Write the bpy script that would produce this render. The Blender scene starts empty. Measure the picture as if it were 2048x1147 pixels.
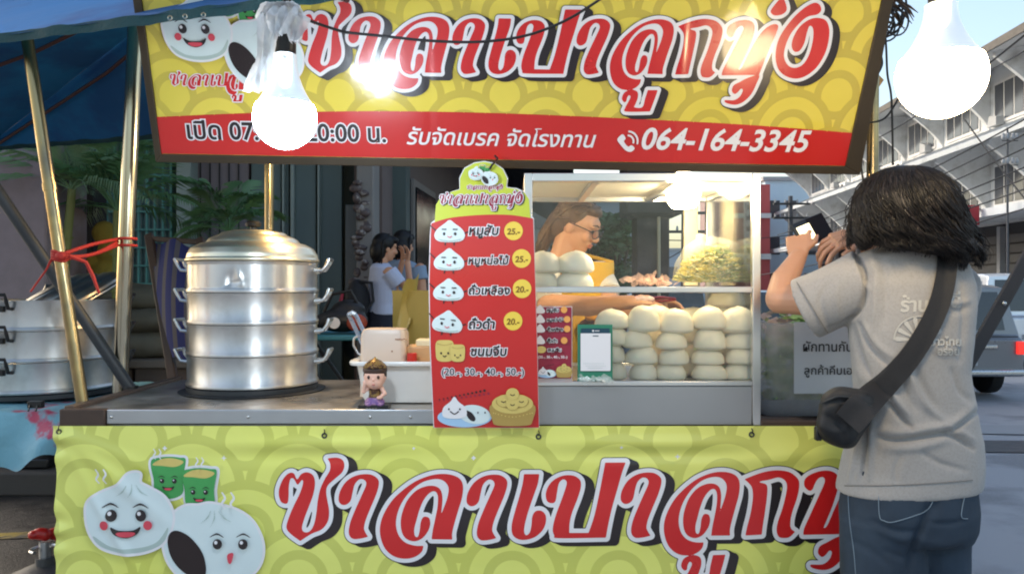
import bpy, math, random
import numpy as np
from mathutils import Vector, Matrix, noise
from mathutils.bvhtree import BVHTree

# ------------------------------------------------------------------ camera, sky, sun, exposure
sc = bpy.context.scene
COL = sc.collection
FPX, CX, CY, CZ = 1600.0, 1024.0, 573.5, 1.27      # focal length and centre in photo pixels, eye height
def P(px, py, Y):
    return Vector(((px-CX)/FPX*Y, Y, CZ-(py-CY)/FPX*Y))
cam_d = bpy.data.cameras.new('camera'); cam = bpy.data.objects.new('camera', cam_d); COL.objects.link(cam)
cam_d.lens = 36.0*FPX/2048; cam_d.sensor_width = 36; cam_d.clip_end = 600; cam_d.clip_start = .05
cam.location = (0, 0, CZ); cam.rotation_euler = (math.pi/2, 0, 0)
sc.camera = cam
SUN_EL, SUN_AZ = math.radians(32), math.radians(300)
w = bpy.data.worlds.new('World'); sc.world = w; w.use_nodes = True
nt = w.node_tree; nt.nodes.clear()
sky = nt.nodes.new('ShaderNodeTexSky'); sky.sky_type = 'NISHITA'; sky.sun_disc = False
sky.sun_elevation = SUN_EL; sky.sun_rotation = SUN_AZ
sky.air_density = 1.3; sky.dust_density = 3.0; sky.ozone_density = .7
bg = nt.nodes.new('ShaderNodeBackground'); bg.inputs['Strength'].default_value = 0.15
wo = nt.nodes.new('ShaderNodeOutputWorld')
nt.links.new(sky.outputs[0], bg.inputs[0]); nt.links.new(bg.outputs[0], wo.inputs[0])
sl = bpy.data.lights.new('sun', 'SUN'); sl.energy = 0.8; sl.angle = math.radians(25); sl.color = (1, .96, .9)
so = bpy.data.objects.new('sun', sl); COL.objects.link(so); so.location = (-6, -12, 14)
sd = Vector((math.sin(SUN_AZ)*math.cos(SUN_EL), math.cos(SUN_AZ)*math.cos(SUN_EL), math.sin(SUN_EL)))
so.rotation_euler = sd.to_track_quat('Z', 'Y').to_euler()
sc.view_settings.view_transform = 'Standard'; sc.view_settings.look = 'None'
sc.view_settings.exposure = 1.1; sc.view_settings.gamma = 1
sc.cycles.use_denoising = True; sc.cycles.max_bounces = 7; sc.cycles.transparent_max_bounces = 16
sc.cycles.sample_clamp_indirect = 6; sc.cycles.filter_width = 2.0

# ------------------------------------------------------------------ material helpers
def lin(c):
    return tuple(((x/255)/12.92 if x/255 <= .04045 else ((x/255+.055)/1.055)**2.4) for x in c)
MATS = {}
class NT:
    """tiny expression builder for shader nodes"""
    def __init__(s, m): s.t = m.node_tree
    def new(s, k): return s.t.nodes.new(k)
    def link(s, a, b): s.t.links.new(a, b)
    def m(s, op, a, b=None, c=None):
        n = s.new('ShaderNodeMath'); n.operation = op
        for i, v in enumerate((a, b, c)):
            if v is None: continue
            if isinstance(v, (int, float)): n.inputs[i].default_value = v
            else: s.link(v, n.inputs[i])
        return n.outputs[0]
    def mix(s, f, a, b):
        n = s.new('ShaderNodeMix'); n.data_type = 'RGBA'
        for i, v in ((0, f), (6, a), (7, b)):
            if isinstance(v, (int, float)): n.inputs[i].default_value = v
            elif isinstance(v, tuple): n.inputs[i].default_value = (*v, 1)
            else: s.link(v, n.inputs[i])
        return n.outputs[2]
    def noise(s, scale, detail=4, rough=.55, vec=None, stretch=None):
        if vec is None: vec = s.new('ShaderNodeTexCoord').outputs['Object']
        if stretch:
            mp = s.new('ShaderNodeMapping'); mp.inputs['Scale'].default_value = stretch
            s.link(vec, mp.inputs[0]); vec = mp.outputs[0]
        n = s.new('ShaderNodeTexNoise'); n.inputs['Scale'].default_value = scale
        n.inputs['Detail'].default_value = detail; n.inputs['Roughness'].default_value = rough
        s.link(vec, n.inputs['Vector']); return n.outputs[0]
    def ramp(s, v, a, b):
        n = s.new('ShaderNodeMapRange'); n.inputs[1].default_value = a; n.inputs[2].default_value = b
        s.link(v, n.inputs[0]); return n.outputs[0]
    def bump(s, h, strength, dist):
        n = s.new('ShaderNodeBump'); n.inputs['Strength'].default_value = strength; n.inputs['Distance'].default_value = dist
        s.link(h, n.inputs['Height']); return n.outputs[0]
def mat(name, rgb, rough=.5, metal=0., var=.12, vs=14., bump=0., bs=60., bd=.002, coat=0., alpha=None, spec=.5,
        stretch=None, rvar=.1, second=None, sscale=5., slo=.45, shi=.6, trans=0., sheen=0., sss=0., emit=None, es=0., aniso=0.):
    if name in MATS: return MATS[name]
    m = bpy.data.materials.new(name); m.use_nodes = True; MATS[name] = m
    n = NT(m); b = m.node_tree.nodes['Principled BSDF']
    c = lin(rgb)
    f = n.noise(vs, stretch=stretch)
    col = n.mix(f, tuple(x*(1-var) for x in c), tuple(min(1, x*(1+var)) for x in c))
    if second:
        g = n.ramp(n.noise(sscale, 5, .6), slo, shi)
        col = n.mix(g, col, lin(second))
    n.link(col, b.inputs['Base Color'])
    n.link(n.m('ADD', n.m('MULTIPLY', n.m('SUBTRACT', f, .5), 2*rvar), rough), b.inputs['Roughness'])
    b.inputs['Metallic'].default_value = metal; b.inputs['Coat Weight'].default_value = coat
    b.inputs['Coat Roughness'].default_value = .08; b.inputs['Specular IOR Level'].default_value = spec
    b.inputs['Transmission Weight'].default_value = trans; b.inputs['Sheen Weight'].default_value = sheen
    if aniso: b.inputs['Anisotropic'].default_value = aniso; b.inputs['Anisotropic Rotation'].default_value = .25
    if sss: b.inputs['Subsurface Weight'].default_value = sss; b.inputs['Subsurface Radius'].default_value = (.02, .008, .004)
    if alpha is not None: b.inputs['Alpha'].default_value = alpha
    if emit: b.inputs['Emission Color'].default_value = (*lin(emit), 1); b.inputs['Emission Strength'].default_value = es
    if bump: n.link(n.bump(n.noise(bs, 5, .6, stretch=stretch), bump, bd), b.inputs['Normal'])
    return m
def glass(name, tint=(252, 254, 253), spec=1.0, haze=0.):
    m = bpy.data.materials.new(name); m.use_nodes = True; MATS[name] = m
    n = NT(m); T = m.node_tree.nodes; T.clear()
    tr = n.new('ShaderNodeBsdfTransparent'); tr.inputs[0].default_value = (*lin(tint), 1)
    gl = n.new('ShaderNodeBsdfGlossy'); gl.inputs['Roughness'].default_value = .03
    fr = n.new('ShaderNodeFresnel'); fr.inputs[0].default_value = 1.45
    mx = n.new('ShaderNodeMixShader'); out = n.new('ShaderNodeOutputMaterial')
    n.link(n.m('MULTIPLY', fr.outputs[0], spec), mx.inputs[0])
    base = tr.outputs[0]
    if haze:
        df = n.new('ShaderNodeBsdfDiffuse'); df.inputs[0].default_value = (.8, .8, .8, 1)
        h = n.new('ShaderNodeMixShader'); n.link(n.m('MULTIPLY', n.ramp(n.noise(9, 5, .65), .35, .75), haze), h.inputs[0])
        n.link(base, h.inputs[1]); n.link(df.outputs[0], h.inputs[2]); base = h.outputs[0]
    n.link(base, mx.inputs[1]); n.link(gl.outputs[0], mx.inputs[2]); n.link(mx.outputs[0], out.inputs[0])
    return m
def film(name, rgb, opacity, rough=.25):
    """thin translucent plastic film"""
    m = bpy.data.materials.new(name); m.use_nodes = True; MATS[name] = m
    n = NT(m); T = m.node_tree.nodes; b = T['Principled BSDF']; out = T['Material Output']
    b.inputs['Base Color'].default_value = (*lin(rgb), 1); b.inputs['Roughness'].default_value = rough
    tr = n.new('ShaderNodeBsdfTransparent'); tl = n.new('ShaderNodeBsdfTranslucent'); tl.inputs[0].default_value = (*lin(rgb), 1)
    a = n.new('ShaderNodeMixShader'); a.inputs[0].default_value = .4
    n.link(b.outputs[0], a.inputs[1]); n.link(tl.outputs[0], a.inputs[2])
    x = n.new('ShaderNodeMixShader')
    n.link(n.m('ADD', n.m('MULTIPLY', n.m('SUBTRACT', n.noise(14, 4), .5), .5), opacity), x.inputs[0])
    n.link(tr.outputs[0], x.inputs[1]); n.link(a.outputs[0], x.inputs[2]); n.link(x.outputs[0], out.inputs[0])
    n.link(n.bump(n.noise(30, 4), .6, .004), b.inputs['Normal'])
    return m
def emitter(name, rgb, s):
    m = bpy.data.materials.new(name); m.use_nodes = True; MATS[name] = m
    b = m.node_tree.nodes['Principled BSDF']; b.inputs['Base Color'].default_value = (.8, .8, .8, 1)
    b.inputs['Emission Color'].default_value = (*lin(rgb), 1); b.inputs['Emission Strength'].default_value = s
    return m
def scallop(name, light, dark, R, rough=.28, coat=.4, third=None):
    """overlapping concentric scale pattern printed on vinyl"""
    m = bpy.data.materials.new(name); m.use_nodes = True; MATS[name] = m
    n = NT(m); b = m.node_tree.nodes['Principled BSDF']
    sp = n.new('ShaderNodeSeparateXYZ'); n.link(n.new('ShaderNodeTexCoord').outputs['Object'], sp.inputs[0])
    x, z = n.m('ADD', sp.outputs[0], 50*R), n.m('ADD', sp.outputs[2], 50*R)
    s = R*.86
    j0 = n.m('CEIL', n.m('DIVIDE', n.m('SUBTRACT', z, R), s))
    best = None
    for k in (3, 2, 1, 0):
        j = n.m('ADD', j0, float(k))
        xo = n.m('MULTIPLY', n.m('MODULO', j, 2.0), R)
        dx = n.m('SUBTRACT', n.m('MODULO', n.m('ADD', n.m('SUBTRACT', x, xo), 41*R), 2*R), R)
        dz = n.m('SUBTRACT', z, n.m('MULTIPLY', j, s))
        d = n.m('DIVIDE', n.m('SQRT', n.m('ADD', n.m('MULTIPLY', dx, dx), n.m('MULTIPLY', dz, dz))), R)
        if best is None: best = d
        else:
            inside = n.m('LESS_THAN', d, 1.0)
            best = n.m('ADD', n.m('MULTIPLY', inside, d), n.m('MULTIPLY', n.m('SUBTRACT', 1.0, inside), best))
    ring = n.m('ADD', n.m('LESS_THAN', best, .37), n.m('MULTIPLY', n.m('GREATER_THAN', best, .55), n.m('LESS_THAN', best, .82)))
    col = n.mix(ring, lin(dark), lin(light))
    col = n.mix(n.m('MULTIPLY', n.ramp(n.noise(2.5, 3), .45, .75), .35), col, lin(third or light))
    n.link(col, b.inputs['Base Color']); b.inputs['Roughness'].default_value = rough
    b.inputs['Coat Weight'].default_value = coat; b.inputs['Coat Roughness'].default_value = .12
    n.link(n.bump(n.noise(7, 3), .25, .01), b.inputs['Normal'])
    return m

# ------------------------------------------------------------------ mesh helpers
ORG = {}
def tag(o, label=None, cat=None, group=None, kind=None):
    if label: o['label'] = label
    if cat: o['category'] = cat
    if group: o['group'] = group
    if kind: o['kind'] = kind
    return o
def empty(name, loc, label, cat, group=None):
    o = bpy.data.objects.new(name, None); COL.objects.link(o); o.location = loc; o.empty_display_size = .05
    ORG[o.name] = Vector(loc); return tag(o, label, cat, group)
def basis(ax):
    ax = Vector(ax).normalized(); t = Vector((0, 0, 1)) if abs(ax.z) < .9 else Vector((1, 0, 0))
    u = ax.cross(t).normalized(); return u, ax.cross(u).normalized()
class MB:
    def __init__(s): s.v = []; s.f = []; s.mi = []; s.cur = 0
    def add(s, vs, fs):
        o = len(s.v); s.v += [Vector(p) for p in vs]; s.f += [tuple(i+o for i in f) for f in fs]; s.mi += [s.cur]*len(fs); return s
    def box(s, c, d, R=None):
        c = Vector(c); h = Vector(d)/2; vs = []
        for k in range(8):
            p = Vector((h.x*(1 if k & 1 else -1), h.y*(1 if k & 2 else -1), h.z*(1 if k & 4 else -1)))
            vs.append(c+(R @ p if R else p))
        return s.add(vs, [(0, 2, 3, 1), (4, 5, 7, 6), (0, 1, 5, 4), (2, 6, 7, 3), (0, 4, 6, 2), (1, 3, 7, 5)])
    def bar(s, a, b, w, d, up=(0, 0, 1)):
        a, b = Vector(a), Vector(b); ax = (b-a); L = ax.length; ax.normalize()
        u = ax.cross(Vector(up)); u = u.normalized() if u.length > 1e-4 else Vector((1, 0, 0)); v = u.cross(ax)
        R = Matrix((u, ax, v)).transposed()
        return s.box((a+b)/2, (w, L, d), R)
    def tube(s, pts, r, n=10, caps=True, ov=(1, 1)):
        pts = [Vector(p) for p in pts]; N = len(pts)
        rs = [r]*N if isinstance(r, (int, float)) else list(r)
        vs = []; u = None
        for i, p in enumerate(pts):
            t = (pts[min(i+1, N-1)]-pts[max(i-1, 0)]).normalized()
            if u is None: u, w_ = basis(t)
            else:
                u = (u-t*u.dot(t)).normalized(); w_ = t.cross(u)
            for k in range(n):
                a = 2*math.pi*k/n
                vs.append(p+(u*math.cos(a)*ov[0]+w_*math.sin(a)*ov[1])*rs[i])
        fs = [(i*n+k, i*n+(k+1) % n, (i+1)*n+(k+1) % n, (i+1)*n+k) for i in range(N-1) for k in range(n)]
        if caps: fs += [tuple(range(n-1, -1, -1)), tuple((N-1)*n+k for k in range(n))]
        return s.add(vs, fs)
    def limb(s, pts, r, n=14):
        """tapered capsule chain: tube plus a ball at each joint"""
        s.tube(pts, r, n)
        rs = [r]*len(pts) if isinstance(r, (int, float)) else r
        for p, q in zip(pts, rs): s.ell(p, (q, q, q), 12, 8)
        return s
    def lathe(s, prof, c, n=48, ax=(0, 0, 1), sx=1, sy=1):
        c = Vector(c); ax = Vector(ax).normalized()
        if abs(ax.z) > .999: u, v = Vector((1, 0, 0)), Vector((0, 1, 0))
        else: u, v = basis(ax)
        vs = []
        for r, z in prof:
            for k in range(n):
                a = 2*math.pi*k/n; vs.append(c+ax*z+u*(r*math.cos(a)*sx)+v*(r*math.sin(a)*sy))
        N = len(prof)
        return s.add(vs, [(i*n+k, i*n+(k+1) % n, (i+1)*n+(k+1) % n, (i+1)*n+k) for i in range(N-1) for k in range(n)])
    def ell(s, c, r, nu=20, nv=12, R=None):
        c = Vector(c); vs = [Vector((0, 0, -1))]
        for j in range(1, nv):
            t = math.pi*(j/nv-.5)
            vs += [Vector((math.cos(t)*math.cos(2*math.pi*k/nu), math.cos(t)*math.sin(2*math.pi*k/nu), math.sin(t))) for k in range(nu)]
        vs.append(Vector((0, 0, 1)))
        vs = [Vector((v.x*r[0], v.y*r[1], v.z*r[2])) for v in vs]
        vs = [c+(R @ v if R else v) for v in vs]
        fs = [(0, 1+(k+1) % nu, 1+k) for k in range(nu)]
        for j in range(nv-2):
            fs += [(1+j*nu+k, 1+j*nu+(k+1) % nu, 1+(j+1)*nu+(k+1) % nu, 1+(j+1)*nu+k) for k in range(nu)]
        e = len(vs)-1; o = 1+(nv-2)*nu
        fs += [(o+k, o+(k+1) % nu, e) for k in range(nu)]
        return s.add(vs, fs)
    def loft(s, rings, caps=True):
        n = len(rings[0]); vs = [p for r in rings for p in r]; N = len(rings)
        fs = [(i*n+k, i*n+(k+1) % n, (i+1)*n+(k+1) % n, (i+1)*n+k) for i in range(N-1) for k in range(n)]
        if caps: fs += [tuple(range(n-1, -1, -1)), tuple((N-1)*n+k for k in range(n))]
        return s.add(vs, fs)
    def prism(s, poly, d):
        """closed polygon of 3D points extruded by vector d"""
        n = len(poly); d = Vector(d); poly = [Vector(p) for p in poly]
        return s.add(poly+[p+d for p in poly], [tuple(range(n-1, -1, -1)), tuple(range(n, 2*n))]+[(k, (k+1) % n, n+(k+1) % n, n+k) for k in range(n)])
    def grid(s, fn, nu, nv, close=False):
        vs = [fn(i/nu, j/nv) for j in range(nv+1) for i in range(nu+1)]
        return s.add(vs, [(j*(nu+1)+i, j*(nu+1)+i+1, (j+1)*(nu+1)+i+1, (j+1)*(nu+1)+i) for j in range(nv) for i in range(nu)])
    def build(s, name, m, parent=None, label=None, cat=None, group=None, kind=None, smooth=40, bevel=0., bake=None, org=None):
        me = bpy.data.meshes.new(name)
        if parent is not None: o0 = ORG[parent.name]
        else:
            a = np.array([tuple(v) for v in s.v]); o0 = Vector(((a[:, 0].min()+a[:, 0].max())/2, (a[:, 1].min()+a[:, 1].max())/2, a[:, 2].min()))
        if org is not None and parent is None: o0 = Vector(org)
        me.from_pydata([tuple(v-o0) for v in s.v], [], s.f)
        ms = m if isinstance(m, (list, tuple)) else [m]
        for k in ms: me.materials.append(k)
        if len(ms) > 1: me.polygons.foreach_set('material_index', s.mi)
        o = bpy.data.objects.new(name, me); COL.objects.link(o)
        if parent is not None: o.parent = parent
        else: o.location = o0
        ORG[o.name] = o0.copy()
        if bake: bake_remesh(o, *bake); me = o.data
        me.validate(); me.update()
        if smooth:
            me.polygons.foreach_set('use_smooth', [True]*len(me.polygons))
            if smooth < 180: me.set_sharp_from_angle(angle=math.radians(smooth))
        if bevel:
            b = o.modifiers.new('bevel', 'BEVEL'); b.width = bevel; b.segments = 2; b.limit_method = 'ANGLE'; b.angle_limit = math.radians(40)
        return tag(o, label, cat, group, kind)
def bake_remesh(o, voxel, smooth=4, fac=.5):
    r = o.modifiers.new('remesh', 'REMESH'); r.mode = 'VOXEL'; r.voxel_size = voxel
    if smooth: k = o.modifiers.new('smooth', 'SMOOTH'); k.factor = fac; k.iterations = smooth
    dg = bpy.context.evaluated_depsgraph_get()
    me = bpy.data.meshes.new_from_object(o.evaluated_get(dg)); old = o.data
    o.modifiers.clear(); nm = old.name; o.data = me; bpy.data.meshes.remove(old); me.name = nm
def copy_tree(o, loc=None, rz=None, label=None, group=None, parent=None):
    c = o.copy(); COL.objects.link(c)
    if parent is not None: c.parent = parent
    if loc is not None: c.location = loc
    if rz is not None: c.rotation_euler.z = rz
    if label: c['label'] = label
    if group: c['group'] = group
    for ch in list(o.children): copy_tree(ch, parent=c)
    return c

# ------------------------------------------------------------------ flat printed artwork as filled shapes
def smooth_poly(pts, sub=5, closed=True):
    pts = [np.array(p, float) for p in pts]; n = len(pts); out = []
    for i in range(n if closed else n-1):
        p0, p1, p2, p3 = (pts[(i-1) % n], pts[i], pts[(i+1) % n], pts[(i+2) % n]) if closed else (pts[max(i-1, 0)], pts[i], pts[i+1], pts[min(i+2, n-1)])
        if np.allclose(p1, p2): continue
        for k in range(sub):
            t = k/sub
            out.append(.5*((2*p1)+(-p0+p2)*t+(2*p0-5*p1+4*p2-p3)*t*t+(-p0+3*p1-3*p2+p3)*t**3))
    if not closed: out.append(pts[-1])
    return np.array(out)
def poly_sdf(poly):
    a = np.asarray(poly, float); b = np.roll(a, -1, 0)
    def f(X, Y):
        shp = X.shape; x = X.ravel()[:, None]; y = Y.ravel()[:, None]
        d = b-a; L = (d**2).sum(1)+1e-9
        t = np.clip(((x-a[:, 0])*d[:, 0]+(y-a[:, 1])*d[:, 1])/L, 0, 1)
        dist = np.sqrt(((x-a[:, 0]-t*d[:, 0])**2+(y-a[:, 1]-t*d[:, 1])**2).min(1))
        cr = ((a[:, 1] > y) != (b[:, 1] > y)) & (x < (b[:, 0]-a[:, 0])*(y-a[:, 1])/(b[:, 1]-a[:, 1]+1e-12)+a[:, 0])
        return np.where(cr.sum(1) % 2 == 1, -dist, dist).reshape(shp)
    return f, (a[:, 0].min(), a[:, 1].min(), a[:, 0].max(), a[:, 1].max())
def fill_grid(V, xs, ys, flat):
    """filled marching squares of V<0 -> 2D verts, faces"""
    ins = V < 0; ny, nx = V.shape; verts = []; idx = {}; faces = []
    def corner(i, j):
        k = (i, j)
        if k not in idx: idx[k] = len(verts); verts.append((xs[i], ys[j]))
        return idx[k]
    def cross(i0, j0, i1, j1):
        if (i1, j1) < (i0, j0): i0, j0, i1, j1 = i1, j1, i0, j0
        k = (i0, j0, i1, j1)
        if k not in idx:
            a, b = V[j0, i0], V[j1, i1]; t = a/(a-b); t = min(max(t, .02), .98)
            idx[k] = len(verts); verts.append((xs[i0]+(xs[i1]-xs[i0])*t, ys[j0]+(ys[j1]-ys[j0])*t))
        return idx[k]
    cnt = ins[:-1, :-1].astype(int)+ins[1:, :-1]+ins[:-1, 1:]+ins[1:, 1:]
    for j in range(ny-1):
        row = cnt[j]
        if not row.any(): continue
        i = 0; nz = np.nonzero(row)[0]; p = 0
        while p < len(nz):
            i = nz[p]
            if row[i] == 4:
                e = i
                if flat:
                    while p+1 < len(nz) and nz[p+1] == e+1 and row[e+1] == 4: e += 1; p += 1
                faces.append((corner(i, j), corner(e+1, j), corner(e+1, j+1), corner(i, j+1)))
            else:
                cs = ((i, j), (i+1, j), (i+1, j+1), (i, j+1)); f = []
                for k in range(4):
                    c, d = cs[k], cs[(k+1) % 4]
                    if ins[c[1], c[0]]: f.append(corner(*c))
                    if ins[c[1], c[0]] != ins[d[1], d[0]]: f.append(cross(*c, *d))
                if len(f) > 2: faces.append(tuple(f))
            p += 1
    return verts, faces
class Art:
    """collects coloured flat shapes; place(u, v, lift) gives the world point on the carrying surface"""
    def __init__(s, place, cell, flat=True): s.place = place; s.cell = cell; s.flat = flat; s.mb = MB(); s.mats = []; s.n = 0
    def _mat(s, m):
        if m not in s.mats: s.mats.append(m)
        s.mb.cur = s.mats.index(m)
    def field(s, f, bb, m, cell=None, lift=None):
        h = cell or s.cell
        xs = np.arange(bb[0]-2*h, bb[2]+2*h, h); ys = np.arange(bb[1]-2*h, bb[3]+2*h, h)
        X, Y = np.meshgrid(xs, ys); v, fc = fill_grid(f(X, Y), xs, ys, s.flat)
        s._mat(m); s.n += 1; l = s.n if lift is None else lift
        s.mb.add([s.place(a, b, l) for a, b in v], [tuple(reversed(q)) for q in fc])
    def poly(s, pts, m, sm=True, grow=0., cell=None):
        p = smooth_poly(pts) if sm else np.array(pts, float); f, bb = poly_sdf(p)
        s.field((lambda X, Y: f(X, Y)-grow), (bb[0]-grow, bb[1]-grow, bb[2]+grow, bb[3]+grow), m, cell)
    def ell(s, c, r, m, rot=0., cell=None):
        co, si = math.cos(rot), math.sin(rot)
        R = max(r)
        def f(X, Y):
            x, y = X-c[0], Y-c[1]; return np.sqrt(((x*co+y*si)/r[0])**2+((-x*si+y*co)/r[1])**2)-1
        s.field(f, (c[0]-R, c[1]-R, c[0]+R, c[1]+R), m, cell)
    def stroke(s, pts, wd, m, cell=None):
        q = smooth_poly(pts, 6, False) if len(pts) > 2 else np.linspace(pts[0], pts[1], 12)
        ws = np.interp(np.linspace(0, 1, len(q)), np.linspace(0, 1, len(wd)), wd) if hasattr(wd, '__len__') else np.full(len(q), wd)
        def f(X, Y):
            return (np.sqrt((X[..., None]-q[:, 0])**2+(Y[..., None]-q[:, 1])**2)-ws).min(-1)
        W = ws.max(); s.field(f, (q[:, 0].min()-W, q[:, 1].min()-W, q[:, 0].max()+W, q[:, 1].max()+W), m, cell or min(s.cell, W*.7))
    def text(s, body, x0, x1, base, m, outline=None, ow=.04, bold=.012, shear=0., rot=0., ys=1., lift=None):
        me, wd, mn = text_mesh(body, bold, shear); k = (x1-x0)/wd
        for mm, off in (((outline, bold+ow),) if outline else ())+((m, bold),):
            vs, fs = text_mesh(body, off, shear)[0]
            s._mat(mm); s.n += 1
            pts = []
            for a, b in vs:
                u, v = (a-mn)*k, -b*k*ys
                pts.append(s.place(x0+u*math.cos(rot)-v*math.sin(rot), base+u*math.sin(rot)+v*math.cos(rot), s.n if lift is None else lift))
            s.mb.add(pts, fs)
        return k
    def build(s, name, parent, label=None):
        return s.mb.build(name, s.mats, parent, label=label, smooth=0)
_TM = {}
def text_mesh(body, off, shear):
    key = (body, round(off, 4), shear)
    if key not in _TM:
        cu = bpy.data.curves.new('t', 'FONT'); cu.body = body; cu.size = 1; cu.offset = off; cu.shear = shear; cu.resolution_u = 4
        o = bpy.data.objects.new('t', cu); COL.objects.link(o)
        dg = bpy.context.evaluated_depsgraph_get(); dg.update()
        me = bpy.data.meshes.new_from_object(o.evaluated_get(dg))
        vs = [(v.co.x, v.co.y) for v in me.vertices]; fs = [tuple(p.vertices) for p in me.polygons]
        bpy.data.objects.remove(o); bpy.data.curves.remove(cu); bpy.data.meshes.remove(me)
        xs = [v[0] for v in vs] or [0, 1]
        _TM[key] = ((vs, fs), max(xs)-min(xs), min(xs))
    return _TM[key]
# ------------------------------------------------------------------ materials
steel = mat('brushed_steel', (196, 196, 194), .3, 1., .06, 40, .15, 120, .0006, rvar=.12)
alu = mat('aluminium', (224, 222, 218), .36, 1., .05, 8, .12, 40, .001, rvar=.1)
spun = mat('spun_aluminium', (222, 219, 214), .40, 1., .06, 8, .22, 10, .003, rvar=.12, aniso=.85, second=(188, 182, 172), sscale=7, slo=.5, shi=.8)
alu_dull = mat('dull_aluminium', (186, 188, 190), .38, 1., .08, 6, .15, 30, .002, rvar=.15)
chrome = mat('chrome_pole', (176, 168, 150), .2, 1., .05, 5, rvar=.05)
brass = mat('yellowed_pole', (158, 138, 100), .25, 1., .2, 5, rvar=.08, second=(112, 102, 86), sscale=3)
dark_steel = mat('dark_painted_steel', (52, 54, 56), .5, .2, .2, 12)
blackp = mat('black_plastic', (20, 20, 21), .4, 0, .2, 20)
brown_frame = mat('dark_brown_frame', (66, 55, 40), .42, .3, .2, 9)
white_pl = mat('white_plastic', (226, 224, 218), .35, 0, .03, 6, coat=.2)
cloud_pl = mat('cloudy_plastic', (222, 200, 180), .35, 0, .05, 8, trans=.15, second=(196, 160, 130), sscale=18, slo=.62, shi=.72)
red_pl = mat('red_plastic', (196, 38, 32), .35, 0, .1, 8)
rope_red = mat('red_cord', (170, 36, 28), .7, 0, .2, 40, .5, 200, .002)
rust = mat('rusty_brown', (74, 58, 48), .7, .2, .3, 20, .3, 80, .002)
blue_cloth = mat('blue_canopy_fabric', (8, 104, 162), .85, 0, .15, 5, .25, 14, .01, second=(8, 78, 134), sscale=2)
teal_hem = mat('dark_teal_hem', (20, 62, 66), .85, 0, .3, 40, .6, 80, .006)
tarp = mat('light_blue_tarp', (112, 162, 176), .5, 0, .15, 7, .5, 12, .02, second=(170, 60, 88), sscale=3.2, slo=.6, shi=.64)
R_ = mat('print_red', (198, 38, 34), .3, 0, .05, 3, coat=.4)
RL = mat('logo_red', (208, 34, 34), .3, 0, .1, 5, coat=.4)
W_ = mat('print_white', (232, 228, 228), .32, 0, .03, 5, coat=.3)
K_ = mat('print_black', (38, 30, 32), .32, 0, .1, 5, coat=.3)
Y_ = mat('print_yellow', (238, 204, 78), .35, 0, .04, 5)
LIME = mat('print_lime', (196, 204, 62), .35, 0, .06, 6)
BUNW = mat('print_bun_white', (214, 226, 224), .35, 0, .05, 20)
BUNS = mat('print_bun_shade', (176, 192, 184), .35, 0, .08, 20)
FILL = mat('print_filling', (38, 26, 26), .35, 0, .1, 20)
CHK = mat('print_cheek', (216, 74, 88), .35, 0, .05, 20)
GRN = mat('print_green', (72, 158, 84), .35, 0, .1, 20)
GRNL = mat('print_pale_green', (186, 206, 160), .35, 0, .1, 20)
TAN = mat('print_tan', (214, 190, 108), .35, 0, .08, 20)
TAN2 = mat('print_dark_tan', (176, 146, 78), .35, 0, .08, 20)
SKYB = mat('print_sky_blue', (166, 200, 228), .35, 0, .05, 20)
MAR = mat('print_maroon', (150, 36, 60), .35, 0, .06, 8)
TEAL = mat('placard_green', (48, 128, 100), .35, 0, .06, 8)
NAVY = mat('placard_navy', (24, 66, 84), .35, 0, .06, 8)
pane = glass('clear_pane', (252, 254, 253), .8, .04)
asphalt = mat('asphalt', (142, 143, 146), .62, 0, .22, 60, .5, 240, .004, second=(112, 113, 116), sscale=.9, slo=.5, shi=.62, rvar=.3)
paving = mat('pavement_concrete', (92, 86, 82), .75, 0, .25, 9, .4, 60, .004, second=(62, 58, 56), sscale=1.6)
kerbm = mat('kerb_stone', (70, 66, 62), .8, 0, .25, 12, .4, 60, .004)
yel = mat('worn_yellow_paint', (150, 128, 40), .8, 0, .3, 20, second=(70, 66, 60), sscale=9, slo=.45, shi=.6)

# ------------------------------------------------------------------ ground, road, pavement
def road_z(x, y):
    t = min(max((y-4.5)/6, 0), 1)*min(max((x-.6)/1.6, 0), 1)
    return -.32*t*t*(3-2*t)
g = MB()
xs = [-120, -40, -15, -8, -6, -4, -2, -1, 0, .6, 1, 1.4, 1.8, 2.2, 3, 5, 8, 12, 18, 30, 60, 150]
ys = [-60, -20, -5, 0, 2, 3, 4, 4.5, 5, 6, 7, 8, 9, 10, 10.5, 12, 16, 24, 40, 70, 140, 320]
nx = len(xs)
g.add([(x, y, road_z(x, y)) for y in ys for x in xs], [(j*nx+i, j*nx+i+1, (j+1)*nx+i+1, (j+1)*nx+i) for j in range(len(ys)-1) for i in range(nx-1)])
g.build('road', asphalt, kind='structure', smooth=180)
pv = MB(); pv.prism([(-9, 5.0, .004), (.25, 5.0, .004), (1.6, 26, .004), (-9, 26, .004)], (0, 0, .15))
pv.build('pavement', paving, kind='structure', bevel=.012)
kb = MB(); kb.box((-4.4, 4.92, .075), (9.2, .156, .146)); kb.build('kerb', kerbm, kind='structure', bevel=.015)
ym = MB(); ym.grid(lambda u, v: Vector((-4.6+u*3.9, 3.86+.30*u+v*.11+.02*math.sin(u*23), .009)), 30, 1)
ym.build('painted_kerb_line', yel, kind='structure')
gt = MB(); gt.grid(lambda u, v: Vector((-6.5+5.6*u+.12*noise.noise(Vector((v*6, u*4, 1)))*(u > .9), 2.2+2.64*v, .0045)), 20, 12)  # added dark sheet: shade of stall and umbrella put into the ground colour
gt.build('ground_shade_sheet', mat('shade_dark_asphalt', (58, 54, 50), .5, 0, .3, 12, .5, 90, .006, second=(40, 37, 35), sscale=2.5, rvar=.3), kind='structure')
pt = MB()   # darker repaired strip and pale ridge of the road at the right
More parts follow.
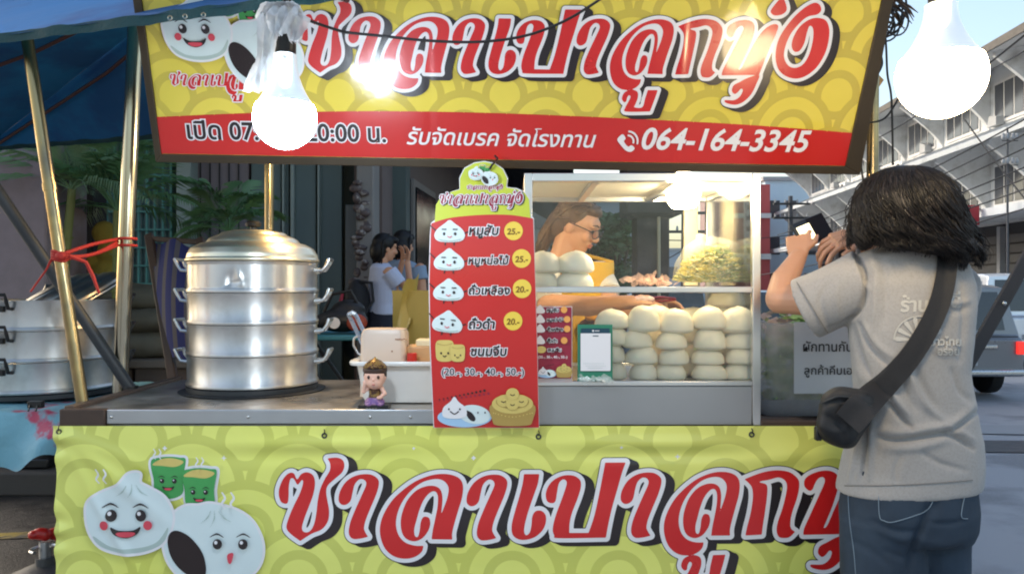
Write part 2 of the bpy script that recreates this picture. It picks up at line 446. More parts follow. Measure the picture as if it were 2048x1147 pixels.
def sheet(x, y): return Vector((x, y, gz(x, y)+.006))
def gz(x, y):
    i = max(k for k in range(len(xs)-1) if xs[k] <= x); j = max(k for k in range(len(ys)-1) if ys[k] <= y); u, v = (x-xs[i])/(xs[i+1]-xs[i]), (y-ys[j])/(ys[j+1]-ys[j])
    return max((1-v)*((1-u)*road_z(xs[i], ys[j])+u*road_z(xs[i+1], ys[j]))+v*((1-u)*road_z(xs[i], ys[j+1])+u*road_z(xs[i+1], ys[j+1])), road_z(x, y) if v > .5 else -9)
pt.grid(lambda u, v: sheet(3.2+8*u, 6.6-.5*u+.9*v+.12*noise.noise(Vector((u*9, v*3, 2)))), 60, 12)
pt.build('road_patch', mat('dark_road_patch', (48, 47, 48), .45, 0, .25, 9, .3, 90, .003), kind='structure')
cv = MB(); cv.grid(lambda u, v: sheet(3.9+7*u, 8.0-.6*u+1.0*v+.15*noise.noise(Vector((u*7, v*3, 5))))+Vector((0, 0, .004)), 60, 12)
cv.build('road_ridge', mat('pale_concrete', (134, 136, 138), .7, 0, .15, 8, .3, 60, .004), kind='structure', bevel=.03)

# ------------------------------------------------------------------ left arcade building (front wall, arcade roof) and passage wall
wall_t = mat('dark_teal_wall', (92, 110, 112), .55, 0, .2, 2, .2, 20, .004)
wall_g = mat('grey_green_trim', (140, 154, 152), .55, 0, .15, 4)
wall_m = mat('mauve_grey_shutter', (124, 116, 124), .5, 0, .15, 3)
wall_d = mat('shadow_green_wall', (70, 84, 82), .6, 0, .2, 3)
wall_p = mat('pinkish_grey_render', (136, 124, 128), .85, 0, .2, 12, .5, 60, .004)
turq = mat('turquoise_paint', (70, 132, 128), .55, 0, .15, 5)
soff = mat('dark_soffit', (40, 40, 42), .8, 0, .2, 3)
B = empty('shop_building', (-3.2, 7.2, .154), 'dark teal shopfront with grey pilasters behind the steamer', 'building')
FY = 7.2
def fx(px, y=FY): return (px-CX)/FPX*y
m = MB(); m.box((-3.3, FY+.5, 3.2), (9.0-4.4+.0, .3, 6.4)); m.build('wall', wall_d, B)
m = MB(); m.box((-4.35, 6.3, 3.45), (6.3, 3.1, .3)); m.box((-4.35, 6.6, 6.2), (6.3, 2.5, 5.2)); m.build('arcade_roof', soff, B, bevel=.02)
def panel(name, p0, p1, mt, dy=0, z0=.16, z1=3.3, th=.08, par=B):
    k = MB(); a, b = fx(p0, FY-dy), fx(p1, FY-dy); k.box(((a+b)/2, FY-dy+th/2, (z0+z1)/2), (b-a-.004, th, z1-z0)); return k.build(name, mt, par, bevel=.006)
panel('pilaster', 352, 382, wall_g, .16, th=.4)
panel('shutter', 384, 498, wall_m, .0)
panel('door_panel', 502, 562, wall_t, .05)
panel('trim', 563, 568, wall_g, .09)
panel('door_panel', 570, 578, wall_t, .03)
panel('trim', 580, 588, wall_g, .09)
panel('door_panel', 590, 632, wall_t, .04)
panel('trim', 634, 639, wall_g, .09)
panel('door_panel', 641, 684, wall_t, .02)
panel('notice_panel', 690, 716, mat('grey_board', (98, 104, 106), .6, 0, .15, 8), .1, z0=.8, z1=2.0)
dw = MB()
for k in range(5): dw.box((fx(402+k*19), FY-.012, 1.7), (.006, .02, 3.0))
dw.build('shutter_seam', soff, B)
# turquoise grille door with a grid of bars, at the left
panel('grille_backing', 200, 345, mat('dim_glass', (64, 96, 100), .3, 0, .4, 6), .02, z0=.2, z1=3)
gr = MB()
for px in range(188, 350, 16): gr.box((fx(px), FY-.06, 1.6), (.018, .018, 2.8))
for z in np.arange(.5, 2.9, .16): gr.box((fx(268), FY-.08, z), (fx(348)-fx(186), .014, .014))
gr.build('grille', turq, B)
gr = MB(); gr.box((fx(166), FY-.1, 1.6), (.12, .1, 3.0)); gr.build('door_frame', turq, B, bevel=.01)
# right corner column, lintel and the wall that runs away along the pavement
Cc = empty('corner_column', (-1.3, 6.9, .154), 'pale grey square column beside the two students', 'column')
m = MB(); m.box((-1.25, 6.95, 1.8), (.15, .3, 3.3)); m.build('shaft', mat('pale_grey_paint', (128, 124, 120), .7, 0, .12, 5), Cc, bevel=.012)
m = MB(); m.box((-1.25, 6.95, .25), (.19, .34, .2)); m.build('base', wall_g, Cc, bevel=.01)
SB = empty('shop_building', (-.7, 14, .154), 'dark shop wall running away behind the menu board', 'building')
def sidept(s, z, o=0): return Vector((-1.16+.079*s+o, 7.15+s, z))
m = MB(); m.prism([sidept(0, .16), sidept(20, .16), sidept(20, 6.5), sidept(0, 6.5)], (-.25, 0, 0)); m.build('wall', mat('brown_grey_wall', (104, 92, 88), .8, 0, .2, 4), SB)
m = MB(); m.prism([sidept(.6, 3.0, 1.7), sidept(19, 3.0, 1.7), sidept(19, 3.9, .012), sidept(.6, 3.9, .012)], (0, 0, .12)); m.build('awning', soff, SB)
for s0 in (1.2, 4.2, 8.0):
    m = MB(); m.prism([sidept(s0, .9, .01), sidept(s0+1.3, .9, .01), sidept(s0+1.3, 2.4, .01), sidept(s0, 2.4, .01)], (.03, 0, 0)); fr = m.build('window', mat('window_trim_grey', (120, 116, 112), .6, 0, .1, 5), SB)
    m = MB(); m.prism([sidept(s0+.08, .98, .045), sidept(s0+1.22, .98, .045), sidept(s0+1.22, 2.32, .045), sidept(s0+.08, 2.32, .045)], (.012, 0, 0)); m.build('pane', mat('dark_window', (26, 30, 34), .15, 0, .2, 3), fr)
# pinkish column far left and a dark post behind the leaning pole
pc = empty('arcade_column', (-3.1, 5.3, .154), 'pinkish grey rendered column at the far left', 'column')
m = MB(); m.box((-3.28, 5.35, 1.75), (.62, .5, 3.2)); m.build('shaft', wall_p, pc, bevel=.015)
m = MB(); m.box((-3.28, 5.35, .3), (.68, .56, .28)); m.build('plinth', kerbm, pc, bevel=.01)
dp = empty('dark_post', (-2.9, 5.8, .154), 'narrow black post behind the leaning yellowed pole', 'post')
m = MB(); m.box((-3.17, 6.0, 1.75), (.17, .2, 3.2)); m.build('shaft', mat('blackened_timber', (26, 24, 26), .7, 0, .3, 8), dp, bevel=.01)
m = MB(); m.box((-3.17, 6.0, .21), (.26, .3, .1)); m.build('foot', kerbm, dp, bevel=.01)
tp = MB(); tp.box((fx(75, 6.2), 6.25, .72), (.26, .12, 1.1)); tp.box((fx(75, 6.2), 6.18, 1.28), (.28, .05, .05)); tp.box((fx(75, 6.2), 6.18, .35), (.28, .05, .05))
tag(tp.build('painted_panel', turq, bevel=.01), 'low turquoise panel left of the leaning yellowed pole', 'panel')

# planter wall with grey sacks
pl = empty('planter_wall', (-2.7, 5.6, .154), 'low brown stone planter wall left of the steamer', 'planter')
m = MB()
for k in range(4):
    for j in range(3): m.box((-3.25+.45*k+(.2 if j % 2 else 0), 5.65, .26+.19*j), (.43, .45, .18))
m.build('blocks', mat('brown_stone', (84, 72, 64), .85, 0, .25, 7, .5, 40, .006), pl, bevel=.02)
m = MB(); m.box((-2.52, 5.65, .75), (1.95, .52, .06)); m.build('coping', mat('coping_stone', (102, 92, 82), .8, 0, .2, 9), pl, bevel=.012)
sackm = mat('grey_sackcloth', (104, 98, 84), .9, 0, .2, 18, .6, 90, .004)
def sack(c, r, rz, lab, mt=sackm, nm='sack', cat='sack'):
    random.seed(int(c[0]*1000)); m = MB()
    M = Matrix.Rotation(rz, 3, 'Z')
    m.ell((0, 0, 0), r, 28, 16)
    vs = []
    for v in m.v:
        s = Vector((abs(v.x/r[0])**.7*math.copysign(r[0], v.x), abs(v.y/r[1])**.8*math.copysign(r[1], v.y), v.z))
        s += s.normalized()*noise.noise(s*9+Vector(c)*5)*.03
        vs.append(M @ s+Vector(c))
    m.v = vs
    e = Vector((r[0]*1.0, 0, 0)); q = M @ e+Vector(c)
    m.tube([q-M @ Vector((.03, 0, 0)), q+M @ Vector((.02, 0, .01)), q+M @ Vector((.06, 0, .02))], [.05, .02, .045], 10)
    return tag(m.build(nm, mt), lab, cat)
sack((-2.62, 5.62, .87), (.36, .2, .1), .1, 'grey sack at the bottom of the pile on the planter')
sack((-2.56, 5.62, 1.04), (.33, .19, .09), -.15, 'grey sack in the middle of the pile on the planter')
sack((-2.66, 5.6, 1.2), (.28, .17, .09), .25, 'grey sack on top of the pile on the planter')
m = MB()
for k, (dx, dz, r) in enumerate([(0, 0, .12), (.03, .17, .10), (-.02, .3, .085), (.07, .26, .05), (-.09, .1, .06), (.09, .08, .06)]): m.ell((-2.78+dx, 5.5, 1.34+dz), (r, r*.8, r), 16, 10)
tag(m.build('plush_bundle', mat('mustard_plush', (150, 128, 50), .95, 0, .2, 30, .6, 120, .006), bake=(.012, 3)), 'mustard yellow plush bundle on the sacks behind the poles', 'plush bundle')

# ------------------------------------------------------------------ potted palms
leafm = mat('palm_leaf', (84, 122, 80), .32, 0, .4, 6)
leafp = mat('palm_leaf_pale', (110, 140, 100), .45, 0, .3, 6)
stemm = mat('palm_stem', (110, 116, 60), .6, 0, .2, 9)
potm = mat('clay_pot', (96, 70, 56), .8, 0, .2, 8)
def palm(base, h, seed, nfr, lab, leaf, L=.8, stem=.03, lean=0, spread=1.):
    rd = random.Random(seed); b = Vector(base)
    t = empty('palm_plant', b, lab, 'palm', 'potted palms in front of the dark shopfront')
    m = MB(); m.lathe([(0, 0), (.13, 0), (.17, .28), (.19, .3), (.19, .33), (.16, .33), (.15, .29), (0, .29)], b, 24); m.build('pot', potm, t)
    top = b+Vector((lean, 0, h)); m = MB()
    m.tube([b+Vector((0, 0, .28)), b+Vector((lean*.3, 0, h*.5)), top], [stem*1.3, stem, stem*.7], 10)
    for k in range(5):
        zz = .35+(h-.4)*k/5; m.tube([b+Vector((lean*zz/h*.8, 0, zz)), b+Vector((lean*zz/h*.8, 0, zz+.012))], stem*1.35, 10)
    m.build('trunk', stemm, t)
    for i in range(nfr):
        a = 2*math.pi*(i+rd.random()*.7)/nfr; el = rd.uniform(.3, 1.25); l = L*rd.uniform(.75, 1.15)
        d = Vector((math.cos(a)*math.cos(el)*spread, math.sin(a)*math.cos(el)*.7, math.sin(el)))
        pts = []
        for k in range(9):
            u = k/8; p = top+d*l*u+Vector((0, 0, -.5*l*u*u*(1.1-.3*math.sin(el)))); pts.append(p)
        m = MB(); m.tube(pts, [.008*(1-.8*k/8) for k in range(9)], 5)
        for k in range(26):
            u = .2+.8*k/25; q = u*8; j = min(int(q), 7); p = pts[j].lerp(pts[j+1], q-j); tg = (pts[j+1]-pts[j]).normalized()
            for sgn in (-1, 1):
                sd_ = tg.cross(Vector((0, 0, 1))); sd_ = sd_.normalized() if sd_.length > .01 else Vector((1, 0, 0))
                ll = l*.36*math.sin(math.pi*min(.25+.75*u, .97))*rd.uniform(.8, 1.2)+.05
                dr = (sd_*sgn*.8+tg*.75+Vector((0, 0, .1))).normalized()
                e = p+dr*ll+Vector((0, 0, -.35*ll)); mid = p+dr*ll*.5+Vector((0, 0, -.04*ll)); wv = tg*.0075
                m.add([p, mid-wv, mid+wv+Vector((0, 0, .004)), e], [(0, 1, 2), (1, 3, 2)])
        m.build('frond', leaf, t, smooth=0)
    return t
palm((-2.98, 4.95+.25, .154), 1.75, 3, 11, 'tall palm with green cane stem left of the leaning pole', leafp, .75, .035, .12)
palm((-2.62, 5.3, .154), 1.62, 8, 15, 'dark feathery palm between the two metal poles', leafm, .8)
palm((-1.95, 5.5, .154), 1.5, 21, 13, 'dark palm just right of the upright metal pole', leafm, .62, spread=.8)

# folded striped deck chair leaning on the planter
stripe = bpy.data.materials.new('blue_striped_canvas'); stripe.use_nodes = True
n_ = NT(stripe); b_ = stripe.node_tree.nodes['Principled BSDF']; sx_ = n_.new('ShaderNodeSeparateXYZ'); n_.link(n_.new('ShaderNodeTexCoord').outputs['Object'], sx_.inputs[0])
wv_ = n_.m('SINE', n_.m('MULTIPLY', n_.m('ADD', sx_.outputs[0], n_.m('MULTIPLY', sx_.outputs[2], .28)), 95.0))
n_.link(n_.mix(n_.m('GREATER_THAN', wv_, .35), lin((44, 50, 104)), lin((92, 88, 92))), b_.inputs['Base Color']); b_.inputs['Roughness'].default_value = .85
dc = empty('deck_chair', P(345, 760, 4.2), 'folded deck chair in blue striped canvas beside the steamer', 'deck chair')
m = MB(); A0, A1, B0, B1 = P(305, 480, 4.5), P(392, 488, 4.4), P(345, 720, 4.0), P(455, 720, 3.95)
m.grid(lambda u, v: (A0.lerp(A1, u)).lerp(B0.lerp(B1, u), v)+Vector((0, -.05*math.sin(math.pi*v)-.02*math.sin(math.pi*u), -.02*math.sin(u*9+v*4))), 16, 16)
m.build('canvas', stripe, dc, smooth=180)
for a, b in ((A0+Vector((-.02, 0, .03)), P(352, 790, 3.95)), (A1+Vector((.02, 0, .03)), P(470, 790, 3.9))):
    m = MB(); m.bar(a, b, .045, .03, (0, 1, 0)); m.build('rail', mat('dark_wood', (62, 46, 36), .6, 0, .25, 12), dc, bevel=.005)
m = MB(); m.bar(A0+Vector((-.03, 0, .01)), A1+Vector((.03, 0, .01)), .04, .03); m.build('crossbar', MATS['dark_wood'], dc, bevel=.005)
m = MB()
for px in (352, 470): m.bar(P(px, 786, 3.93), Vector((P(px, 786, 3.93).x, 5.05, .16)), .04, .03)
m.build('leg', MATS['dark_wood'], dc)

# ------------------------------------------------------------------ things on the pavement behind the counter
bl = empty('folding_table', P(690, 690, 4.5), 'teal topped folding table behind the white tub', 'table')
m = MB(); m.box(P(690, 672, 4.6)+Vector((0, .1, 0)), (.62, .5, .03)); m.build('table_top', mat('teal_sheet', (58, 124, 140), .5, 0, .2, 5), bl, bevel=.008)
for s in (-1, 1):
    m = MB(); c0 = P(690, 676, 4.6)
    m.tube([c0+Vector((.28*s, -.1, 0)), Vector((c0.x-.28*s, 4.5, .16))], .012, 8); m.tube([c0+Vector((.28*s, .3, 0)), Vector((c0.x-.28*s, 4.9+.1, .16))], .012, 8); m.build('leg', dark_steel, bl)
sb = empty('shoulder_bag', P(680, 662, 4.6), 'black and orange sports bag on the teal folding table', 'bag')
m = MB(); q = P(685, 640, 4.62); m.ell(q, (.15, .11, .07), 20, 12); m.ell(q+Vector((.03, .02, .06)), (.1, .08, .06), 16, 10); m.ell(q+Vector((-.1, 0, -.01)), (.08, .09, .05), 16, 10); m.build('body', mat('black_nylon', (24, 24, 26), .55, 0, .25, 20, .5, 40, .006), sb, bake=(.012, 3))
m = MB(); m.ell(q+Vector((.1, -.09, -.01)), (.06, .03, .05), 14, 8); m.build('pocket', mat('orange_nylon', (150, 62, 40), .6, 0, .2, 15), sb)
m = MB(); m.lathe([(0, .0), (.032, 0), (.032, .006), (0, .008)], q+Vector((-.02, -.12, -.01)), 20, (0, -1, 0)); m.build('badge', W_, sb)
m = MB(); m.tube([q+Vector((-.1, -.03, .05)), q+Vector((-.05, -.04, .15)), q+Vector((.05, -.02, .17)), q+Vector((.1, 0, .07))], .01, 8); m.build('handle', MATS['black_nylon'], sb)
hg = empty('hanging_bundle', P(722, 430, 6.2), 'tall hanging bundle of packets in front of the grey column', 'hanging bundle')
m = MB(); rd = random.Random(4)
for k in range(26):
    z = 2.15-k*.042; m.ell((fx(722, 6.8)+rd.uniform(-.05, .05), 6.8+rd.uniform(-.03, .03), z), (rd.uniform(.03, .06), .03, rd.uniform(.02, .05)), 10, 6)
m.build('packets', mat('mixed_packets', (86, 74, 72), .5, 0, .5, 30, second=(150, 142, 136), sscale=14, slo=.55, shi=.6), hg)
m = MB(); m.tube([(fx(722, 6.8), 6.83, 3.28), (fx(722, 6.8), 6.83, 1.05)], .008, 6); m.box((fx(722, 6.8), 6.83, .75), (.09, .05, .7)); m.build('string', mat('dark_red_cord', (84, 40, 40), .7), hg)
yb = empty('yellow_bin', P(852, 700, 4.3), 'translucent yellow plastic crate behind the menu board', 'crate')
m = MB(); a = P(838, 575, 4.3); m.lathe([(0, 0), (.22, 0), (.225, .02), (.23, .60), (.235, .63), (.22, .63), (.21, .05)], (a.x+.04, 4.62, .62), 4, sx=1, sy=.8); m.build('body', mat('yellow_plastic', (196, 176, 96), .5, 0, .1, 4, trans=.1), yb)
m = MB(); m.box((a.x+.04, 4.62, .39), (.32, .3, .45)); m.build('stand', mat('dark_crate', (52, 50, 50), .7), yb, bevel=.01)
fl = MB(); q = P(806, 572, 4.5); fl.grid(lambda u, v: q+Vector((u*.09-.05*v, .05*math.sin(v*3), -v*.28+.08*u+.02*math.sin(u*6))), 8, 8); 
o = fl.build('flap', MATS['yellow_plastic'], yb, smooth=180)

# utility pole seen through the glass case
up = empty('concrete_pole', (1.16, 6.6, 0), 'thick dark square pole seen through the glass case', 'pole')
m = MB(); m.box((1.14, 6.6, .9), (.27, .26, 1.9)); m.build('shaft', mat('dark_concrete', (66, 60, 58), .85, 0, .25, 5, .5, 40, .006), up, bevel=.015)
m = MB(); m.box((1.14, 6.6, 2.15), (.46, .4, .6)); m.box((1.14, 6.6, 1.86), (.36, .32, .06)); m.build('cap', mat('dark_brown_board', (58, 52, 44), .8, 0, .2, 6), up, bevel=.02)
m = MB(); m.tube([(1.19, 6.46, .2), (1.185, 6.46, 1.9)], .014, 8); m.build('conduit', mat('pale_conduit', (170, 158, 130), .5), up)

# ------------------------------------------------------------------ right-hand shophouse row
DR = Vector((.079, 1, 0)).normalized(); NR = Vector((-DR.y, DR.x, 0)); RB0 = Vector((15.3+.079*22, 22, 0))
def RB(s, o, z): return RB0+DR*s+NR*o+Vector((0, 0, z-.3))
plaster = mat('weathered_white_plaster', (204, 206, 208), .85, 0, .15, 1.2, .2, 8, .02, stretch=(1, 1, .3), second=(146, 144, 140), sscale=1.4, slo=.5, shi=.8)
plaster2 = mat('grey_plaster', (164, 166, 168), .85, 0, .15, 1.5)
awn = mat('pale_awning_sheet', (206, 212, 216), .6, 0, .1, 3, stretch=(1, 8, 1), second=(150, 156, 160), sscale=1.5, slo=.55, shi=.8)
roofm = mat('grey_roof_tile', (120, 116, 112), .85, 0, .3, 4, .5, 9, .05)
winf = mat('white_window_frame', (214, 214, 214), .6, 0, .08, 4)
wing = mat('dark_window_glass', (72, 76, 84), .15, 0, .3, .8)
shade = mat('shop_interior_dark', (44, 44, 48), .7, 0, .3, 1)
LEN, BAY = 30.0, 3.75
SH = empty('shophouse_row', RB(10, 0, 0), 'long white three-storey shophouse row with awnings, right side', 'building')
m = MB(); m.prism([RB(0, -8, 3.9), RB(0, 0, 3.9), RB(0, 0, 9.6), RB(0, -4, 11.2), RB(0, -8, 9.6)], DR*LEN); m.build('wall', plaster, SH)
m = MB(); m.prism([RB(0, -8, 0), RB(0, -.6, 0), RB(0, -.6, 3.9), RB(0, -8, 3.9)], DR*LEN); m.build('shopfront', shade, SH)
m = MB(); m.prism([RB(-.3, 2.6, 3.75), RB(-.3, -.5, 3.95), RB(-.3, -.5, 4.15), RB(-.3, 2.6, 4.0)], DR*(LEN+.3)); m.build('canopy', awn, SH)
m = MB(); m.prism([RB(-.3, 2.3, 6.2), RB(-.3, .004, 7.2), RB(-.3, .004, 7.32), RB(-.3, 2.36, 6.36)], DR*(LEN+.3)); m.build('awning', awn, SH)
m = MB(); m.prism([RB(-.3, 2.0, 9.15), RB(-.3, -4, 11.5), RB(-.3, -4, 11.7), RB(-.3, 2.1, 9.35)], DR*(LEN+.3)); m.build('roof', roofm, SH)
m = MB(); m.prism([RB(-.3, 1.95, 9.14), RB(-.3, .004, 9.5), RB(-.3, .004, 9.6), RB(-.3, 1.95, 9.2)], DR*(LEN+.3)); m.build('soffit', plaster2, SH)
def fin(z0, z1, dep, s):
    k = MB(); poly = [RB(s, .006, z0), RB(s, .006, z1)]; poly.append(RB(s, dep, z1-.12)); poly.append(RB(s, dep, z1-.35))
    for i in range(7):
        t = i/7; a = t*math.pi/2; poly.append(RB(s, dep*(1-math.sin(a))+.02, z0+(z1-.4-z0)*(1-math.sin(a)*.35-.65*t)))
    k.prism(poly, DR*.16); return k.build('fin', plaster, SH)
for k in range(46):
    m = MB(); s = k*.66; m.prism([RB(s, 2.31, 6.362), RB(s, .02, 7.325), RB(s, .02, 7.36), RB(s, 2.31, 6.40)], DR*.05); m.build('awning_rib', plaster2, SH, smooth=0)
for k in range(30):
    rdk = random.Random(k); s = k+rdk.uniform(0, .6); z = 4.2 if k % 2 else 7.35; m = MB(); m.prism([RB(s, .02, z), RB(s+rdk.uniform(.3, .7), .02, z), RB(s+.5, .02, z+rdk.uniform(.2, .6)), RB(s, .02, z+.3)], NR*.3)
    if k % 3 == 0: m.build('ledge_box', plaster2, SH, smooth=0)
nb = int(LEN/BAY)
for k in range(nb+1):
    s = k*BAY; fin(7.25, 9.45, 1.7, s); fin(4.1, 6.6, 1.9, s)
for k in range(nb):
    s = k*BAY
    for z0, z1 in ((7.45, 8.95), (4.45, 6.0)):
        f = MB()
        a, b = s+.7, s+3.4
        f.prism([RB(a, .004, z0), RB(b, .004, z0), RB(b, .004, z1), RB(a, .004, z1)], NR*.05)
        fo = f.build('window', winf, SH)
        g_ = MB(); n4 = 4
        for j in range(n4):
            u0 = a+.08+j*(b-a-.08)/n4; u1 = u0+(b-a-.08)/n4-.1
            g_.prism([RB(u0, .056, z0+.1), RB(u1, .056, z0+.1), RB(u1, .056, z1-.1), RB(u0, .056, z1-.1)], NR*.02)
        g_.build('pane', wing, fo, smooth=0)
    f = MB(); f.prism([RB(s+.1, -.58, .3), RB(s+.32, -.58, .3), RB(s+.32, -.58, 3.8), RB(s+.1, -.58, 3.8)], NR*.2); f.build('pillar', plaster2, SH)
    f = MB()
    for j in range(9): f.prism([RB(s+.5, -.57, .3+j*.36), RB(s+3.5, -.57, .3+j*.36), RB(s+3.5, -.57, .6+j*.36), RB(s+.5, -.57, .6+j*.36)], NR*.03)
    f.build('roller_shutter', mat('slate_shutter', (62, 66, 74), .5, .2, .2, 3), SH, smooth=0)
for s, z in ((13.2, 6.75), (17.0, 4.7), (20.6, 6.8), (24.5, 4.75)):
    f = MB(); c = RB(s, .9, z); Rm = Matrix((NR, DR, Vector((0, 0, 1)))).transposed()
    f.box(c, (.35, .8, .6), Rm); ac = f.build('air_conditioner', mat('ac_white', (206, 206, 204), .5), SH, bevel=.02)
    f = MB(); f.lathe([(.22, 0), (.24, .01), (.24, .03), (.05, .03)], c+NR*.176, 20, tuple(NR)); f.build('fan_grille', dark_steel, ac)
# red shop sign under the canopy, fixed to the facade
rs = empty('shop_sign', P(1935, 430, 26), 'small dark red shop sign beside the customer hair', 'sign')
m = MB(); c = P(1930, 430, 25); m.box(c, (.85, .12, .62)); m.build('panel', mat('dull_red_sign', (170, 40, 52), .5, 0, .1, 3), rs, bevel=.02)
m = MB(); m.bar(c+Vector((.4, .06, .2)), c+Vector((1.6, 1.2, .2)), .05, .05); m.build('bracket', dark_steel, rs)
ar = Art(lambda u, v, l: P(u, v, 24.93-.002*l), 1.0); ar.stroke([(1921, 424), (1933, 426)], 1.5, W_); ar.stroke([(1924, 434), (1945, 436)], 2.2, W_); ar.build('lettering', rs)

# far buildings at the end of the street
blueb = empty('blue_building', (18.5, 54, 0), 'pale blue building at the far end of the row', 'building')
m = MB(); m.box((20.0, 58, 4.1), (5.2, 6, 9)); m.build('wall', mat('pale_blue_wall', (196, 222, 238), .8, 0, .1, .6), blueb)
m = MB(); m.box((20.0, 58, 8.7), (5.6, 6.4, .25)); m.build('roof', plaster2, blueb)
for k in range(4):
    for j in range(3):
        m = MB(); m.box((18.0+k*1.25, 54.98, 1.6+j*2.5), (.8, .05, 1.2)); m.build('window', wing, blueb)
redb = empty('red_building', (15, 50, 0), 'red and white painted shop building seen right of the glass case', 'building')
m = MB(); m.box((15.3, 54, 3.7), (2.3, 6, 8.2)); m.build('wall', mat('faded_red_wall', (182, 88, 88), .8, 0, .15, .8), redb)
m = MB(); m.box((13.8, 54.2, 3.5), (.7, 6, 7.8)); m.build('side_wall', mat('pinkish_brown_wall', (150, 120, 116), .8, 0, .15, 1), redb)
m = MB(); m.box((15.3, 50.9, 3.2), (2.34, .2, .35)); m.box((15.3, 50.9, 5.8), (2.34, .2, .3)); m.build('band', plaster, redb)
m = MB(); m.box((14.9, 50.6, 4.6), (.4, .3, 4.6)); vs_ = m.build('vertical_sign', mat('white_sign', (210, 212, 214), .5), redb)
m = MB()
for k in range(6): m.box((14.9, 50.44, 2.9+k*.68), (.22, .03, .3))
m.build('mark', wing, vs_)
fb = empty('grey_building', (6, 70, 0), 'hazy grey building low at the end of the street', 'building')
m = MB(); m.box((12.5, 78, 2.2), (7, 6, 5)); m.build('wall', mat('far_grey_wall', (150, 160, 172), .8, 0, .15, .5), fb)
for k in range(5):
    m = MB(); m.box((9.9+k*1.3, 74.96, 2.6), (.8, .06, 1.1)); m.build('window', wing, fb)
m = MB(); m.box((12.5, 78, 4.8), (7.3, 6.3, .2)); m.build('roof', plaster2, fb)
gcb = empty('building', (.2, 30, 0), 'dull grey green building end beyond the dark shop wall', 'building')
m = MB(); m.box((.35, 33, 4.5), (2.6, 6, 9.5)); m.build('wall', mat('dull_green_grey', (112, 120, 116), .85, 0, .2, .7), gcb)
for k in range(3):
    m = MB(); m.box((.95, 29.97, 1.6+k*2.4), (.8, .06, 1.1)); m.build('window', wing, gcb)
m = MB(); m.box((.35, 33, 9.3), (3, 6.4, .2)); m.build('roof', roofm, gcb)
# left side far house seen over the vendor
lb = empty('house', (3, 34, 0), 'grey house with barred windows beyond the vendor', 'house')
m = MB(); m.box((3.6, 38, 2.4), (3.4, 6, 5.4)); m.build('wall', mat('house_grey', (150, 156, 160), .8, 0, .2, .8), lb)
for k in range(3):
    for j in range(2):
        m = MB(); m.box((2.5+k*1.05, 34.96, 1.7+2*j), (.7, .06, 1.0)); m.build('window', wing, lb)
m = MB(); m.box((3.6, 38, 5.15), (3.8, 6.4, .18)); m.build('roof', roofm, lb)

# ------------------------------------------------------------------ street trees
def tree(base, h, r, seed, lab, cm, n=2600):
    rd = random.Random(seed); b = Vector(base)
    t = empty('street_tree', b, lab, 'tree')
    m = MB(); top = b+Vector((0, 0, h*.55)); m.tube([b, b+Vector((.03, 0, h*.3)), top], [.09, .07, .05], 10)
    cl = []
    for k in range(9):
        a = rd.uniform(0, 6.28); c = b+Vector((math.cos(a)*r*rd.uniform(.2, .75), math.sin(a)*r*rd.uniform(.2, .75), h*rd.uniform(.5, .95))); cl.append((c, r*rd.uniform(.3, .5)))
        m.tube([top-Vector((0, 0, .2)), top.lerp(c, .5)+Vector((0, 0, .08)), c], [.04, .025, .01], 6)
    m.build('trunk', mat('bark', (70, 60, 52), .9, 0, .3, 14, .6, 40, .01), t)
    m = MB()
    for k in range(n):
        c, rr = rd.choice(cl); d = Vector((rd.gauss(0, 1), rd.gauss(0, 1), rd.gauss(0, 1))).normalized()*rr*rd.random()**.4
        p = c+Vector((d.x, d.y, d.z*.8)); u, v = basis((rd.gauss(0, 1), rd.gauss(0, 1), rd.gauss(0, .7)+.6)); s = rd.uniform(.05, .1)
        m.add([p-u*s, p+v*s*.45, p+u*s, p-v*s*.45], [(0, 1, 2, 3)])
    m.build('crown', cm, t, smooth=0)
foli = mat('foliage', (60, 88, 48), .6, 0, .5, 3)
tree((1.72, 13.2, -.2), 2.7, .55, 5, 'small dark green tree beyond the vendor', foli)
tree((2.4, 22, -.3), 3.6, 1.2, 9, 'bushy tree further down the street, beyond the vendor', foli)

# ------------------------------------------------------------------ power poles and wires
def power_pole(x, y, h, lab, r=1.):
    t = empty('power_pole', (x, y, -.3), lab, 'power pole', 'power poles along the street')
    m = MB(); m.tube([(x, y, -.3), (x, y, h)], [.16*r, .11*r], 8); m.build('shaft', mat('pole_concrete', (84, 86, 90), .85, 0, .2, 3), t)
    for z in (h-.4, h-1.1):
        m = MB(); m.box((x, y-.12, z), (1.8*r, .1*r, .1*r)); m.build('crossarm', dark_steel, t)
        for s in (-.8, -.3, .3, .8):
            m = MB(); m.lathe([(.03, .05), (.05, .08), (.05, .13), (.03, .16), (.045, .18), (.02, .22)], (x+s*r, y-.12, z), 10); m.build('insulator', plaster2, t)
power_pole(P(1581, 0, 40).x, 40, P(0, 392, 40).z, 'grey power pole with crossarms above the phone')
power_pole(P(1369, 0, 30).x, 30, P(0, 405, 30).z, 'dark power pole in the sky behind the glass case')
power_pole(P(2015, 0, 23).x, 23, P(0, 255, 23).z, 'thin steel power pole in front of the shophouse windows at far right', .25)
wirem = mat('black_cable', (22, 22, 24), .6)
def wire(pts, r, lab, sag=.3, nm='overhead_wire', cat='wire', group='overhead wires along the street'):
    m = MB(); a, b = pts; m.tube([Vector(a).lerp(Vector(b), k/20)+Vector((0, 0, -sag*4*(k/20)*(1-k/20))) for k in range(21)], r, 5)
    tag(m.build(nm, wirem), lab, cat, group)
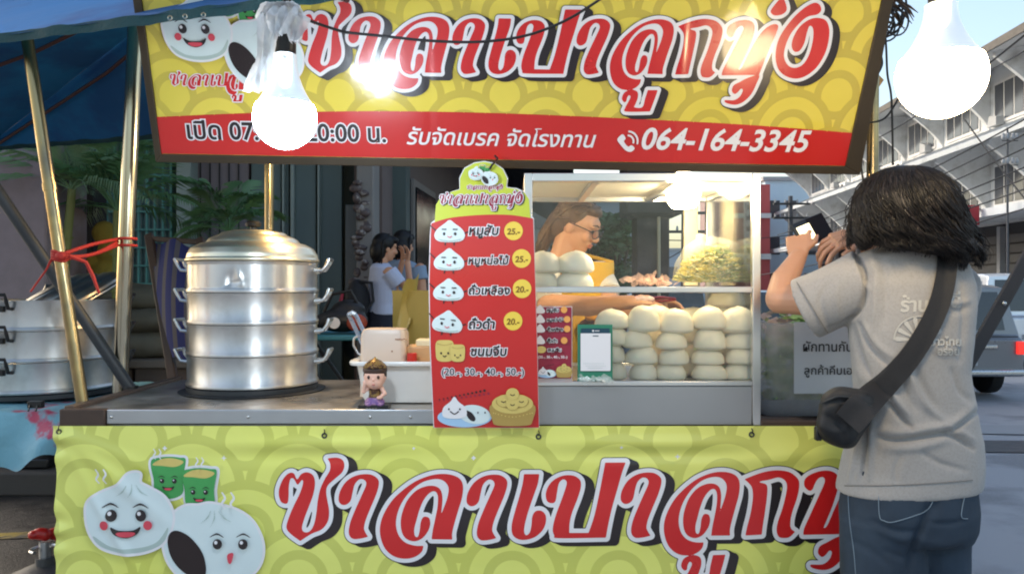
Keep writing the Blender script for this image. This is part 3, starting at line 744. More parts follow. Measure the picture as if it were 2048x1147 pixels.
WL = [((1560, 490, 42), (2120, 262, 20), 'second'), ((1560, 478, 42), (2120, 232, 20), 'upper'), ((1560, 505, 42), (2120, 330, 20), 'third'), ((1440, 560, 46), (2100, 402, 20), 'lowest')]
WL += [((1555, 470, 42), (2110, 205, 18), 'high thin'), ((1560, 500, 42), (2130, 300, 19), 'slack'), ((1600, 498, 40), (2120, 352, 18), 'thick lower'), ((1700, 300, 30), (2110, 20, 14), 'steep upper')]
for a, b, nm in WL: wire((P(*a), P(*b)), .022, nm+' cable sagging across the white shophouse row')
wire((P(1930, 240, 16), P(2090, 445, 14)), .015, 'thin stay cable slanting down to the right across the shophouses', .05)
wire((P(1960, 150, 20), P(2090, 78, 14)), .014, 'thin wire against the sky right of the large bulb', .02)
wire((P(1580, 470, 40), P(1330, 480, 30)), .02, 'wire crossing the sky behind the food case', .1)
wire((P(1330, 520, 30), P(1460, 440, 30)), .02, 'rising wire behind the glass case bulb', .05)

# ------------------------------------------------------------------ vehicles
carglass = mat('car_glass', (22, 26, 32), .08, 0, .2, 3, coat=.5)
tyre = mat('tyre_rubber', (22, 22, 23), .85, 0, .2, 20)
def vehicle(name, c, W, L, H, lab, cat, col, canopy=False, ry=0):
    """rear faces -Y; c = rear centre on the ground"""
    c = Vector(c); t = empty(name, c, lab, cat); paint = mat('%s_paint_%d' % (name, col[0]), col, .3, .3, .05, 2, coat=.6)
    def q(x, y, z): return c+Vector((x*W/2, y*L, z*H))
    ns = [(0, .2), (0, .52), (.02, .56), (.045, .97), (.1, 1.0), (.55, 1.0), (.68, .62), (.97, .52), (1, .4), (1, .2)]
    m = MB()
    rows = []
    for x, k in ((-1, .94), (-.97, .99), (-.6, 1.0), (.6, 1.0), (.97, .99), (1, .94)):
        row = []
        for y, z in ns:
            tap = 1-.16*max(0, (z-.55))/.45
            row.append(q(x*tap, y+(1-k)*.04, .2+(z-.2)*k))
        rows.append(row)
    m.loft(rows); m.build('body', paint, t, smooth=35, bevel=.02)
    def quad(nm, pts, mt, th=.015, par=t):
        k = MB(); pts = [Vector(p) for p in pts]; nn = (pts[1]-pts[0]).cross(pts[2]-pts[0]).normalized()
        k.prism([p-nn*.01 for p in pts], nn*(th+.01)); return k.build(nm, mt, par, smooth=0)
    wy = lambda z: .02+(z-.56)/.41*.025
    quad('rear_window', [q(-.76, wy(.6), .6), q(.76, wy(.6), .6), q(.7, wy(.93), .93), q(-.7, wy(.93), .93)], carglass)
    for s in (-1, 1):
        for a, b in ((.08, .28), (.31, .55)):
            p = [q(s*.985, a, .6), q(s*.985, b, .6), q(s*.87, b, .92), q(s*.87, a+.01, .92)]
            quad('side_window', p if s > 0 else p[::-1], carglass)
        k = MB(); k.box(q(s*.93, -.003, .45), (.055*W, .06, .11*H)); k.build('taillight', mat('tail_lamp_red', (190, 20, 22), .25, 0, .1, 5, emit=(255, 60, 50), es=.5), t, bevel=.01)
        for y in (.16, .82):
            k = MB(); k.lathe([(.0, -.1), (.24, -.1), (.31, -.08), (.32, 0), (.31, .08), (.24, .1), (0, .1)], q(s*.9, y, 0)+Vector((0, 0, .32)), 28, (1, 0, 0)); wo_ = k.build('wheel', tyre, t)
            k = MB(); k.lathe([(0, .02), (.1, .025), (.2, .0), (.22, .015)], q(s*.9, y, 0)+Vector((s*.1, 0, .32)), 20, (s, 0, 0)); k.build('rim', alu_dull, wo_)
    k = MB(); k.box(q(0, -.012, .24), (W*.98, .14, .09)); k.build('bumper', steel, t, bevel=.03)
    k = MB(); k.box(q(0, -.006, .33), (.42, .05, .1)); k.build('plate', plaster2, t)
    k = MB(); k.box(q(.45, -.004, .46), (.2, .04, .05)); k.build('handle', steel, t, bevel=.01)
    k = MB(); k.box(q(0, .001, .545), (W*.9, .02, .015)); k.build('seam', blackp, t)
    return t
vehicle('pickup_truck', (6.28, 11.2, -.31), 1.78, 4.6, 1.62, 'grey pickup with closed canopy and red tail lamp, right edge', 'pickup', (118, 120, 124))
vehicle('white_van', (10.1, 15.5, -.31), 1.8, 4.4, 1.85, 'white van parked beyond the grey pickup', 'van', (222, 226, 230))
vehicle('parked_car', (2.15, 17.5, -.31), 1.7, 4.2, 1.5, 'pale car seen through the glass behind the vendor', 'car', (214, 220, 226))
vehicle('parked_car', (5.9, 18.5, -.31), 1.75, 4.2, 1.5, 'dark car between the glass case and the raised phone arm', 'car', (46, 54, 66))
vehicle('parked_car', (5.4, 25, -.31), 1.75, 4.2, 1.5, 'small grey car far down the street behind the vegetable bag', 'car', (150, 164, 178))
# ------------------------------------------------------------------ cart
CF, CBK, CL, CRT = 2.37, 3.17, -1.335, 1.12       # front, back, left, right of the cart
cart = empty('food_cart', ((CL+CRT)/2, 2.77, 0), 'stainless steel food cart carrying the steamer and glass case', 'food cart')
m = MB(); m.box(((CL+CRT)/2, (CF+CBK)/2, .842), (CRT-CL, CBK-CF, .036)); m.build('deck', rust, cart, bevel=.004)
XR = .02
counter = mat('worn_counter_steel', (190, 185, 178), .36, .85, .2, 6, .2, 30, .002, second=(150, 143, 134), sscale=5, rvar=.25)
m = MB(); m.box(((CL+XR)/2, (CF+CBK)/2+.012, .883), (XR-CL-.004, CBK-CF-.03, .04)); m.build('worktop', counter, cart, bevel=.003)
m = MB(); m.box(((-1.20+XR)/2, CF+.004, .886), (XR+1.20, .016, .044)); m.box(((-1.20+XR)/2, CF+.009, .858), (XR+1.20, .010, .011)); m.build('front_rail', alu_dull, cart, bevel=.003)
m = MB()
for x in (-1.185, -.78, -.42, -.3, -.22): m.ell((x, CF-.005, .886), (.005, .004, .005), 10, 6)
m.build('rivet', steel, cart)
m = MB(); m.box((-1.268, CF+.002, .882), (.134, .03, .056)); m.build('corner_bracket', rust, cart, bevel=.004)
m = MB(); m.box((.83, CF-.002, .866), (.19, .02, .02)); m.box((.80, CF+.05, .866), (.14, .06, .02)); m.build('corner_bracket', rust, cart, bevel=.004)
m = MB(); m.bar((CL+.012, CF+.02, .909), (CL+.012, CBK, .909), .03, .012); m.build('side_rail', mat('rusty_rail', (110, 92, 80), .5, .6, .25, 12), cart, bevel=.002)
for x in (CL+.05, CRT-.05):
    for y in (CF+.06, CBK-.06):
        m = MB(); m.box((x, y, .49), (.045, .045, .66)); lg = m.build('leg', dark_steel, cart, bevel=.003)
        m = MB(); m.lathe([(0, -.02), (.05, -.02), (.065, -.015), (.065, .015), (.05, .02), (0, .02)], (x, y, .068), 20, (1, 0, 0)); m.box((x, y, .135), (.05, .05, .05)); m.build('caster', tyre, lg)
m = MB(); m.box(((CL+CRT)/2, (CF+CBK)/2+.06, .35), (CRT-CL-.06, CBK-CF-.2, .03)); m.build('shelf', dark_steel, cart)
m = MB(); m.box(((CL+CRT)/2, CBK-.03, .6), (CRT-CL-.1, .012, .45)); m.build('back_panel', alu_dull, cart)

# ------------------------------------------------------------------ lower vinyl banner
BX0, BX1, BZ1, BZ0 = (112-CX)/FPX*2.352, 1.13, .862, .16
K2 = 2.352/FPX
def wr(x, z):
    e = (BZ1-z); l = x-BX0
    d = .0045*math.sin(x*4.1+1.0)*min(1, e*5)+.003*math.sin(x*9.3+z*5)*min(1, e*6)
    for a, b, wd, am in ((.62, .04, .022, .007), (.95, .05, .018, .006), (.36, .03, .02, .005)):       # pulls running down from the corner eyelet
        q = (e-l*math.tan(a*1.1)-.01)*math.cos(a); d += am*math.exp(-(q/wd)**2)*math.exp(-((l-.16)/.16)**2)*(1 if l > 0 else 0)
    d += .006*math.exp(-((e-.055)/.02)**2)*math.exp(-((x+.55)/.28)**2)-.006*math.exp(-((e-.09)/.025)**2)*math.exp(-((x+.6)/.3)**2)
    d += .006*math.exp(-((e-.05)/.018)**2)*math.exp(-((x-.42)/.25)**2)-.007*math.exp(-((e-.085)/.02)**2)*math.exp(-((x-.42)/.3)**2)
    d += .010*math.exp(-((e-.09+.06*(x-.8))/.03)**2)*math.exp(-((x-.8)/.16)**2)
    d += .006*math.sin(z*70+2*math.sin(z*23))*math.exp(-(l/.035)**2)+.003*math.sin(e*26+x*2)*math.exp(-((x)/.7)**2)*min(1, e*3)
    d += .003*noise.noise(Vector((x*3, z*5, 2)))*min(1, e*4)
    return -d
def on_banner(u, v, l):
    x = (u-CX)*K2; z = CZ-(v-CY)*K2
    return Vector((x, 2.352+wr(x, z)-.0004*l-.0006, z))
ban = empty('vinyl_banner', (0, 2.352, BZ0), 'lime green vinyl banner with large red Thai lettering hung along the cart front', 'banner')
vin_l = scallop('lime_scallop_vinyl', (230, 230, 118), (206, 206, 100), .157, .3, .35, (214, 216, 70))
m = MB(); m.grid(lambda u, v: Vector((BX0+(BX1-BX0)*u+(.012*math.exp(-((1-v)/.06)**2)*(-1) if u == 0 else 0), 2.352+wr(BX0+(BX1-BX0)*u, BZ0+(BZ1-BZ0)*v)+.0, BZ0+(BZ1-BZ0)*v)), 300, 110)
bs = m.build('sheet', vin_l, ban, smooth=180)
for px, py in ((120, 862), (649, 870), (1077, 872), (1503, 868)):
    m = MB(); c = on_banner(px, py, 3); m.lathe([(.0042, 0), (.006, .002), (.0085, .001), (.0085, -.001)], c, 16, (0, -1, 0)); e = m.build('eyelet', dark_steel, ban)
    m = MB(); m.tube([c+Vector((0, -.003, .004)), c+Vector((.002, -.006, .012)), c+Vector((0, .0, .018))], .0016, 6); m.build('cord_tie', blackp, e)

# logo letters: outlines in the pixel frame of the lower banner
def z4(p): return [(540+x/3.413, 840+y/3.413) for x, y in p]
def z5(p): return [(1100+x/3.413, 840+y/3.413) for x, y in p]
def z3(p):
    o = []
    for x, y in p:
        tx, ty = 1200+x/2.867, y/2.867
        o.append((557+(tx-614)/.807, 1081+(ty-.025*(tx-614)-136)/.80))
    return o
SA = [(100, 570), (72, 555), (58, 510), (62, 460), (88, 400), (125, 362), (160, 362), (182, 403), (210, 368), (250, 355), (290, 375), (304, 425), (292, 505), (262, 590), (232, 670), (216, 735), (232, 762), (268, 758), (296, 715), (312, 640), (322, 550), (340, 470), (372, 400), (405, 345), (408, 300), (388, 262), (388, 262), (450, 256), (492, 272), (506, 310), (490, 355), (440, 400), (392, 445), (380, 490), (388, 550), (400, 620), (392, 690), (350, 745), (280, 775), (206, 822), (206, 822), (150, 782), (114, 742), (116, 695), (152, 600), (200, 500), (222, 430), (215, 408), (185, 440), (160, 400), (138, 400), (126, 450), (124, 520), (118, 562)]
AA = [(488, 578), (466, 552), (472, 495), (508, 430), (560, 388), (625, 368), (692, 370), (736, 400), (742, 440), (722, 510), (684, 600), (652, 680), (640, 735), (648, 762), (668, 795), (668, 795), (612, 808), (562, 808), (536, 772), (545, 700), (582, 605), (625, 510), (655, 440), (645, 408), (612, 402), (578, 435), (562, 490), (548, 548), (520, 576)]
LO = [(1048, 852), (1048, 852), (1035, 895), (985, 932), (915, 944), (845, 928), (788, 880), (756, 805), (750, 725), (775, 640), (830, 550), (900, 480), (985, 418), (1070, 380), (1150, 362), (1230, 365), (1292, 390), (1318, 440), (1312, 520), (1287, 605), (1262, 690), (1245, 760), (1246, 806), (1246, 806), (1104, 806), (1104, 806), (1112, 745), (1130, 660), (1145, 580), (1146, 510), (1125, 480), (1090, 492), (1050, 540), (1020, 610), (1000, 680), (985, 740), (990, 785), (1010, 790), (1022, 750), (1030, 690), (1050, 655), (1085, 660), (1095, 700), (1080, 750), (1040, 800), (985, 822), (930, 805), (900, 760), (892, 690), (905, 620), (940, 540), (1000, 475), (1070, 445), (1130, 445), (1165, 470), (1178, 520), (1175, 580), (1168, 640), (1168, 640), (1190, 585), (1212, 520), (1220, 460), (1200, 420), (1160, 398), (1100, 400), (1030, 425), (955, 485), (900, 560), (868, 640), (860, 715), (880, 785), (925, 832), (990, 852)]
EE = [(1733, 364), (1733, 364), (1838, 364), (1838, 364), (1828, 430), (1800, 510), (1765, 610), (1742, 690), (1734, 750), (1748, 776), (1772, 758), (1784, 710), (1790, 650), (1812, 616), (1850, 612), (1880, 640), (1882, 690), (1858, 745), (1805, 790), (1740, 808), (1688, 800), (1655, 768), (1650, 705), (1672, 615), (1702, 515), (1724, 430)]
PO = [(8, 562), (-22, 545), (-28, 490), (0, 430), (50, 390), (110, 372), (168, 378), (206, 408), (210, 455), (188, 530), (152, 620), (134, 690), (130, 762), (130, 762), (262, 762), (262, 762), (300, 650), (335, 500), (362, 360), (376, 286), (376, 286), (516, 285), (516, 285), (492, 350), (458, 470), (420, 600), (395, 710), (380, 795), (380, 795), (60, 798), (28, 778), (18, 730), (38, 645), (78, 540), (112, 440), (108, 408), (85, 402), (60, 430), (48, 490), (36, 550)]
KO = [(1326, 402), (1326, 402), (1400, 372), (1480, 348), (1560, 340), (1640, 355), (1695, 400), (1705, 450), (1690, 530), (1660, 620), (1645, 690), (1650, 740), (1678, 762), (1678, 762), (1640, 798), (1600, 805), (1565, 795), (1550, 750), (1560, 690), (1590, 600), (1615, 500), (1620, 440), (1600, 405), (1560, 390), (1500, 405), (1430, 420), (1480, 440), (1485, 500), (1470, 620), (1455, 720), (1448, 780), (1448, 780), (1335, 785), (1335, 785), (1345, 730), (1370, 630), (1385, 530), (1380, 460), (1350, 420)]
UU = [(195, 568), (182, 548), (195, 515), (235, 500), (270, 512), (275, 545), (262, 585), (258, 598), (305, 598), (318, 550), (330, 503), (330, 503), (388, 503), (388, 503), (375, 550), (352, 622), (352, 622), (212, 622), (205, 600), (222, 565), (232, 540), (222, 530), (212, 545), (208, 565)]
TH = [(778, 222), (756, 200), (760, 165), (800, 140), (855, 130), (900, 145), (913, 185), (903, 240), (878, 315), (845, 395), (845, 395), (862, 385), (895, 310), (930, 235), (968, 182), (1012, 155), (1044, 162), (1038, 205), (1016, 270), (990, 350), (968, 425), (968, 425), (752, 425), (752, 425), (756, 395), (792, 315), (828, 235), (850, 180), (840, 160), (818, 168), (802, 195), (794, 215)]
US = [(838, 528), (820, 510), (828, 480), (862, 462), (905, 440), (968, 425), (960, 470), (935, 530), (895, 572), (850, 588), (795, 578), (786, 562), (840, 562), (872, 540), (884, 508), (872, 500), (856, 518)]
DR_ = [(1048, 8), (1048, 8), (1075, 55), (1080, 85), (1055, 105), (1015, 108), (992, 90), (1005, 60)]
NG = [(1228, 46), (1262, 55), (1276, 85), (1255, 106), (1212, 114), (1175, 138), (1125, 200), (1100, 270), (1100, 330), (1130, 375), (1172, 388), (1215, 368), (1242, 315), (1252, 240), (1244, 180), (1222, 165), (1212, 200), (1205, 255), (1185, 295), (1155, 300), (1135, 270), (1140, 220), (1170, 165), (1220, 130), (1270, 124), (1315, 142), (1340, 200), (1335, 300), (1292, 390), (1222, 440), (1150, 442), (1082, 402), (1050, 325), (1058, 230), (1110, 140), (1170, 78)]
sh = lambda p, dx, dy: [(x+dx, y+dy) for x, y in p]
LO2 = [(775+(x-750)*.915, 350+(y-362)*.976) for x, y in LO]
LETTERS = [z4(SA), z4(AA), z4(LO), z4(sh(AA, 877, 0)), z4(EE), z5(PO), z5(sh(AA, 16, -14)), z5(LO2), z3(UU), z5(KO), z3(TH), z3(US), z3(DR_), z3(NG)]
LSDF = []
for l in LETTERS: LSDF.append(poly_sdf(smooth_poly(l, 5)))
def logo(place, name, parent, h=1.7, flat=True, which=range(14), grow=8.5, shadow=True, red=RL, umax=None):
    """red letters, white outline, black drop edge, each a filled shape lying on the surface"""
    sel = [LSDF[i] for i in which]
    x0 = min(b[0] for _, b in sel)-30; y0 = min(b[1] for _, b in sel)-30; x1 = max(b[2] for _, b in sel)+40; y1 = max(b[3] for _, b in sel)+40
    if umax: x1 = min(x1, umax)
    xs = np.arange(x0, x1, h); ys = np.arange(y0, y1, h); V = np.full((len(ys), len(xs)), 99.)
    for f, b in sel:
        i0, i1 = np.searchsorted(xs, (b[0]-26, b[2]+26)); j0, j1 = np.searchsorted(ys, (b[1]-26, b[3]+26))
        if i1 <= i0: continue
        X, Y = np.meshgrid(xs[i0:i1], ys[j0:j1]); V[j0:j1, i0:i1] = np.minimum(V[j0:j1, i0:i1], f(X, Y))
    a = Art(place, h, flat)
    def put(W, m, l):
        v, fc = fill_grid(W, xs, ys, flat); a._mat(m); a.mb.add([place(p, q, l) for p, q in v], [tuple(reversed(k)) for k in fc])
    if shadow:
        S = V.copy()
        for k in range(1, 7):
            dx, dy = int(round(k*2.9/h)), int(round(k*1.25/h)); T = np.full_like(V, 99.)
            T[dy:, dx:] = V[:V.shape[0]-dy or None, :V.shape[1]-dx or None]; S = np.minimum(S, T)
        put(S-grow-1.5, K_, 1)
    put(V-grow, W_, 2); put(V, red, 3)
    return a.build(name, parent)
def steam(a, x, y, s, m):
    for k in (0, 1): a.stroke([(x+k*s*.55, y), (x+s*.18+k*s*.55, y+s*.35), (x-s*.02+k*s*.55, y+s*.7), (x+s*.2+k*s*.55, y+s)], [s*.05, s*.08, s*.04], m)
def face(a, x, y, s, mouth=0, cheeks=True):
    """round eyes, brows, smile"""
    for k in (-1, 1):
        a.ell((x+k*30*s, y), (11*s, 12*s), K_); a.ell((x+k*30*s-3.5*s, y-4*s), (4*s, 4.4*s), W_)
        if cheeks: a.ell((x+k*44*s, y+20*s), (9*s, 9.5*s), CHK)
        a.stroke([(x+(k*31-16)*s, y-17*s), (x+k*31*s, y-24*s), (x+(k*31+16)*s, y-16*s)], [1*s, 2.4*s, 1*s], K_)
    if mouth == 0:
        a.poly([(x-30*s, y+22*s), (x-14*s, y+30*s), (x+14*s, y+30*s), (x+30*s, y+22*s), (x+22*s, y+38*s), (x, y+46*s), (x-22*s, y+38*s)], K_)
        a.poly([(x-19*s, y+35*s), (x, y+33*s), (x+19*s, y+35*s), (x+10*s, y+43*s), (x-10*s, y+43*s)], CHK)
    else:
        a.poly([(x-6*s, y+24*s), (x+8*s, y+20*s), (x+5*s, y+38*s), (x, y+46*s), (x-5*s, y+40*s)], CHK)
def bunpair(a, mx, my, s, wh=BUNW):
    """two steamed buns (one cut open) and two green cups; my = mapping of banner pixels"""
    T = lambda p: [(mx+(x-177)*s, my+(y-942)*s) for x, y in p]
    cups = []
    for dx, dy, r in ((0, 0, 0), (63, 22, .05)):
        cup = [(303+dx, 921+dy), (318+dx, 914+dy), (340+dx, 912+dy), (360+dx, 914+dy), (372+dx, 918+dy), (367+dx, 955+dy), (366+dx, 985+dy), (340+dx, 996+dy), (312+dx, 985+dy), (308+dx, 955+dy)]
        a.poly(T(cup), W_, grow=5*s); cups.append((dx, dy, cup))
    for dx, dy, cup in cups:
        a.poly(T(cup), GRN); a.poly(T([(306+dx, 928+dy), (322+dx, 917+dy), (345+dx, 915+dy), (368+dx, 922+dy), (352+dx, 932+dy), (325+dx, 930+dy)]), TAN)
        q = T([(338+dx, 960+dy)])[0]; face(a, q[0], q[1], .42*s, 0, False)
    bun1 = [(177, 1030), (180, 1002), (205, 983), (240, 968), (257, 948), (272, 942), (284, 945), (283, 962), (300, 972), (330, 990), (347, 1020), (346, 1050), (328, 1083), (290, 1101), (245, 1103), (205, 1090), (184, 1062)]
    bun2 = [(330, 1065), (345, 1030), (372, 1010), (400, 1008), (420, 1004), (445, 1008), (480, 1020), (508, 1042), (526, 1080), (525, 1115), (508, 1142), (470, 1165), (420, 1172), (375, 1160), (345, 1130), (332, 1100)]
    a.poly(T(bun2), W_, grow=5*s); a.poly(T(bun2), wh)
    a.poly(T(bun1), W_, grow=5*s); a.poly(T(bun1), wh)
    a.poly(T([(190, 1068), (225, 1090), (270, 1094), (315, 1082), (340, 1050), (328, 1083), (290, 1100), (245, 1102), (205, 1089)]), BUNS)
    a.poly(T([(338, 1080), (344, 1062), (360, 1058), (385, 1072), (408, 1102), (415, 1135), (408, 1152), (385, 1150), (360, 1132), (344, 1108)]), FILL)
    for p in ([(258, 968), (250, 980), (235, 990)], [(268, 965), (268, 980), (260, 992)], [(276, 966), (286, 980), (300, 988)], [(425, 1018), (418, 1032), (402, 1045)], [(432, 1018), (432, 1034), (424, 1050)], [(440, 1018), (452, 1032), (466, 1040)]):
        a.stroke(T(p), [.8*s, 1.6*s, .6*s], BUNS)
    q = T([(257, 1027)])[0]; face(a, q[0], q[1], s*.98)
    q = T([(465, 1083)])[0]; face(a, q[0], q[1], s*.85, 1, False)
    return T
logo(on_banner, 'lettering', ban, 1.7, False, umax=1775)
a = Art(on_banner, 1.8, False); bunpair(a, 177, 942, 1.0)
for x, y, s in ((201, 934, 28), (314, 894, 20), (398, 911, 20), (450, 980, 32)): steam(a, x, y, s, W_)
for x, y, s in ((337, 892, 8), (453, 912, 7), (948, 911, 8), (830, 892, 6), (1352, 909, 7), (1240, 890, 6)):
    a.poly([(x, y-s), (x+s*.2, y-s*.2), (x+s, y), (x+s*.2, y+s*.2), (x, y+s), (x-s*.2, y+s*.2), (x-s, y), (x-s*.2, y-s*.2)], W_, sm=False)
a.build('bun_drawing', ban)

# ------------------------------------------------------------------ upper sign, leaning out at the top
sgn = empty('shop_signboard', P(1010, 330, 2.42), 'large yellow and red framed signboard with Thai shop name above the cart', 'signboard')
S0 = P(1012, 314, 2.42); ROLL = math.radians(1.02)
SU = Vector((math.cos(ROLL), 0, -math.sin(ROLL))); SV = Vector((math.sin(ROLL)*.9, -.36, 1)).normalized(); SN = SU.cross(SV).normalized()
if SN.y > 0: SN = -SN
KS = 2.42/FPX                              # metres per photo pixel at the foot of the sign
def sg(u, v, l=0):
    """u right, v up in pixels from the middle of the sign's lower edge"""
    return S0+SU*(u*KS)+SV*(v*KS)+SN*(.0005*l+.002+.0022*noise.noise(Vector((u*.006, v*.009, 4)))+.0012*math.exp(-((u-335)/7)**2)-.001*math.exp(-((u+150)/9)**2)+.0006*noise.noise(Vector((u*.03, v*.01, 8))))
SW, SH_ = 690, 345
top_v = scallop('gold_scallop_vinyl', (232, 208, 82), (204, 180, 74), .122, .12, .6, (206, 190, 52))
m = MB(); m.grid(lambda a_, b_: sg((-SW-1+2*b_)*(1-a_)+(SW-10+22*b_)*a_, -6+(SH_+6)*b_)-SN*.002, 220, 60); m.build('panel', top_v, sgn, smooth=180)
m = MB(); m.prism([sg(-SW, -6)-SN*.012, sg(SW-10, -6)-SN*.012, sg(SW+10, SH_)-SN*.012, sg(-SW+2, SH_)-SN*.012], -SN*.02); m.build('backing', blackp, sgn)
m = MB(); fr = [(-SW-12, -22), (SW+20, -22), (SW+30, SH_+16), (-SW-14, SH_+16)]; inn = [(-SW+1, -6), (SW-12, -6), (SW+10, SH_), (-SW+3, SH_)]
for k in range(4):
    a_, b_ = fr[k], fr[(k+1) % 4]; c_, d_ = inn[(k+1) % 4], inn[k]
    m.prism([sg(*a_)+SN*.006, sg(*b_)+SN*.006, sg(*c_)+SN*.006, sg(*d_)+SN*.006], -SN*.05)
m.build('frame', brown_frame, sgn, smooth=0, bevel=.002)
# red strip with a curved upper edge
ar = Art(sg, 3.0, False)
top = [(-SW, 67), (-500, 78), (-250, 86), (0, 86), (250, 80), (480, 72), (SW-6, 60)]
ar.poly([(-SW, -5), (SW-12, -5), (SW-6, 60)]+[tuple(p) for p in smooth_poly(top[::-1], 8, False)]+[(-SW, 67)], R_, sm=False)
ar.stroke(top, 1.1, Y_, cell=1.5)
ar.build('red_strip', sgn)
# art in sign pixels: helper flips v so that artwork coordinates run downwards
def sgd(u, v, l): return sg(u, -v, l+4)
def sgl(u, v, l):
    """banner-logo pixels to the sign"""
    return sgd((u-557)*.768-394, (v-1081)*.785-157, l)
logo(sgl, 'lettering', sgn, 2.0, False)
a = Art(sgd, 1.6)
a.text('เปิด 07:00 - 20:00 น.', -632, -238, -26, K_, W_, .05, .02, ys=1.0)
a.text('รับจัดเบรค จัดโรงทาน', -198, 178, -23, W_, None, .04, .014, .25)
a.text('064-164-3345', 268, 602, -22, W_, None, .04, .022, .22)
a.poly([(222, -44), (230, -50), (236, -42), (233, -36), (242, -26), (248, -29), (255, -23), (249, -16), (238, -18), (226, -30), (220, -38)], W_)
for r in (12, 20): a.stroke([(240+r*math.sin(t), -38-r*math.cos(t)+2) for t in np.linspace(.1, 1.75, 7)], 1.8, W_, 1.0)
a.build('opening_hours', sgn)
a = Art(sgd, 1.6); bunpair(a, -650, -297, .74)
a.build('bun_drawing', sgn)
logo(lambda u, v, l: sgd((u-557)*.165-652, (v-1081)*.165-128, l), 'small_lettering', sgn, 4, True, range(7), 10, False)
logo(lambda u, v, l: sgd((u-1327)*.25-545, (v-1081)*.25-120, l), 'small_lettering', sgn, 3.2, True, range(7, 14), 9, False)

# ------------------------------------------------------------------ menu board hanging from the sign, standing on the cart edge
mb_ = empty('menu_board', P(968, 856, 2.335), 'tall red menu board with yellow rounded top and bun prices', 'menu board')
YB = 2.325
def mbp(u, v, l):
    d = .020*math.sin(math.pi*min(max((v-322)/534, 0), 1))-.010
    return P(u, v, YB)+Vector((0, -d-.0005*l-.0032, 0))
def lerp_edge(v): return (872+(866-872)*(v-435)/420)-10*math.sin(math.pi*min(max((v-435)/420, 0), 1))
out = [(866, 856), (860, 700), (858, 560), (860, 470), (862, 446), (870, 440), (872, 410), (882, 392), (905, 382), (919, 378), (918, 355), (928, 335), (948, 324), (968, 321), (990, 325), (1007, 337), (1016, 356), (1014, 374), (1034, 376), (1052, 384), (1060, 398), (1062, 430), (1068, 437), (1071, 560), (1075, 700), (1079, 856)]
m = MB(); n = 30
pl_, bb_ = poly_sdf(np.array(out, float)); xs = np.arange(bb_[0]-4, bb_[2]+6, 3.); ys = np.arange(bb_[1]-4, bb_[3]+6, 3.); X, Y = np.meshgrid(xs, ys); v2, f2 = fill_grid(pl_(X, Y), xs, ys, False)
m.add([mbp(a_, b_, -4) for a_, b_ in v2], [tuple(reversed(q)) for q in f2]); m.add([mbp(a_, b_, -4)+Vector((0, .005, 0)) for a_, b_ in v2], f2)
op = [mbp(a_, b_, -4) for a_, b_ in out]; k0 = len(op)
m.add(op+[p+Vector((0, .005, 0)) for p in op], [(k, k+k0, (k+1) % k0+k0, (k+1) % k0) for k in range(k0)])
m.build('board', W_, mb_, smooth=0)
a = Art(mbp, 2.2, False)
hd = [(870, 441), (872, 410), (882, 393), (905, 383), (920, 379), (920, 356), (929, 337), (948, 326), (968, 323), (989, 327), (1005, 338), (1014, 357), (1012, 375), (1033, 378), (1050, 386), (1058, 399), (1061, 436)]
a.poly(hd+[(1061, 446), (870, 446)], LIME, sm=False); a.build('yellow_header', mb_)
a = Art(mbp, 2.2, False); a.n = 1
tp_ = [tuple(p) for p in smooth_poly([(863, 447), (900, 436), (960, 430), (1020, 430), (1066, 437)], 6, False)]
a.poly(tp_+[(1070, 560), (1074, 700), (1078, 855), (868, 855), (862, 700), (860, 560)], R_, sm=False); a.build('red_face', mb_)
R_.node_tree.nodes['Principled BSDF'].inputs['Coat Roughness'].default_value = .12
a = Art(mbp, .9, False); a.n = 4; bunpair(a, 938, 334, .165)
a.build('bun_drawing', mb_)
logo(lambda u, v, l: mbp((u-557)*.127+880, (v-1081)*.145+409, l+4), 'shop_name', mb_, 4.5, False, range(14), 11, True, MAR)
logo(lambda u, v, l: mbp((u-557)*.055+934, (v-1081)*.06+379, l+4), 'shop_name', mb_, 9, False, range(14), 14, False, MAR)
rows = [('หมูสับ', 938, 998, 470, 900, 464, '25.-', 1027, 462), ('หมูหน่อไม้', 937, 1018, 528, 899, 520, '25.-', 1043, 517), ('ถั่วเหลือง', 938, 1020, 588, 898, 580, '20.-', 1044, 577), ('ถั่วดำ', 938, 990, 656, 896, 643, '20.-', 1026, 641), ('ขนมจีบ', 942, 1014, 710, 902, 702, None, 0, 0)]
for t, x0, x1, yb, bx, by, pr, qx, qy in rows+[('(20.-, 30.-, 40.-, 50.-)', 884, 1048, 749, 0, 0, None, 0, 0)]:
    a = Art(mbp, 1.0, False); a.n = 4; a.text(t, x0, x1, yb, K_, W_, .07, .03 if t[0] != '(' else .012, .12 if t[0] != '(' else 0); a.build('menu_line', mb_)
a = Art(mbp, 1.0, False); a.n = 4
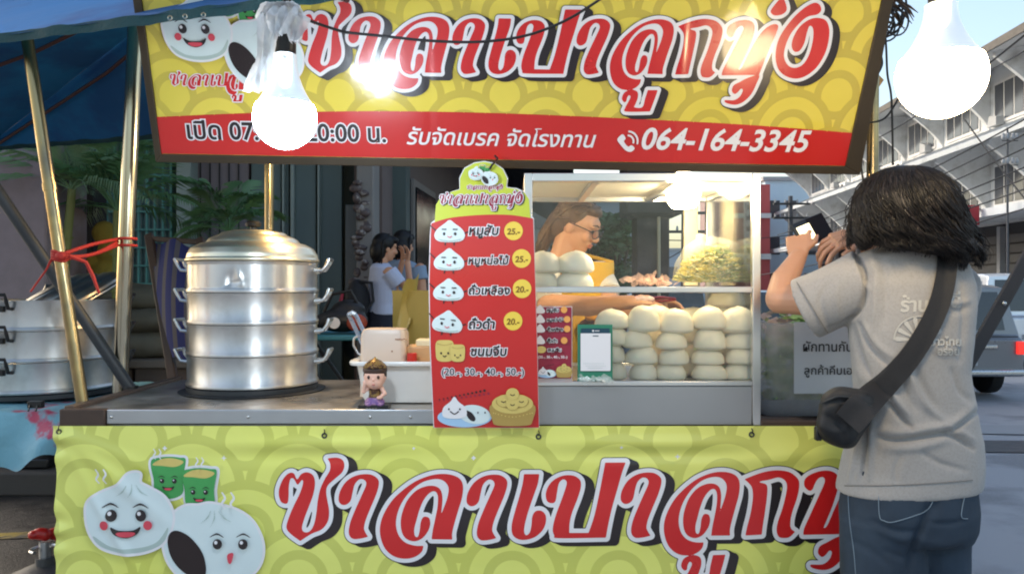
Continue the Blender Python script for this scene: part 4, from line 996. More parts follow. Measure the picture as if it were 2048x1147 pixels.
def cutebun(a, x, y, s=1., tilt=0.):
    T = lambda p: [(x+(u*math.cos(tilt)-v*math.sin(tilt))*s, y+(u*math.sin(tilt)+v*math.cos(tilt))*s) for u, v in p]
    for q in ([(-27, -2), (-38, -12)], [(27, 4), (36, 0)], [(-8, 18), (-9, 26)], [(8, 18), (9, 26)]): a.stroke(T(q), 1.2*s, K_)
    o = [(0, -22), (10, -15), (24, -4), (29, 7), (24, 16), (10, 19), (-10, 19), (-24, 16), (-29, 7), (-24, -4), (-10, -15)]
    a.poly(T(o), W_, grow=1.4*s); a.poly(T(o), BUNW); a.poly(T([(-24, 14), (0, 17), (24, 14), (12, 19), (-12, 19)]), CHK if False else BUNS)
    for k in (-1, 1): a.ell(T([(k*11, 4)])[0], (2.6*s, 3.2*s), K_); a.stroke(T([(k*11-4, -5), (k*11+4, -5)]), 1.1*s, K_)
    a.stroke(T([(-4, 9), (0, 11), (4, 9)]), .9*s, CHK)
for r, tl in zip(rows[:4], (0, .02, .03, .12)):
    a = Art(mbp, 1.0, False); a.n = 4; cutebun(a, r[4], r[5], 1., tl); a.build('bun_drawing', mb_)
a = Art(mbp, 1.0, False); a.n = 4
for dx, dy, s in ((-12, 2, 1.), (14, 6, .8)):
    c = (902+dx, 700+dy); a.poly([(c[0]-16*s, c[1]-20*s), (c[0], c[1]-23*s), (c[0]+16*s, c[1]-20*s), (c[0]+18*s, c[1]), (c[0]+13*s, c[1]+18*s), (c[0]-13*s, c[1]+18*s), (c[0]-18*s, c[1])], TAN)
    a.stroke([(c[0]-14*s, c[1]-16*s), (c[0], c[1]-13*s), (c[0]+14*s, c[1]-16*s)], 1*s, TAN2)
    for k in (-1, 1): a.ell((c[0]+k*7*s, c[1]+3), (1.8*s, 2.4*s), K_)
    a.stroke([(c[0]-3*s, c[1]+8*s), (c[0], c[1]+10*s), (c[0]+3*s, c[1]+8*s)], .9*s, K_)
a.build('dumpling_drawing', mb_)
for r in rows[:4]:
    a = Art(mbp, 1.0, False); a.n = 4; a.ell((r[7], r[8]), (18.5, 18.5), Y_); a.text(r[6], r[7]-13, r[7]+13, r[8]+7, mat('print_brown', (120, 84, 20), .4), None, .04, .03, .1)
    a.build('price_disc', mb_)
a = Art(mbp, 1.1, False); a.n = 4
def setmeal(a, x, y, s):
    a.stroke([(x+2*s, y-28*s), (x+92*s, y-46*s)], [1.4*s, 2.6*s], K_); a.stroke([(x+2*s, y-25*s), (x+100*s, y-40*s)], [1.4*s, 2.6*s], MAR)
    a.ell((x+52*s, y+8*s), (54*s, 20*s), SKYB)
    a.ell((x+72*s, y+2*s), (32*s, 19*s), BUNW, .15); a.poly([(x+54*s, y-6*s), (x+66*s, y-2*s), (x+74*s, y+10*s), (x+70*s, y+16*s), (x+60*s, y+10*s)], K_)
    o = [(0, -34), (8, -24), (22, -12), (24, 4), (12, 10), (-12, 10), (-24, 4), (-22, -12), (-8, -24)]; a.poly([(x+32*s+u*s, y+v*s) for u, v in o], W_)
    a.stroke([(x+24*s, y-4*s), (x+32*s, y+1*s), (x+40*s, y-4*s)], 1.3*s, K_)
    for k in (-1, 1): a.ell((x+32*s+k*11*s, y-9*s), (1.8*s, 2.2*s), K_); a.ell((x+86*s+k*7*s, y-2*s), (1.5*s, 2*s), K_)
    a.poly([(x+108*s, y-20*s), (x+188*s, y-20*s), (x+188*s, y+14*s), (x+176*s, y+24*s), (x+120*s, y+24*s), (x+108*s, y+14*s)], TAN2); a.ell((x+148*s, y-20*s), (41*s, 20*s), TAN); a.ell((x+148*s, y-24*s), (33*s, 14*s), TAN2)
    for u, v in ((-18, -26), (18, -26), (0, -20), (0, -40)):
        a.ell((x+(148+u)*s, y+v*s), (13*s, 12*s), TAN); a.stroke([(x+(144+u)*s, y+(v+1)*s), (x+(148+u)*s, y+(v+3)*s), (x+(152+u)*s, y+(v+1)*s)], .9*s, K_)
    a.stroke([(x+110*s, y-2*s), (x+148*s, y+6*s), (x+187*s, y-2*s)], 1.2*s, TAN)
setmeal(a, 877, 826, 1.0); a.build('meal_drawing', mb_)
m = MB(); m.tube([P(979, 338, 2.318), P(984, 330, 2.315), P(992, 322, 2.33), P(995, 317, 2.36), P(990, 312, 2.385)], .0035, 8); m.build('hook', blackp, mb_)

# ------------------------------------------------------------------ steamer stack on the cart
def handle(m, root, outv, w=.05, up=.045, metal=None):
    """wire bail bracket: two short arms and a grip bar"""
    outv = Vector(outv).normalized(); sd_ = Vector((-outv.y, outv.x, 0))
    a_, b_ = root+sd_*w, root-sd_*w
    m.tube([a_, a_+outv*.028+Vector((0, 0, .003)), a_+outv*.040+Vector((0, 0, up*.55)), a_+outv*.05+Vector((0, 0, up)), b_+outv*.05+Vector((0, 0, up)), b_+outv*.045+Vector((0, 0, up*.55)), b_+outv*.03+Vector((0, 0, .003)), b_], .0064, 8)
def steamer(name, c, R, tiers, th, lab, grp, lid, hang, hup=.05, hm=steel, dent=False):
    c = Vector(c); t = empty(name, c, lab, 'steamer', grp)
    m = MB(); m.lathe([(0, 0), (R*.96, 0), (R*1.0, .006), (R*1.0, .02), (R*.97, .024), (0, .024)], c, 64); m.build('base', dark_steel, t)
    for k in range(tiers):
        z = .025+k*th; m = MB()
        pr = [(R*.955, z), (R*1.0, z+.001), (R*1.012, z+.007), (R*1.0, z+.013), (R*.985, z+.016), (R*.985, z+th-.010), (R*1.0, z+th-.006), (R*1.004, z+th-.002), (R*.95, z+th-.001)]
        if dent and k == tiers-1:
            q = pr[:5]+[(R*.985, z+.016+(th-.026)*j/22) for j in range(1, 22)]+pr[5:]
            m.lathe(q, c, 260)
            for v in m.v:       # a blow has pressed a fold into the front of the top tier
                d = v-c; a_ = math.atan2(d.y, d.x)+math.pi/2-.03; h = (d.z-z)/th; rr_ = math.hypot(d.x, d.y)
                if abs(a_) < .5 and rr_ > R*.98 and .12 < h < .93:
                    w_ = -.011*math.exp(-((a_+.06-.10*(h-.4))/.075)**2-((h-.42)/.24)**2)+.0045*math.exp(-((a_-.085+.12*(h-.45))/.035)**2-((h-.5)/.26)**2)-.006*math.exp(-((h-.32-.5*a_)/.06)**2-((a_)/.11)**2)
                    g_ = min(1, (h-.12)/.1, (.93-h)/.1); v.x += d.x/rr_*w_*g_; v.y += d.y/rr_*w_*g_
        else: m.lathe(pr, c, 96)
        tr = m.build('tier', spun, t, smooth=50)
        for a_ in hang:
            h = MB(); o = Vector((math.cos(a_), math.sin(a_), 0)); q = c+o*(R*.985)+Vector((0, 0, z+th*.72))
            handle(h, q, o, .034, hup); h.box(q+o*.004, (.02, .02, .02)); h.build('handle', hm, tr)
    return t, c.z+.025+tiers*th
st, zt = steamer('bun_steamer', (-.924, 2.86, .904), .225, 4, .107, 'four tier aluminium steamer with domed lid on the cart', None, True, (0.05, math.pi-.05), .04, dent=True)
cs = Vector((-.924, 2.86, 0)); R0 = .225; m = MB()
pr = [(R0*1.0, 0), (R0*1.02, .004), (R0*1.02, .010), (R0*1.0, .016), (R0*.99, .03), (R0*.93, .055), (R0*.80, .072), (R0*.72, .076), (R0*.70, .084), (R0*.66, .094), (R0*.52, .108), (R0*.50, .114), (R0*.47, .118), (R0*.3, .126), (0.0, .129)]
dense = []
for (r0, z0), (r1, z1) in zip(pr, pr[1:]):
    for k in range(4): dense.append((r0+(r1-r0)*k/4, (z0+(z1-z0)*k/4)*.9))
m.lathe(dense+[(0, .1161)], (cs.x, cs.y, zt), 96); lid = m.build('lid', mat('warm_aluminium', (232, 222, 196), .36, 1., .06, 6, .1, 30, .001, aniso=.5), st, smooth=60)
m = MB(); m.lathe([(.012, 0), (.012, .012), (.026, .016), (.028, .026), (.02, .034), (0, .036)], (cs.x, cs.y, zt+.114), 20); m.build('knob', blackp, lid)
m = MB(); m.lathe([(R0*1.1, 0), (R0*1.12, .004), (R0*1.0, .006)], (cs.x, cs.y, .903), 64); m.build('burner_ring', dark_steel, st)

# second steamer on the side table at the left
side = empty('side_table', (-1.8, 3.1, 0), 'side table under a crumpled light blue plastic sheet at the left', 'table')
m = MB(); m.box((-1.86, 3.06, .835), (.92, .82, .03)); m.build('table_top', rust, side)
for x in (-2.26, -1.46):
    for y in (2.72, 3.42): m = MB(); m.box((x, y, .41), (.04, .04, .82)); m.build('leg', dark_steel, side)
def cloth(u, v):
    x = -2.34+.93*u
    if v < .6:
        y = 3.46-(.84)*v/.6; z = .854
    else:
        e = (v-.6)/.4; y = 2.62-.012*math.sin(e*2)-.02*e; z = .854-.15*e*(1-.25*math.sin(u*7))
        y -= .03*math.sin(u*21+e*2)*e; z += .014*math.sin(u*30)*e
    z += .006*noise.noise(Vector((x*9, y*9, z*9)))+.004*math.sin(u*40+v*9)*(1 if v > .5 else .4)
    return Vector((x+.03*(noise.noise(Vector((v*5, u*3, 1)))), y, z+.006))
m = MB(); m.grid(cloth, 90, 60); tag(m.build('plastic_tablecloth', tarp, smooth=180), 'light blue and pink plastic sheet draped over the side table', 'tablecloth')
m = MB(); q = P(72, 808, 2.59); m.box(q, (.045, .022, .022)); m.tube([q+Vector((-.012, -.012, 0)), q+Vector((-.012, -.022, -.02))], .003, 6); m.tube([q+Vector((.012, -.012, 0)), q+Vector((.012, -.022, -.02))], .003, 6)
tag(m.build('binder_clip', blackp, bevel=.003), 'black clip holding the light blue plastic sheet', 'clip')
s2, z2 = steamer('open_steamer', (-1.80, 3.06, .866), .275, 3, .111, 'open three tier steamer stack on the light blue sheet', None, False, (-1.49, -1.49+math.pi, .25, 2.0), .05, blackp)
lidm = MB(); Rl = Matrix.Rotation(math.radians(-27), 3, 'Y') @ Matrix.Rotation(math.radians(16), 3, 'X')
tmp = MB(); tmp.lathe([(r*1.12, z) for r, z in dense]+[(0, .13)], (0, 0, 0), 72)
lc = Vector((-1.80, 3.22, 1.17)); lidm.v = [lc+Rl @ v for v in tmp.v]; lidm.f = tmp.f; lidm.mi = tmp.mi
tag(lidm.build('steamer_lid', mat('tarnished_aluminium', (178, 170, 156), .34, 1., .12, 6, .15, 30, .002), smooth=60), 'loose domed steamer lid leaning inside the open steamer stack', 'lid')

# ------------------------------------------------------------------ glass food case
GX0, GX1, GF, GB, GZ0, GZ1 = .036, .735, 2.362, 2.95, .8605, 1.606
case = empty('food_display_case', ((GX0+GX1)/2, (GF+GB)/2, GZ0), 'aluminium framed glass case of white steamed buns', 'display case')
T_ = .024
def fbar(c, d, nm='frame', mt=alu): k = MB(); k.box(c, d); return k.build(nm, mt, case, bevel=.002)
for x in (GX0+T_/2, GX1-T_/2):
    for y in (GF+T_/2, GB-T_/2): fbar((x, y, (GZ0+GZ1)/2), (T_, T_, GZ1-GZ0), 'post')
for z in (GZ1-T_/2, 1.262, .985):
    for y in (GF+T_/2, GB-T_/2):
        if z == 1.262 and y > 2.6: continue
        hgt = T_ if z != .985 else .014
        fbar(((GX0+GX1)/2, y, z), (GX1-GX0-2*T_-.001, T_*.9, hgt if z != 1.262 else .018), 'rail')
    for x in (GX0+T_/2, GX1-T_/2): fbar((x, (GF+GB)/2, z), (T_*.9, GB-GF-2*T_-.001, T_ if z > 1.3 else .016), 'rail')
fbar(((GX0+GX1)/2, GF+.009, (GZ0+.978)/2), (GX1-GX0-.05, .006, .978-GZ0-.002), 'lower_panel', mat('grey_aluminium_sheet', (168, 168, 168), .36, .7, .08, 4, .12, 12, .004))
fbar((GX0+.008, (GF+GB)/2, (GZ0+.978)/2), (.006, GB-GF-.05, .115), 'side_panel', alu_dull); fbar((GX1-.008, (GF+GB)/2, (GZ0+.978)/2), (.006, GB-GF-.05, .115), 'side_panel', alu_dull)
fbar(((GX0+GX1)/2, (GF+GB)/2, .981), (GX1-GX0-.03, GB-GF-.03, .006), 'floor_plate', alu_dull)
fbar(((GX0+GX1)/2, (GF+GB)/2+.005, 1.2545), (GX1-GX0-.052, GB-GF-.055, .005), 'shelf', pane)
fbar(((GX0+GX1)/2, (GF+GB)/2, GZ1-.006), (GX1-GX0-.05, GB-GF-.05, .006), 'roof_panel', mat('cream_roof_panel', (226, 218, 200), .5, 0, .05, 5))
for x in (.25, .50): fbar((x, (GF+GB)/2, GZ1-.019), (.022, GB-GF-.055, .014), 'roof_bar')
fbar((.655, GB-.012, 1.43), (.05, .02, .31), 'post', mat('cream_post', (222, 206, 168), .4, .3, .06, 5))
for z0, z1 in ((.992, 1.252), (1.272, GZ1-T_-.002)):
    k = MB(); k.box(((GX0+GX1)/2, GF+.012, (z0+z1)/2), (GX1-GX0-2*T_-.002, .004, z1-z0)); k.build('glass_pane', pane, case, smooth=0)
    for x in (GX0+.012, GX1-.012):
        k = MB(); k.box((x, (GF+GB)/2, (z0+z1)/2), (.004, GB-GF-2*T_-.002, z1-z0)); k.build('glass_pane', pane, case, smooth=0)

# steamed buns, each its own object
bunm = mat('bun_dough', (240, 230, 210), .5, 0, .03, 6, .1, 30, .003, sss=.1)
bunp = mat('bun_dough_pale', (238, 234, 222), .5, 0, .03, 6, .1, 30, .003, sss=.12)
def bun(c, r, h, rz, lab, seed, mt=bunm, grp='steamed buns in the glass case'):
    rd = random.Random(seed); m = MB(); nu, nv = 28, 14; vs = []
    fl = [rd.uniform(-1, 1) for _ in range(4)]
    for j in range(nv+1):
        t = j/nv
        for i in range(nu):
            a_ = 2*math.pi*i/nu
            ph = -math.pi/2+math.pi*t; rr = math.cos(ph)**.7 if math.cos(ph) > 0 else 0; z = math.sin(ph)
            z = .2+.8*z if z > 0 else .2+.2*z
            k = 1+.05*math.sin(2*a_+fl[0]*3)+.035*math.sin(3*a_+fl[1]*3)
            x, y = rr*math.cos(a_)*r*k*1.05, rr*math.sin(a_)*r*k*.96
            zz = z*h*(1+.05*fl[2]*math.cos(a_+fl[3]*3))
            pl = .0022*math.cos(a_*9+seed)*math.exp(-(rr/.35)**2)*t+(.004*fl[1]*math.exp(-((rr*math.cos(a_-fl[3]*3)-.5)/.3)**2) if z > .3 else 0)
            vs.append(Vector((x*math.cos(rz)-y*math.sin(rz), x*math.sin(rz)+y*math.cos(rz), zz-pl))+Vector(c))
    m.v = vs; m.f = [(j*nu+i, j*nu+(i+1) % nu, (j+1)*nu+(i+1) % nu, (j+1)*nu+i) for j in range(nv) for i in range(nu)]+[tuple(range(nu-1, -1, -1)), tuple(nv*nu+i for i in range(nu))]; m.mi = [0]*len(m.f)
    return tag(m.build('steamed_bun', mt, smooth=180, org=c), lab, 'bun', grp)
cols = [(1278, 'first'), (1346, 'second'), (1411, 'third'), (1474, 'rightmost')]
rowsn = ['bottom', 'second from bottom', 'third from bottom', 'topmost']
rd = random.Random(2)
for ci, (px, nm) in enumerate(cols):
    x = (px-CX)/FPX*2.46; z = .985
    hs = [.055, .054, .056, .078] if ci != 2 else [.052, .054, .072, .070]
    for k in range(4):
        h = hs[k]*rd.uniform(.96, 1.05)
        bun((x+rd.uniform(-.012, .012), 2.452+rd.uniform(-.010, .008), z), .0490*rd.uniform(.94, 1.06)*(1.0 if k < 3 else 1.04), h, rd.uniform(0, 6), '%s bun in the %s front stack of the lower glass compartment' % (rowsn[k], nm if ci in (0, 3) else nm), ci*10+k)
        z += h*.86
for ci, px in enumerate((1310, 1380, 1448)):
    x = (px-CX)/FPX*2.60; z = .985
    for k in range(5 if ci == 2 else 4):
        h = .062*rd.uniform(.95, 1.05)
        bun((x, 2.575+rd.uniform(-.005, .005), z), .054, h, rd.uniform(0, 6), '%s bun in the %s rear stack of the lower glass compartment' % (['bottom', 'second', 'third', 'fourth', 'fifth'][k], ['left', 'middle', 'right'][ci]), 100+ci*10+k); z += h*.87
x = (1216-CX)/FPX*2.47; z = .985
for k in range(4):
    h = .060; bun((x+.004*k, 2.458, z), .053, h, k*1.3, '%s bun in the stack half hidden behind the green placard' % rowsn[k], 140+k); z += h*.87
for ci, px in enumerate((1086, 1147)):
    x = (px-CX)/FPX*2.48; z = 1.2575
    for k in range(2):
        h = (.062, .070)[k]; bun((x+.004*k, 2.47, z), (.050, .058)[ci], h, ci+k*2, '%s bun of the %s pair on the upper shelf before the vendor' % (('lower', 'upper')[k], ('left', 'right')[ci]), 160+ci*4+k, bunp); z += h*.84

# bag of shredded greens on the upper shelf
vb = empty('vegetable_bag', P(1425, 575, 2.55), 'clear plastic bag of shredded yellow green vegetables', 'bag of vegetables')
bc = P(1424, 566, 2.6); rd = random.Random(11); m = MB()
vm = [mat('shred_yellow', (206, 190, 96), .6, 0, .2, 30), mat('shred_green', (112, 136, 62), .6, 0, .3, 30), mat('shred_pale', (216, 214, 168), .6, 0, .1, 30)]
for k in range(2200):
    d = Vector((rd.gauss(0, 1), rd.gauss(0, 1), abs(rd.gauss(0, 1)))).normalized()*rd.random()**.33
    px_ = d.x*.116; p = bc+Vector((px_, d.y*.085, d.z*(.125-.32*abs(px_-.03)*.9)+.008))
    m.cur = 1 if (rd.random() < .18 or (abs(px_-.03) < .03 and rd.random() < .5)) else (2 if rd.random() < .3 else 0)
    u, v = basis((rd.gauss(0, 1), rd.gauss(0, 1), rd.gauss(0, 1))); L = rd.uniform(.008, .02); c2 = u.cross(v)
    m.tube([p-u*L, p+v*.004, p+u*L], [.0012, .0022, .001], 4, False)
m.build('shredded_vegetables', vm, vb, smooth=0)
m = MB()
def bagp(u, v):
    a_ = u*2*math.pi; ph = v*math.pi/2
    r = math.cos(ph)**.6; x = r*math.cos(a_)*.128*(1-.1*v); y = r*math.sin(a_)*.098; z = math.sin(ph)*.138
    p = Vector((x-.0*v, y, z)); p += Vector((noise.noise(p*30), noise.noise(p*30+Vector((5, 0, 0))), noise.noise(p*28+Vector((0, 7, 0)))))*.007
    if v > .85: p += Vector((-.04*(v-.85)/.15, 0, .02*(v-.85)/.15))
    return bc+p+Vector((0, 0, .004))
m.grid(bagp, 60, 24)
def flap(u, v): return bc+Vector((-.055-.02*u+.05*v, -.03+.05*u, .085+.05*(1-v)*(.6+.4*math.sin(u*8))+.006*noise.noise(Vector((u*6, v*6, 0)))))
m.grid(flap, 12, 8)
m.build('bag', film('clear_bag_film', (244, 242, 232), .17, .15), vb, smooth=180)
# crumpled pink wrapper heap on the shelf
m = MB(); rd = random.Random(3)
for k in range(46):
    p = P(1305+rd.gauss(0, 24), 568-abs(rd.gauss(0, 9)), 2.72); u, v = basis((rd.gauss(0, 1), rd.gauss(0, 1), rd.gauss(0, 1))); s = rd.uniform(.01, .03)
    m.add([p-u*s, p-v*s*.6+u*.3*s, p+u*s, p+v*s*.7], [(0, 1, 2), (0, 2, 3)])
tag(m.build('plastic_wrapper', film('pink_film', (240, 206, 192), .5), smooth=0), 'crumpled pink plastic wrapping on the shelf left of the vegetable bag', 'plastic wrapping')

# small poster and pay placard on the glass
po = empty('small_menu_poster', P(1108, 760, 2.362), 'small maroon copy of the menu stuck on the lower glass', 'poster')
def pop(u, v, l): return P(u, v, 2.358)+Vector((0, -.0005*l, 0))
m = MB(); m.box(P(1102, 688, 2.360), (.126, .0012, .224)); m.build('laminate', film('clear_laminate', (244, 232, 234), .75, .2), po, smooth=0)
a = Art(pop, 2.0); a.n = 1; a.poly([(1064, 614), (1143, 614), (1143, 756), (1064, 756)], MAR, sm=False); a.build('maroon_sheet', po)
a = Art(pop, .8); a.n = 3
for k, (y, x1, cx) in enumerate(((619, 1117, 1128), (638, 1126, 1134), (657, 1126, 1134), (680, 1114, 1128))):
    a.poly([(1080, y-10), (1086, y-4), (1090, y+3), (1086, y+7), (1074, y+7), (1070, y+3), (1074, y-4)], W_); a.ell((cx, y), (6.6, 6.6), mat('print_orange', (236, 164, 84), .4))
    a.text(rows[k][0], 1094, x1, y+4, K_, W_, .1, .03)
a.ell((1082, 698), (10, 7), TAN); a.text('ขนมจีบ', 1095, 1122, 702, K_, W_, .1, .03); a.text('(20.-, 30.-, 40.-, 50.-)', 1076, 1134, 715, W_, None, 0, .02)
setmeal(a, 1074, 744, .36); a.build('menu_print', po)
pc_ = empty('payment_placard', P(1190, 765, 2.35), 'green framed white payment placard standing against the lower glass', 'placard')
def pp(u, v, l): return P(u, v, 2.345)+Vector((0, -.0005*l-.002, 0))
m = MB(); c = P(1190, 705, 2.349); m.box(c, (70/FPX*2.35, .004, 113/FPX*2.35)); m.build('frame', TEAL, pc_, bevel=.001)
a = Art(pp, 1.5); a.poly([(1162, 656), (1219, 656), (1219, 666), (1162, 666)], NAVY, sm=False); a.poly([(1161, 666), (1221, 666), (1221, 741), (1161, 741)], W_, sm=False)
a.ell((1186, 661), (2, 2), W_, cell=.5); a.stroke([(1190, 661), (1198, 661)], .8, W_, .4); a.stroke([(1186, 671), (1196, 671)], .9, NAVY, .5)
for x0, x1, y in ((1167, 1206, 726), (1172, 1210, 731), (1176, 1203, 735)): a.stroke([(x0, y), (x1, y)], .7, BUNS, .4)
a.build('sheet', pc_)
m = MB(); rd = random.Random(9)
for k in range(30):
    p = P(1190+rd.uniform(-30, 34), 757+rd.gauss(0, 4), 2.338); u, v = basis((rd.gauss(0, .5), -1, rd.gauss(0, .5))); s = rd.uniform(.006, .016)
    m.add([p-u*s, p-v*s*.5, p+u*s, p+v*s*.5], [(0, 1, 2), (0, 2, 3)])
m.build('clear_tape', film('crinkled_tape', (240, 244, 240), .5, .1), pc_, smooth=0)

# ------------------------------------------------------------------ white tub, box, tongs, figurine
tub = empty('white_tub', P(790, 800, 2.52), 'white plastic tub holding a cloudy plastic box beside the menu board', 'tub')
m = MB(); tc = Vector((-.345, 2.60, .904))
def rr(w_, d_, r, z, n=8):
    o = []
    for cx_, cy_, a0 in ((w_-r, d_-r, 0), (-w_+r, d_-r, 90), (-w_+r, -d_+r, 180), (w_-r, -d_+r, 270)):
        for k in range(n+1):
            t = math.radians(a0+90*k/n); o.append(tc+Vector((cx_+r*math.cos(t), cy_+r*math.sin(t), z)))
    return o
m.loft([rr(.10, .07, .03, .0), rr(.122, .088, .035, .004), rr(.128, .094, .036, .02), rr(.145, .105, .04, .118), rr(.165, .125, .05, .122), rr(.167, .127, .05, .13), rr(.164, .124, .05, .135), rr(.143, .103, .04, .133), rr(.125, .09, .035, .02), rr(.09, .06, .03, .008)]); m.build('body', white_pl, tub, smooth=50)
bx = empty('plastic_box', P(768, 720, 2.55), 'cloudy upturned plastic box standing in the white tub', 'box')
m = MB(); tc = Vector((-.412, 2.60, .92)); m.loft([rr(.075, .055, .02, 0), rr(.072, .052, .02, .20), rr(.066, .046, .018, .214), rr(.05, .035, .015, .217)]); m.build('body', cloud_pl, bx, smooth=40)
m = MB()
for k in range(6): m.box(P(792+k*4, 678+math.sin(k*3), 2.545), (.005, .001, .0035))
m.box(P(784, 702, 2.545), (.004, .001, .005)); m.build('stain', mat('brown_mark', (150, 100, 70), .7), bx)
tg = empty('tongs', P(725, 690, 2.6), 'metal tongs leaning in the white tub', 'tongs')
for dx in (0, 14):
    m = MB(); m.tube([P(697+dx, 628, 2.67), P(716+dx, 668, 2.63), P(742+dx, 725, 2.58), P(748+dx, 750, 2.57)], [.0085, .008, .007, .006], 8, ov=(1, .4)); m.build('arm', steel, tg)
m = MB(); m.tube([P(697, 629, 2.67), P(704, 625, 2.67), P(711, 629, 2.67)], .0085, 8); m.build('spring', steel, tg)
m = MB(); m.tube([P(731, 716, 2.62), P(716, 706, 2.62), P(707, 690, 2.62), P(708, 676, 2.62), P(716, 670, 2.62)], .004, 8); tag(m.build('wire_loop', steel), 'thin bent steel wire handle left of the cloudy plastic box', 'wire handle')
jb = empty('seasoning_box', P(838, 720, 2.6), 'orange brown food box with a red bottle cap in the white tub', 'food box')
m = MB(); c = P(842, 707, 2.62); m.box(c+Vector((0, 0, -.02)), (.09, .08, .1)); m.build('body', mat('orange_tub', (206, 160, 110), .4, 0, .1, 10), jb, bevel=.008)
m = MB(); m.box(P(852, 686, 2.62), (.06, .07, .03)); m.build('lid', mat('cream_lid', (232, 216, 176), .4), jb, bevel=.006)
m = MB(); m.lathe([(0, -.03), (.016, -.03), (.016, .012), (.013, .014), (0, .014)], P(824, 714, 2.555), 20); m.build('bottle_cap', red_pl, jb)
fg = empty('figurine', P(749, 820, 2.41), 'small big-headed doll figurine in patterned costume on a black stand', 'figurine')
m = MB(); c = P(749, 814, 2.415); m.box(c, (.092, .05, .02)); m.build('stand', blackp, fg, bevel=.002)
skin_d = mat('doll_skin', (226, 178, 156), .45, 0, .05, 10, sss=.05); hair_d = mat('doll_hair', (64, 44, 36), .5, 0, .15, 30)
gold_d = mat('doll_gold', (140, 112, 60), .4, .4, .3, 90, second=(70, 44, 36), sscale=90, slo=.48, shi=.54); purp = mat('doll_purple', (104, 70, 128), .5, 0, .35, 60, second=(160, 120, 150), sscale=80)
def D(px, py, dy=0): return P(px, py, 2.415)+Vector((0, dy, 0))
m = MB(); m.ell(D(750, 752), (.034, .03, .034), 24, 16); m.ell(D(750, 762, -.004), (.028, .026, .024), 20, 12); m.ell(D(732, 754, 0), (.006, .006, .009)); m.ell(D(769, 754, 0), (.006, .006, .009)); m.ell(D(750, 757, -.031), (.003, .004, .003))
m.tube([D(750, 768), D(750, 782)], .012, 12); m.limb([D(736, 776), D(728, 782, -.005), D(731, 766, -.012)], [.008, .007, .006], 8); m.ell(D(731, 763, -.013), (.006, .005, .007)); m.limb([D(763, 776), D(770, 786, -.006), D(762, 793, -.018)], [.008, .007, .006], 8); m.ell(D(759, 793, -.02), (.006, .006, .005))
fb_ = m.build('body', skin_d, fg, bake=(.0016, 3), smooth=180)
m = MB(); m.ell(D(750, 739, .003), (.037, .034, .024), 24, 14); m.ell(D(732, 748, .004), (.008, .018, .016)); m.ell(D(768, 748, .004), (.008, .018, .016)); m.build('hair', hair_d, fg, smooth=180)
m = MB(); m.lathe([(.034, 0), (.036, .004), (.03, .012), (.018, .022), (.006, .028), (0, .034)], D(750, 735), 20); m.build('crown', gold_d, fg)
m = MB()
for k in (-1, 1): m.ell(D(750+k*9.5, 752, -.0275), (.0045, .003, .0055), 12, 8)
m.build('eye', hair_d, fg)
m = MB(); m.ell(D(750, 766.5, -.029), (.005, .002, .0018), 10, 6); m.build('mouth', mat('doll_lip', (190, 96, 92), .4), fg)
m = MB(); m.loft([[D(750, y)+Vector((r*math.cos(t), r*.75*math.sin(t), 0)) for t in np.linspace(0, 6.283, 17)[:-1]] for y, r in ((774, .012), (778, .019), (788, .018), (796, .021))]); m.build('costume_top', gold_d, fg)
m = MB(); m.loft([[D(750, y)+Vector((r*math.cos(t), r*.75*math.sin(t)-.004, 0)) for t in np.linspace(0, 6.283, 17)[:-1]] for y, r in ((794, .022), (800, .03), (806, .031), (808, .026))]); m.ell(D(740, 806, -.018), (.012, .012, .007)); m.ell(D(762, 806, -.018), (.012, .012, .007)); m.build('costume_skirt', purp, fg)
m = MB()
for k in range(4): m.box(D(737+k*6, 814, -.0262), (.006, .001, .004))
m.build('stand_mark', mat('pale_gold', (150, 140, 120), .5), fg)

# ------------------------------------------------------------------ vegetable bins with a paper notice, right of the case
bn = empty('vegetable_bin', P(1620, 835, 2.52), 'clear plastic bin of raw vegetables with a paper notice, right of the glass case', 'bin')
tc = Vector((.965, 2.62, .864))
m = MB(); m.loft([rr(.165, .10, .03, 0), rr(.175, .11, .03, .014), rr(.185, .12, .035, .05), rr(.187, .122, .035, .053), rr(.178, .112, .03, .048), rr(.168, .10, .03, .012)]); m.build('tray', film('clear_tray', (196, 196, 200), .72, .2), bn, smooth=40)
tc = Vector((.965, 2.62, .882))
m = MB(); m.loft([rr(.145, .09, .03, 0), rr(.16, .105, .03, .27), rr(.165, .11, .03, .275), rr(.157, .102, .03, .272), rr(.142, .087, .03, .006)]); m.build('tub', film('clear_bin', (226, 220, 218), .38, .2), bn, smooth=40)
rd = random.Random(15); m = MB(); vg = [mat('leaf_green', (150, 186, 110), .6, 0, .3, 20), mat('leaf_pale', (214, 220, 166), .6, 0, .2, 20), mat('leaf_pinkish', (200, 176, 170), .6, 0, .2, 20)]
for k in range(520):
    p = Vector((.965, 2.62, .895))+Vector((rd.uniform(-.13, .13), rd.uniform(-.075, .075), rd.uniform(0, .29)))
    m.cur = 2 if (p.z > 1.09 and p.x < .9 and rd.random() < .7) else rd.choice((0, 0, 1)); u, v = basis((rd.gauss(0, 1), rd.gauss(0, 1), rd.gauss(0, 1))); s = rd.uniform(.012, .03)
    m.add([p-u*s, p-v*s*.5, p+u*s, p+v*s*.5+u*s*.2], [(0, 1, 2), (0, 2, 3)])
m.build('vegetables', vg, bn, smooth=0)
nt_ = empty('paper_notice', P(1650, 788, 2.5), 'white paper notice with two lines of Thai on the vegetable bin', 'notice')
def np_(u, v, l): return P(u, v, 2.488)+Vector((0, -.0005*l-.001, 0))
